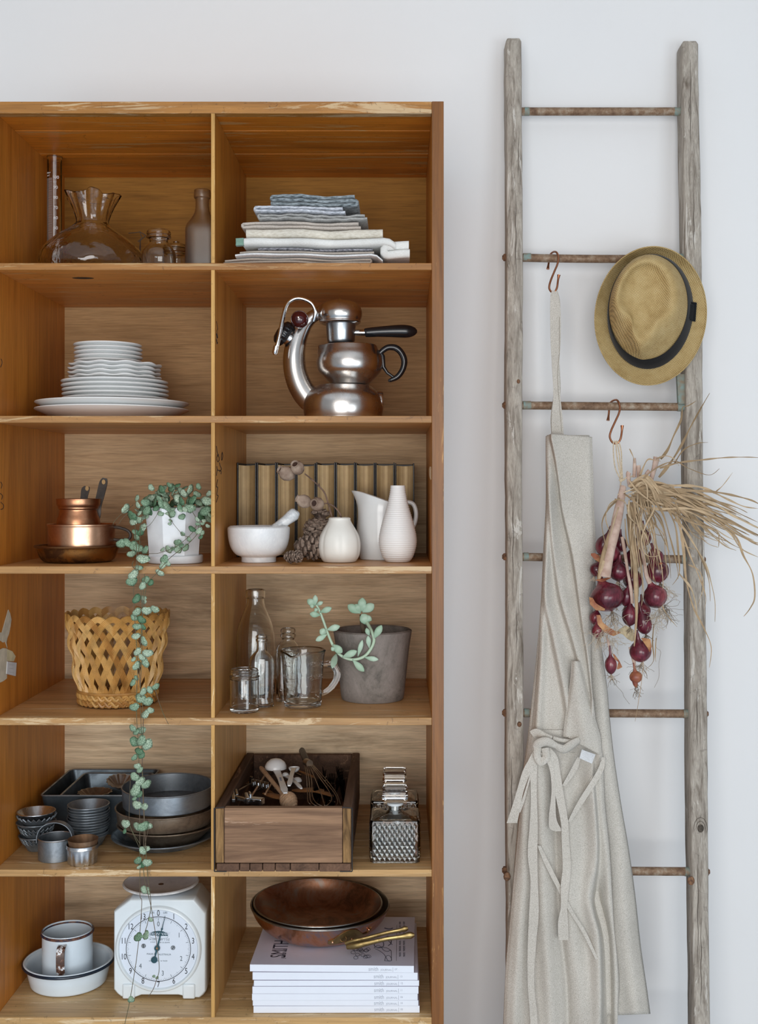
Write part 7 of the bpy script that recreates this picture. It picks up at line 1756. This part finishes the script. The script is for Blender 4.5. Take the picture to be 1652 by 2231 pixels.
stalk([(1370, 1100, 5, -.046), (1374, 1140, 5, -.056), (1378, 1180, 6, -.070), (1384, 1230, 6, -.078), (1386, 1290, 5, -.082), (1387, 1340, 3, -.086), (1384, 1385, 2, -.084), (1382, 1408, 1, -.080)], mat=m_dry)
stalk([(1356, 1170, 4, -.052), (1362, 1205, 4, -.060), (1368, 1245, 3.2, -.070), (1375, 1285, 4, -.074), (1378, 1315, 3.5, -.074)])
stalk([(1372, 1410, 2.5, -.062), (1380, 1435, 4, -.060), (1384, 1455, 3, -.060)])
stalk([(1322, 1385, 2.5, -.056), (1327, 1405, 3, -.056), (1331, 1425, 3.5, -.056)])
# cut stalk stubs at the top of the bundle
for pts in ([(1372, 1060, 4, -.03), (1369, 1035, 5, -.03), (1371, 1029, 5.5, -.03)], [(1382, 1040, 4, -.03), (1383, 1015, 4, -.03), (1383, 998, 3, -.03)], [(1392, 1045, 5, -.03), (1392, 1025, 5, -.03), (1391, 1014, 5, -.03)], [(1418, 1048, 5, -.034), (1426, 1020, 6, -.034), (1431, 996, 7.5, -.034)], [(1405, 1060, 3, -.03), (1408, 1035, 4, -.03), (1415, 1025, 4, -.03)]):
    stalk(pts, 'stalk_stub')
# dried leaves as flat strips
def dleaf(pts, w0=3.0, o0=-.04, o1=-.06, tw=0.0, taper=True, bul=0.0):
    n = 6; P_ = sm([(x, y) for x, y in pts], n); N_ = len(P_); L_, R_ = [], []
    for i, (x, y) in enumerate(P_):
        f = i / (N_ - 1); x1, y1 = P_[min(i + 1, N_ - 1)]; x0_, y0_ = P_[max(i - 1, 0)]; dx, dy = x1 - x0_, y1 - y0_; l = sqrt(dx * dx + dy * dy) or 1
        w = w0 * (.75 + .25 * sin(f * 9 + x * .1)) * ((1 - f) ** .6 * .92 + .08 if taper else 1); ph = tw * f; o = o0 + (o1 - o0) * sin(pi * f * .6) + bul * sin(pi * f)
        c_ = cos(ph); s_ = sin(ph)
        L_.append(O(x - dy / l * w * c_, y + dx / l * w * c_, o - w * .0008 * s_)); R_.append(O(x + dy / l * w * c_, y - dx / l * w * c_, o + w * .0008 * s_))
    m = MB(); m.ribbon(L_, R_, .0005); return m.build('dried_leaf', m_dry, on, angle=70)
explicit = [
 ([(1440, 1000), (1455, 980), (1468, 950), (1484, 915), (1488, 888), (1500, 884), (1518, 873)], 3.5), ([(1436, 1040), (1460, 1010), (1485, 970), (1505, 930), (1530, 885), (1547, 856)], 4.2),
 ([(1438, 1020), (1480, 1008), (1530, 1002), (1580, 997), (1625, 996), (1660, 997)], 2.8), ([(1470, 1010), (1490, 980), (1520, 966), (1543, 964)], 2.2), ([(1400, 1045), (1430, 1020), (1470, 1005), (1500, 1020), (1545, 1035), (1568, 1021)], 2.2),
 ([(1555, 1075), (1575, 1058), (1597, 1029)], 1.6), ([(1395, 1035), (1410, 1003), (1425, 1002), (1440, 1005)], 2.8), ([(1430, 1000), (1450, 993), (1470, 1000), (1480, 1015)], 2),
 ([(1440, 1060), (1480, 1058), (1530, 1062), (1580, 1085), (1620, 1103), (1652, 1108)], 4.2), ([(1430, 1070), (1500, 1078), (1560, 1100), (1600, 1125), (1652, 1150), (1670, 1160)], 4.5),
 ([(1420, 1080), (1500, 1100), (1550, 1125), (1600, 1160), (1640, 1180), (1665, 1185)], 4.5), ([(1420, 1090), (1480, 1110), (1540, 1130), (1590, 1160), (1615, 1195), (1655, 1215)], 4.2),
 ([(1400, 1080), (1470, 1090), (1540, 1118), (1605, 1145), (1652, 1170)], 4), ([(1480, 1105), (1540, 1120), (1600, 1165), (1620, 1210), (1640, 1250), (1645, 1300), (1635, 1325), (1621, 1343)], 3.4),
 ([(1440, 1100), (1500, 1135), (1550, 1152), (1566, 1165), (1566, 1192)], 3), ([(1500, 1125), (1560, 1155), (1575, 1180), (1590, 1191)], 1.4), ([(1420, 1075), (1460, 1100), (1482, 1150), (1490, 1200), (1495, 1260), (1510, 1320), (1535, 1370), (1550, 1410), (1546, 1455)], 4.2),
 ([(1460, 1110), (1490, 1150), (1515, 1190), (1538, 1230), (1550, 1270), (1558, 1310), (1558, 1355)], 3), ([(1470, 1130), (1500, 1165), (1530, 1220), (1545, 1265), (1548, 1310)], 3), ([(1480, 1140), (1500, 1200), (1525, 1260), (1538, 1300), (1535, 1330)], 2.4),
 ([(1440, 1080), (1470, 1140), (1478, 1200), (1480, 1250), (1465, 1275)], 3.4), ([(1400, 1070), (1440, 1110), (1460, 1170), (1475, 1230), (1478, 1262)], 3.2), ([(1410, 1100), (1440, 1130), (1455, 1190), (1462, 1260)], 2.6),
 ([(1370, 1045), (1390, 1070), (1420, 1095), (1425, 1110), (1405, 1150), (1398, 1185), (1410, 1210), (1435, 1210), (1438, 1190)], 2.3), ([(1385, 1060), (1400, 1050), (1410, 1060), (1412, 1095), (1420, 1130)], 2.6),
 ([(1360, 1075), (1380, 1090), (1410, 1115), (1430, 1130)], 2.6), ([(1400, 1100), (1425, 1170), (1440, 1225), (1445, 1275), (1440, 1300), (1432, 1322)], 2.4), ([(1420, 1110), (1445, 1150), (1450, 1210), (1455, 1260)], 2),
 ([(1345, 1090), (1325, 1110), (1312, 1140), (1318, 1180), (1322, 1200)], 2.8), ([(1350, 1085), (1328, 1100), (1320, 1130), (1330, 1160)], 2.4), ([(1350, 1100), (1340, 1130), (1330, 1170)], 3), ([(1340, 1088), (1360, 1092), (1368, 1110)], 2.4),
 ([(1380, 1100), (1400, 1140), (1420, 1160), (1445, 1168)], 2), ([(1390, 1120), (1395, 1160), (1392, 1200), (1400, 1250), (1398, 1320)], 2.2), ([(1366, 1120), (1372, 1170), (1376, 1220), (1384, 1270), (1385, 1330)], 2.6), ([(1362, 1130), (1366, 1180), (1380, 1210), (1390, 1260), (1392, 1300)], 2.2),
 ([(1375, 1110), (1388, 1170), (1396, 1240), (1403, 1290), (1398, 1320)], 2), ([(1440, 1310), (1448, 1330), (1462, 1350), (1476, 1366)], 1.8), ([(1425, 1360), (1422, 1400), (1424, 1440), (1405, 1460)], 2), ([(1392, 1380), (1400, 1420), (1402, 1450), (1396, 1500), (1388, 1550), (1384, 1572)], 1.1),
 ([(1430, 1390), (1428, 1430), (1430, 1442)], 1.6), ([(1480, 1250), (1505, 1280), (1515, 1310), (1520, 1340)], 3), ([(1500, 1230), (1525, 1245), (1532, 1280), (1520, 1320)], 1.8), ([(1372, 978), (1380, 995), (1384, 1010)], 1.6)]
for i, (pts, w) in enumerate(explicit):
    dleaf(pts, w, -.046 - .012 * ro.random(), -.060 - .02 * ro.random(), ro.uniform(-1.2, 1.2), bul=ro.uniform(-.02, .0))
for i in range(44):    # the sheaf sweeping to the right
    y0 = 1048 + ro.uniform(0, 55); x0_ = 1372 + ro.uniform(0, 40); yy = y0 + ro.uniform(15, 50); ye = 1075 + (y0 - 1048) * 1.5 + ro.uniform(-10, 70); xe = ro.uniform(1500, 1668)
    dleaf([(x0_, y0), (x0_ + 55, y0 + ro.uniform(-6, 14)), ((x0_ + xe) / 2 + 20, (y0 + ye) / 2 - 12), (xe - 30, ye - 14), (xe, ye)], ro.uniform(2.4, 4.6), -.040, -.052 - ro.uniform(0, .025), ro.uniform(-1.4, 1.4), bul=ro.uniform(-.015, .005))
for i in range(30):    # the ones hanging among the bulbs
    x0_ = 1368 + ro.uniform(0, 50); y0 = 1075 + ro.uniform(0, 30); xe = x0_ + ro.uniform(-5, 50); ye = y0 + ro.uniform(70, 190)
    dleaf([(x0_, y0), (x0_ + ro.uniform(0, 14), y0 + 35), ((x0_ + xe) / 2 + ro.uniform(-8, 10), (y0 + ye) / 2), (xe, ye)], ro.uniform(1.4, 3.2), -.050, -.082, ro.uniform(-1.4, 1.4))
for i in range(20):    # crown of short loops at the knot
    a0 = ro.uniform(-.5, 1.2); r = ro.uniform(20, 45)
    dleaf([(1375 + ro.uniform(-6, 20), 1060), (1385 + r * .5, 1050 - r * .4 * sin(a0)), (1395 + r, 1058 + r * .2), (1400 + r * 1.3, 1085 + r * .3)], ro.uniform(2.6, 4.5), -.044, -.060, ro.uniform(-1, 1))
# twine loops over the hook
for pts in ([(1337, 962), (1337, 990), (1341, 1020), (1350, 1040), (1354, 1046)], [(1342, 961), (1344, 990), (1349, 1020), (1354, 1044)], [(1344, 961), (1349, 985), (1352, 1015), (1355, 1044)], [(1349, 962), (1354, 985), (1355, 1015), (1357, 1046)]):
    m = MB(); m.tube([Vector(p) for p in sm([tuple(O(x, y, -.010 - .014 * (y - 961) / 85)) for x, y in pts], 5)], .00125, 7); m.build('twine', m_twine, on)
m = MB(); m.tube([O(1336, 966, -.008), O(1339, 961.5, -.010), O(1344, 961.5, -.0115), O(1349, 963, -.010)], .0014, 7); m.build('twine', m_twine, on)
for pts in ([(1350, 1042), (1358, 1046), (1364, 1041), (1372, 1040), (1380, 1036)], [(1354, 1044), (1352, 1060), (1354, 1080)], [(1349, 1045), (1354, 1049), (1358, 1043)], [(1346, 1078), (1362, 1072), (1380, 1064), (1392, 1052)], [(1352, 1092), (1366, 1080), (1390, 1068)]):
    m = MB(); m.tube([Vector(p) for p in sm([tuple(O(x, y, -.046 if y > 1060 else -.030)) for x, y in pts], 5)], .0014, 7); m.build('twine_knot', m_twine, on)
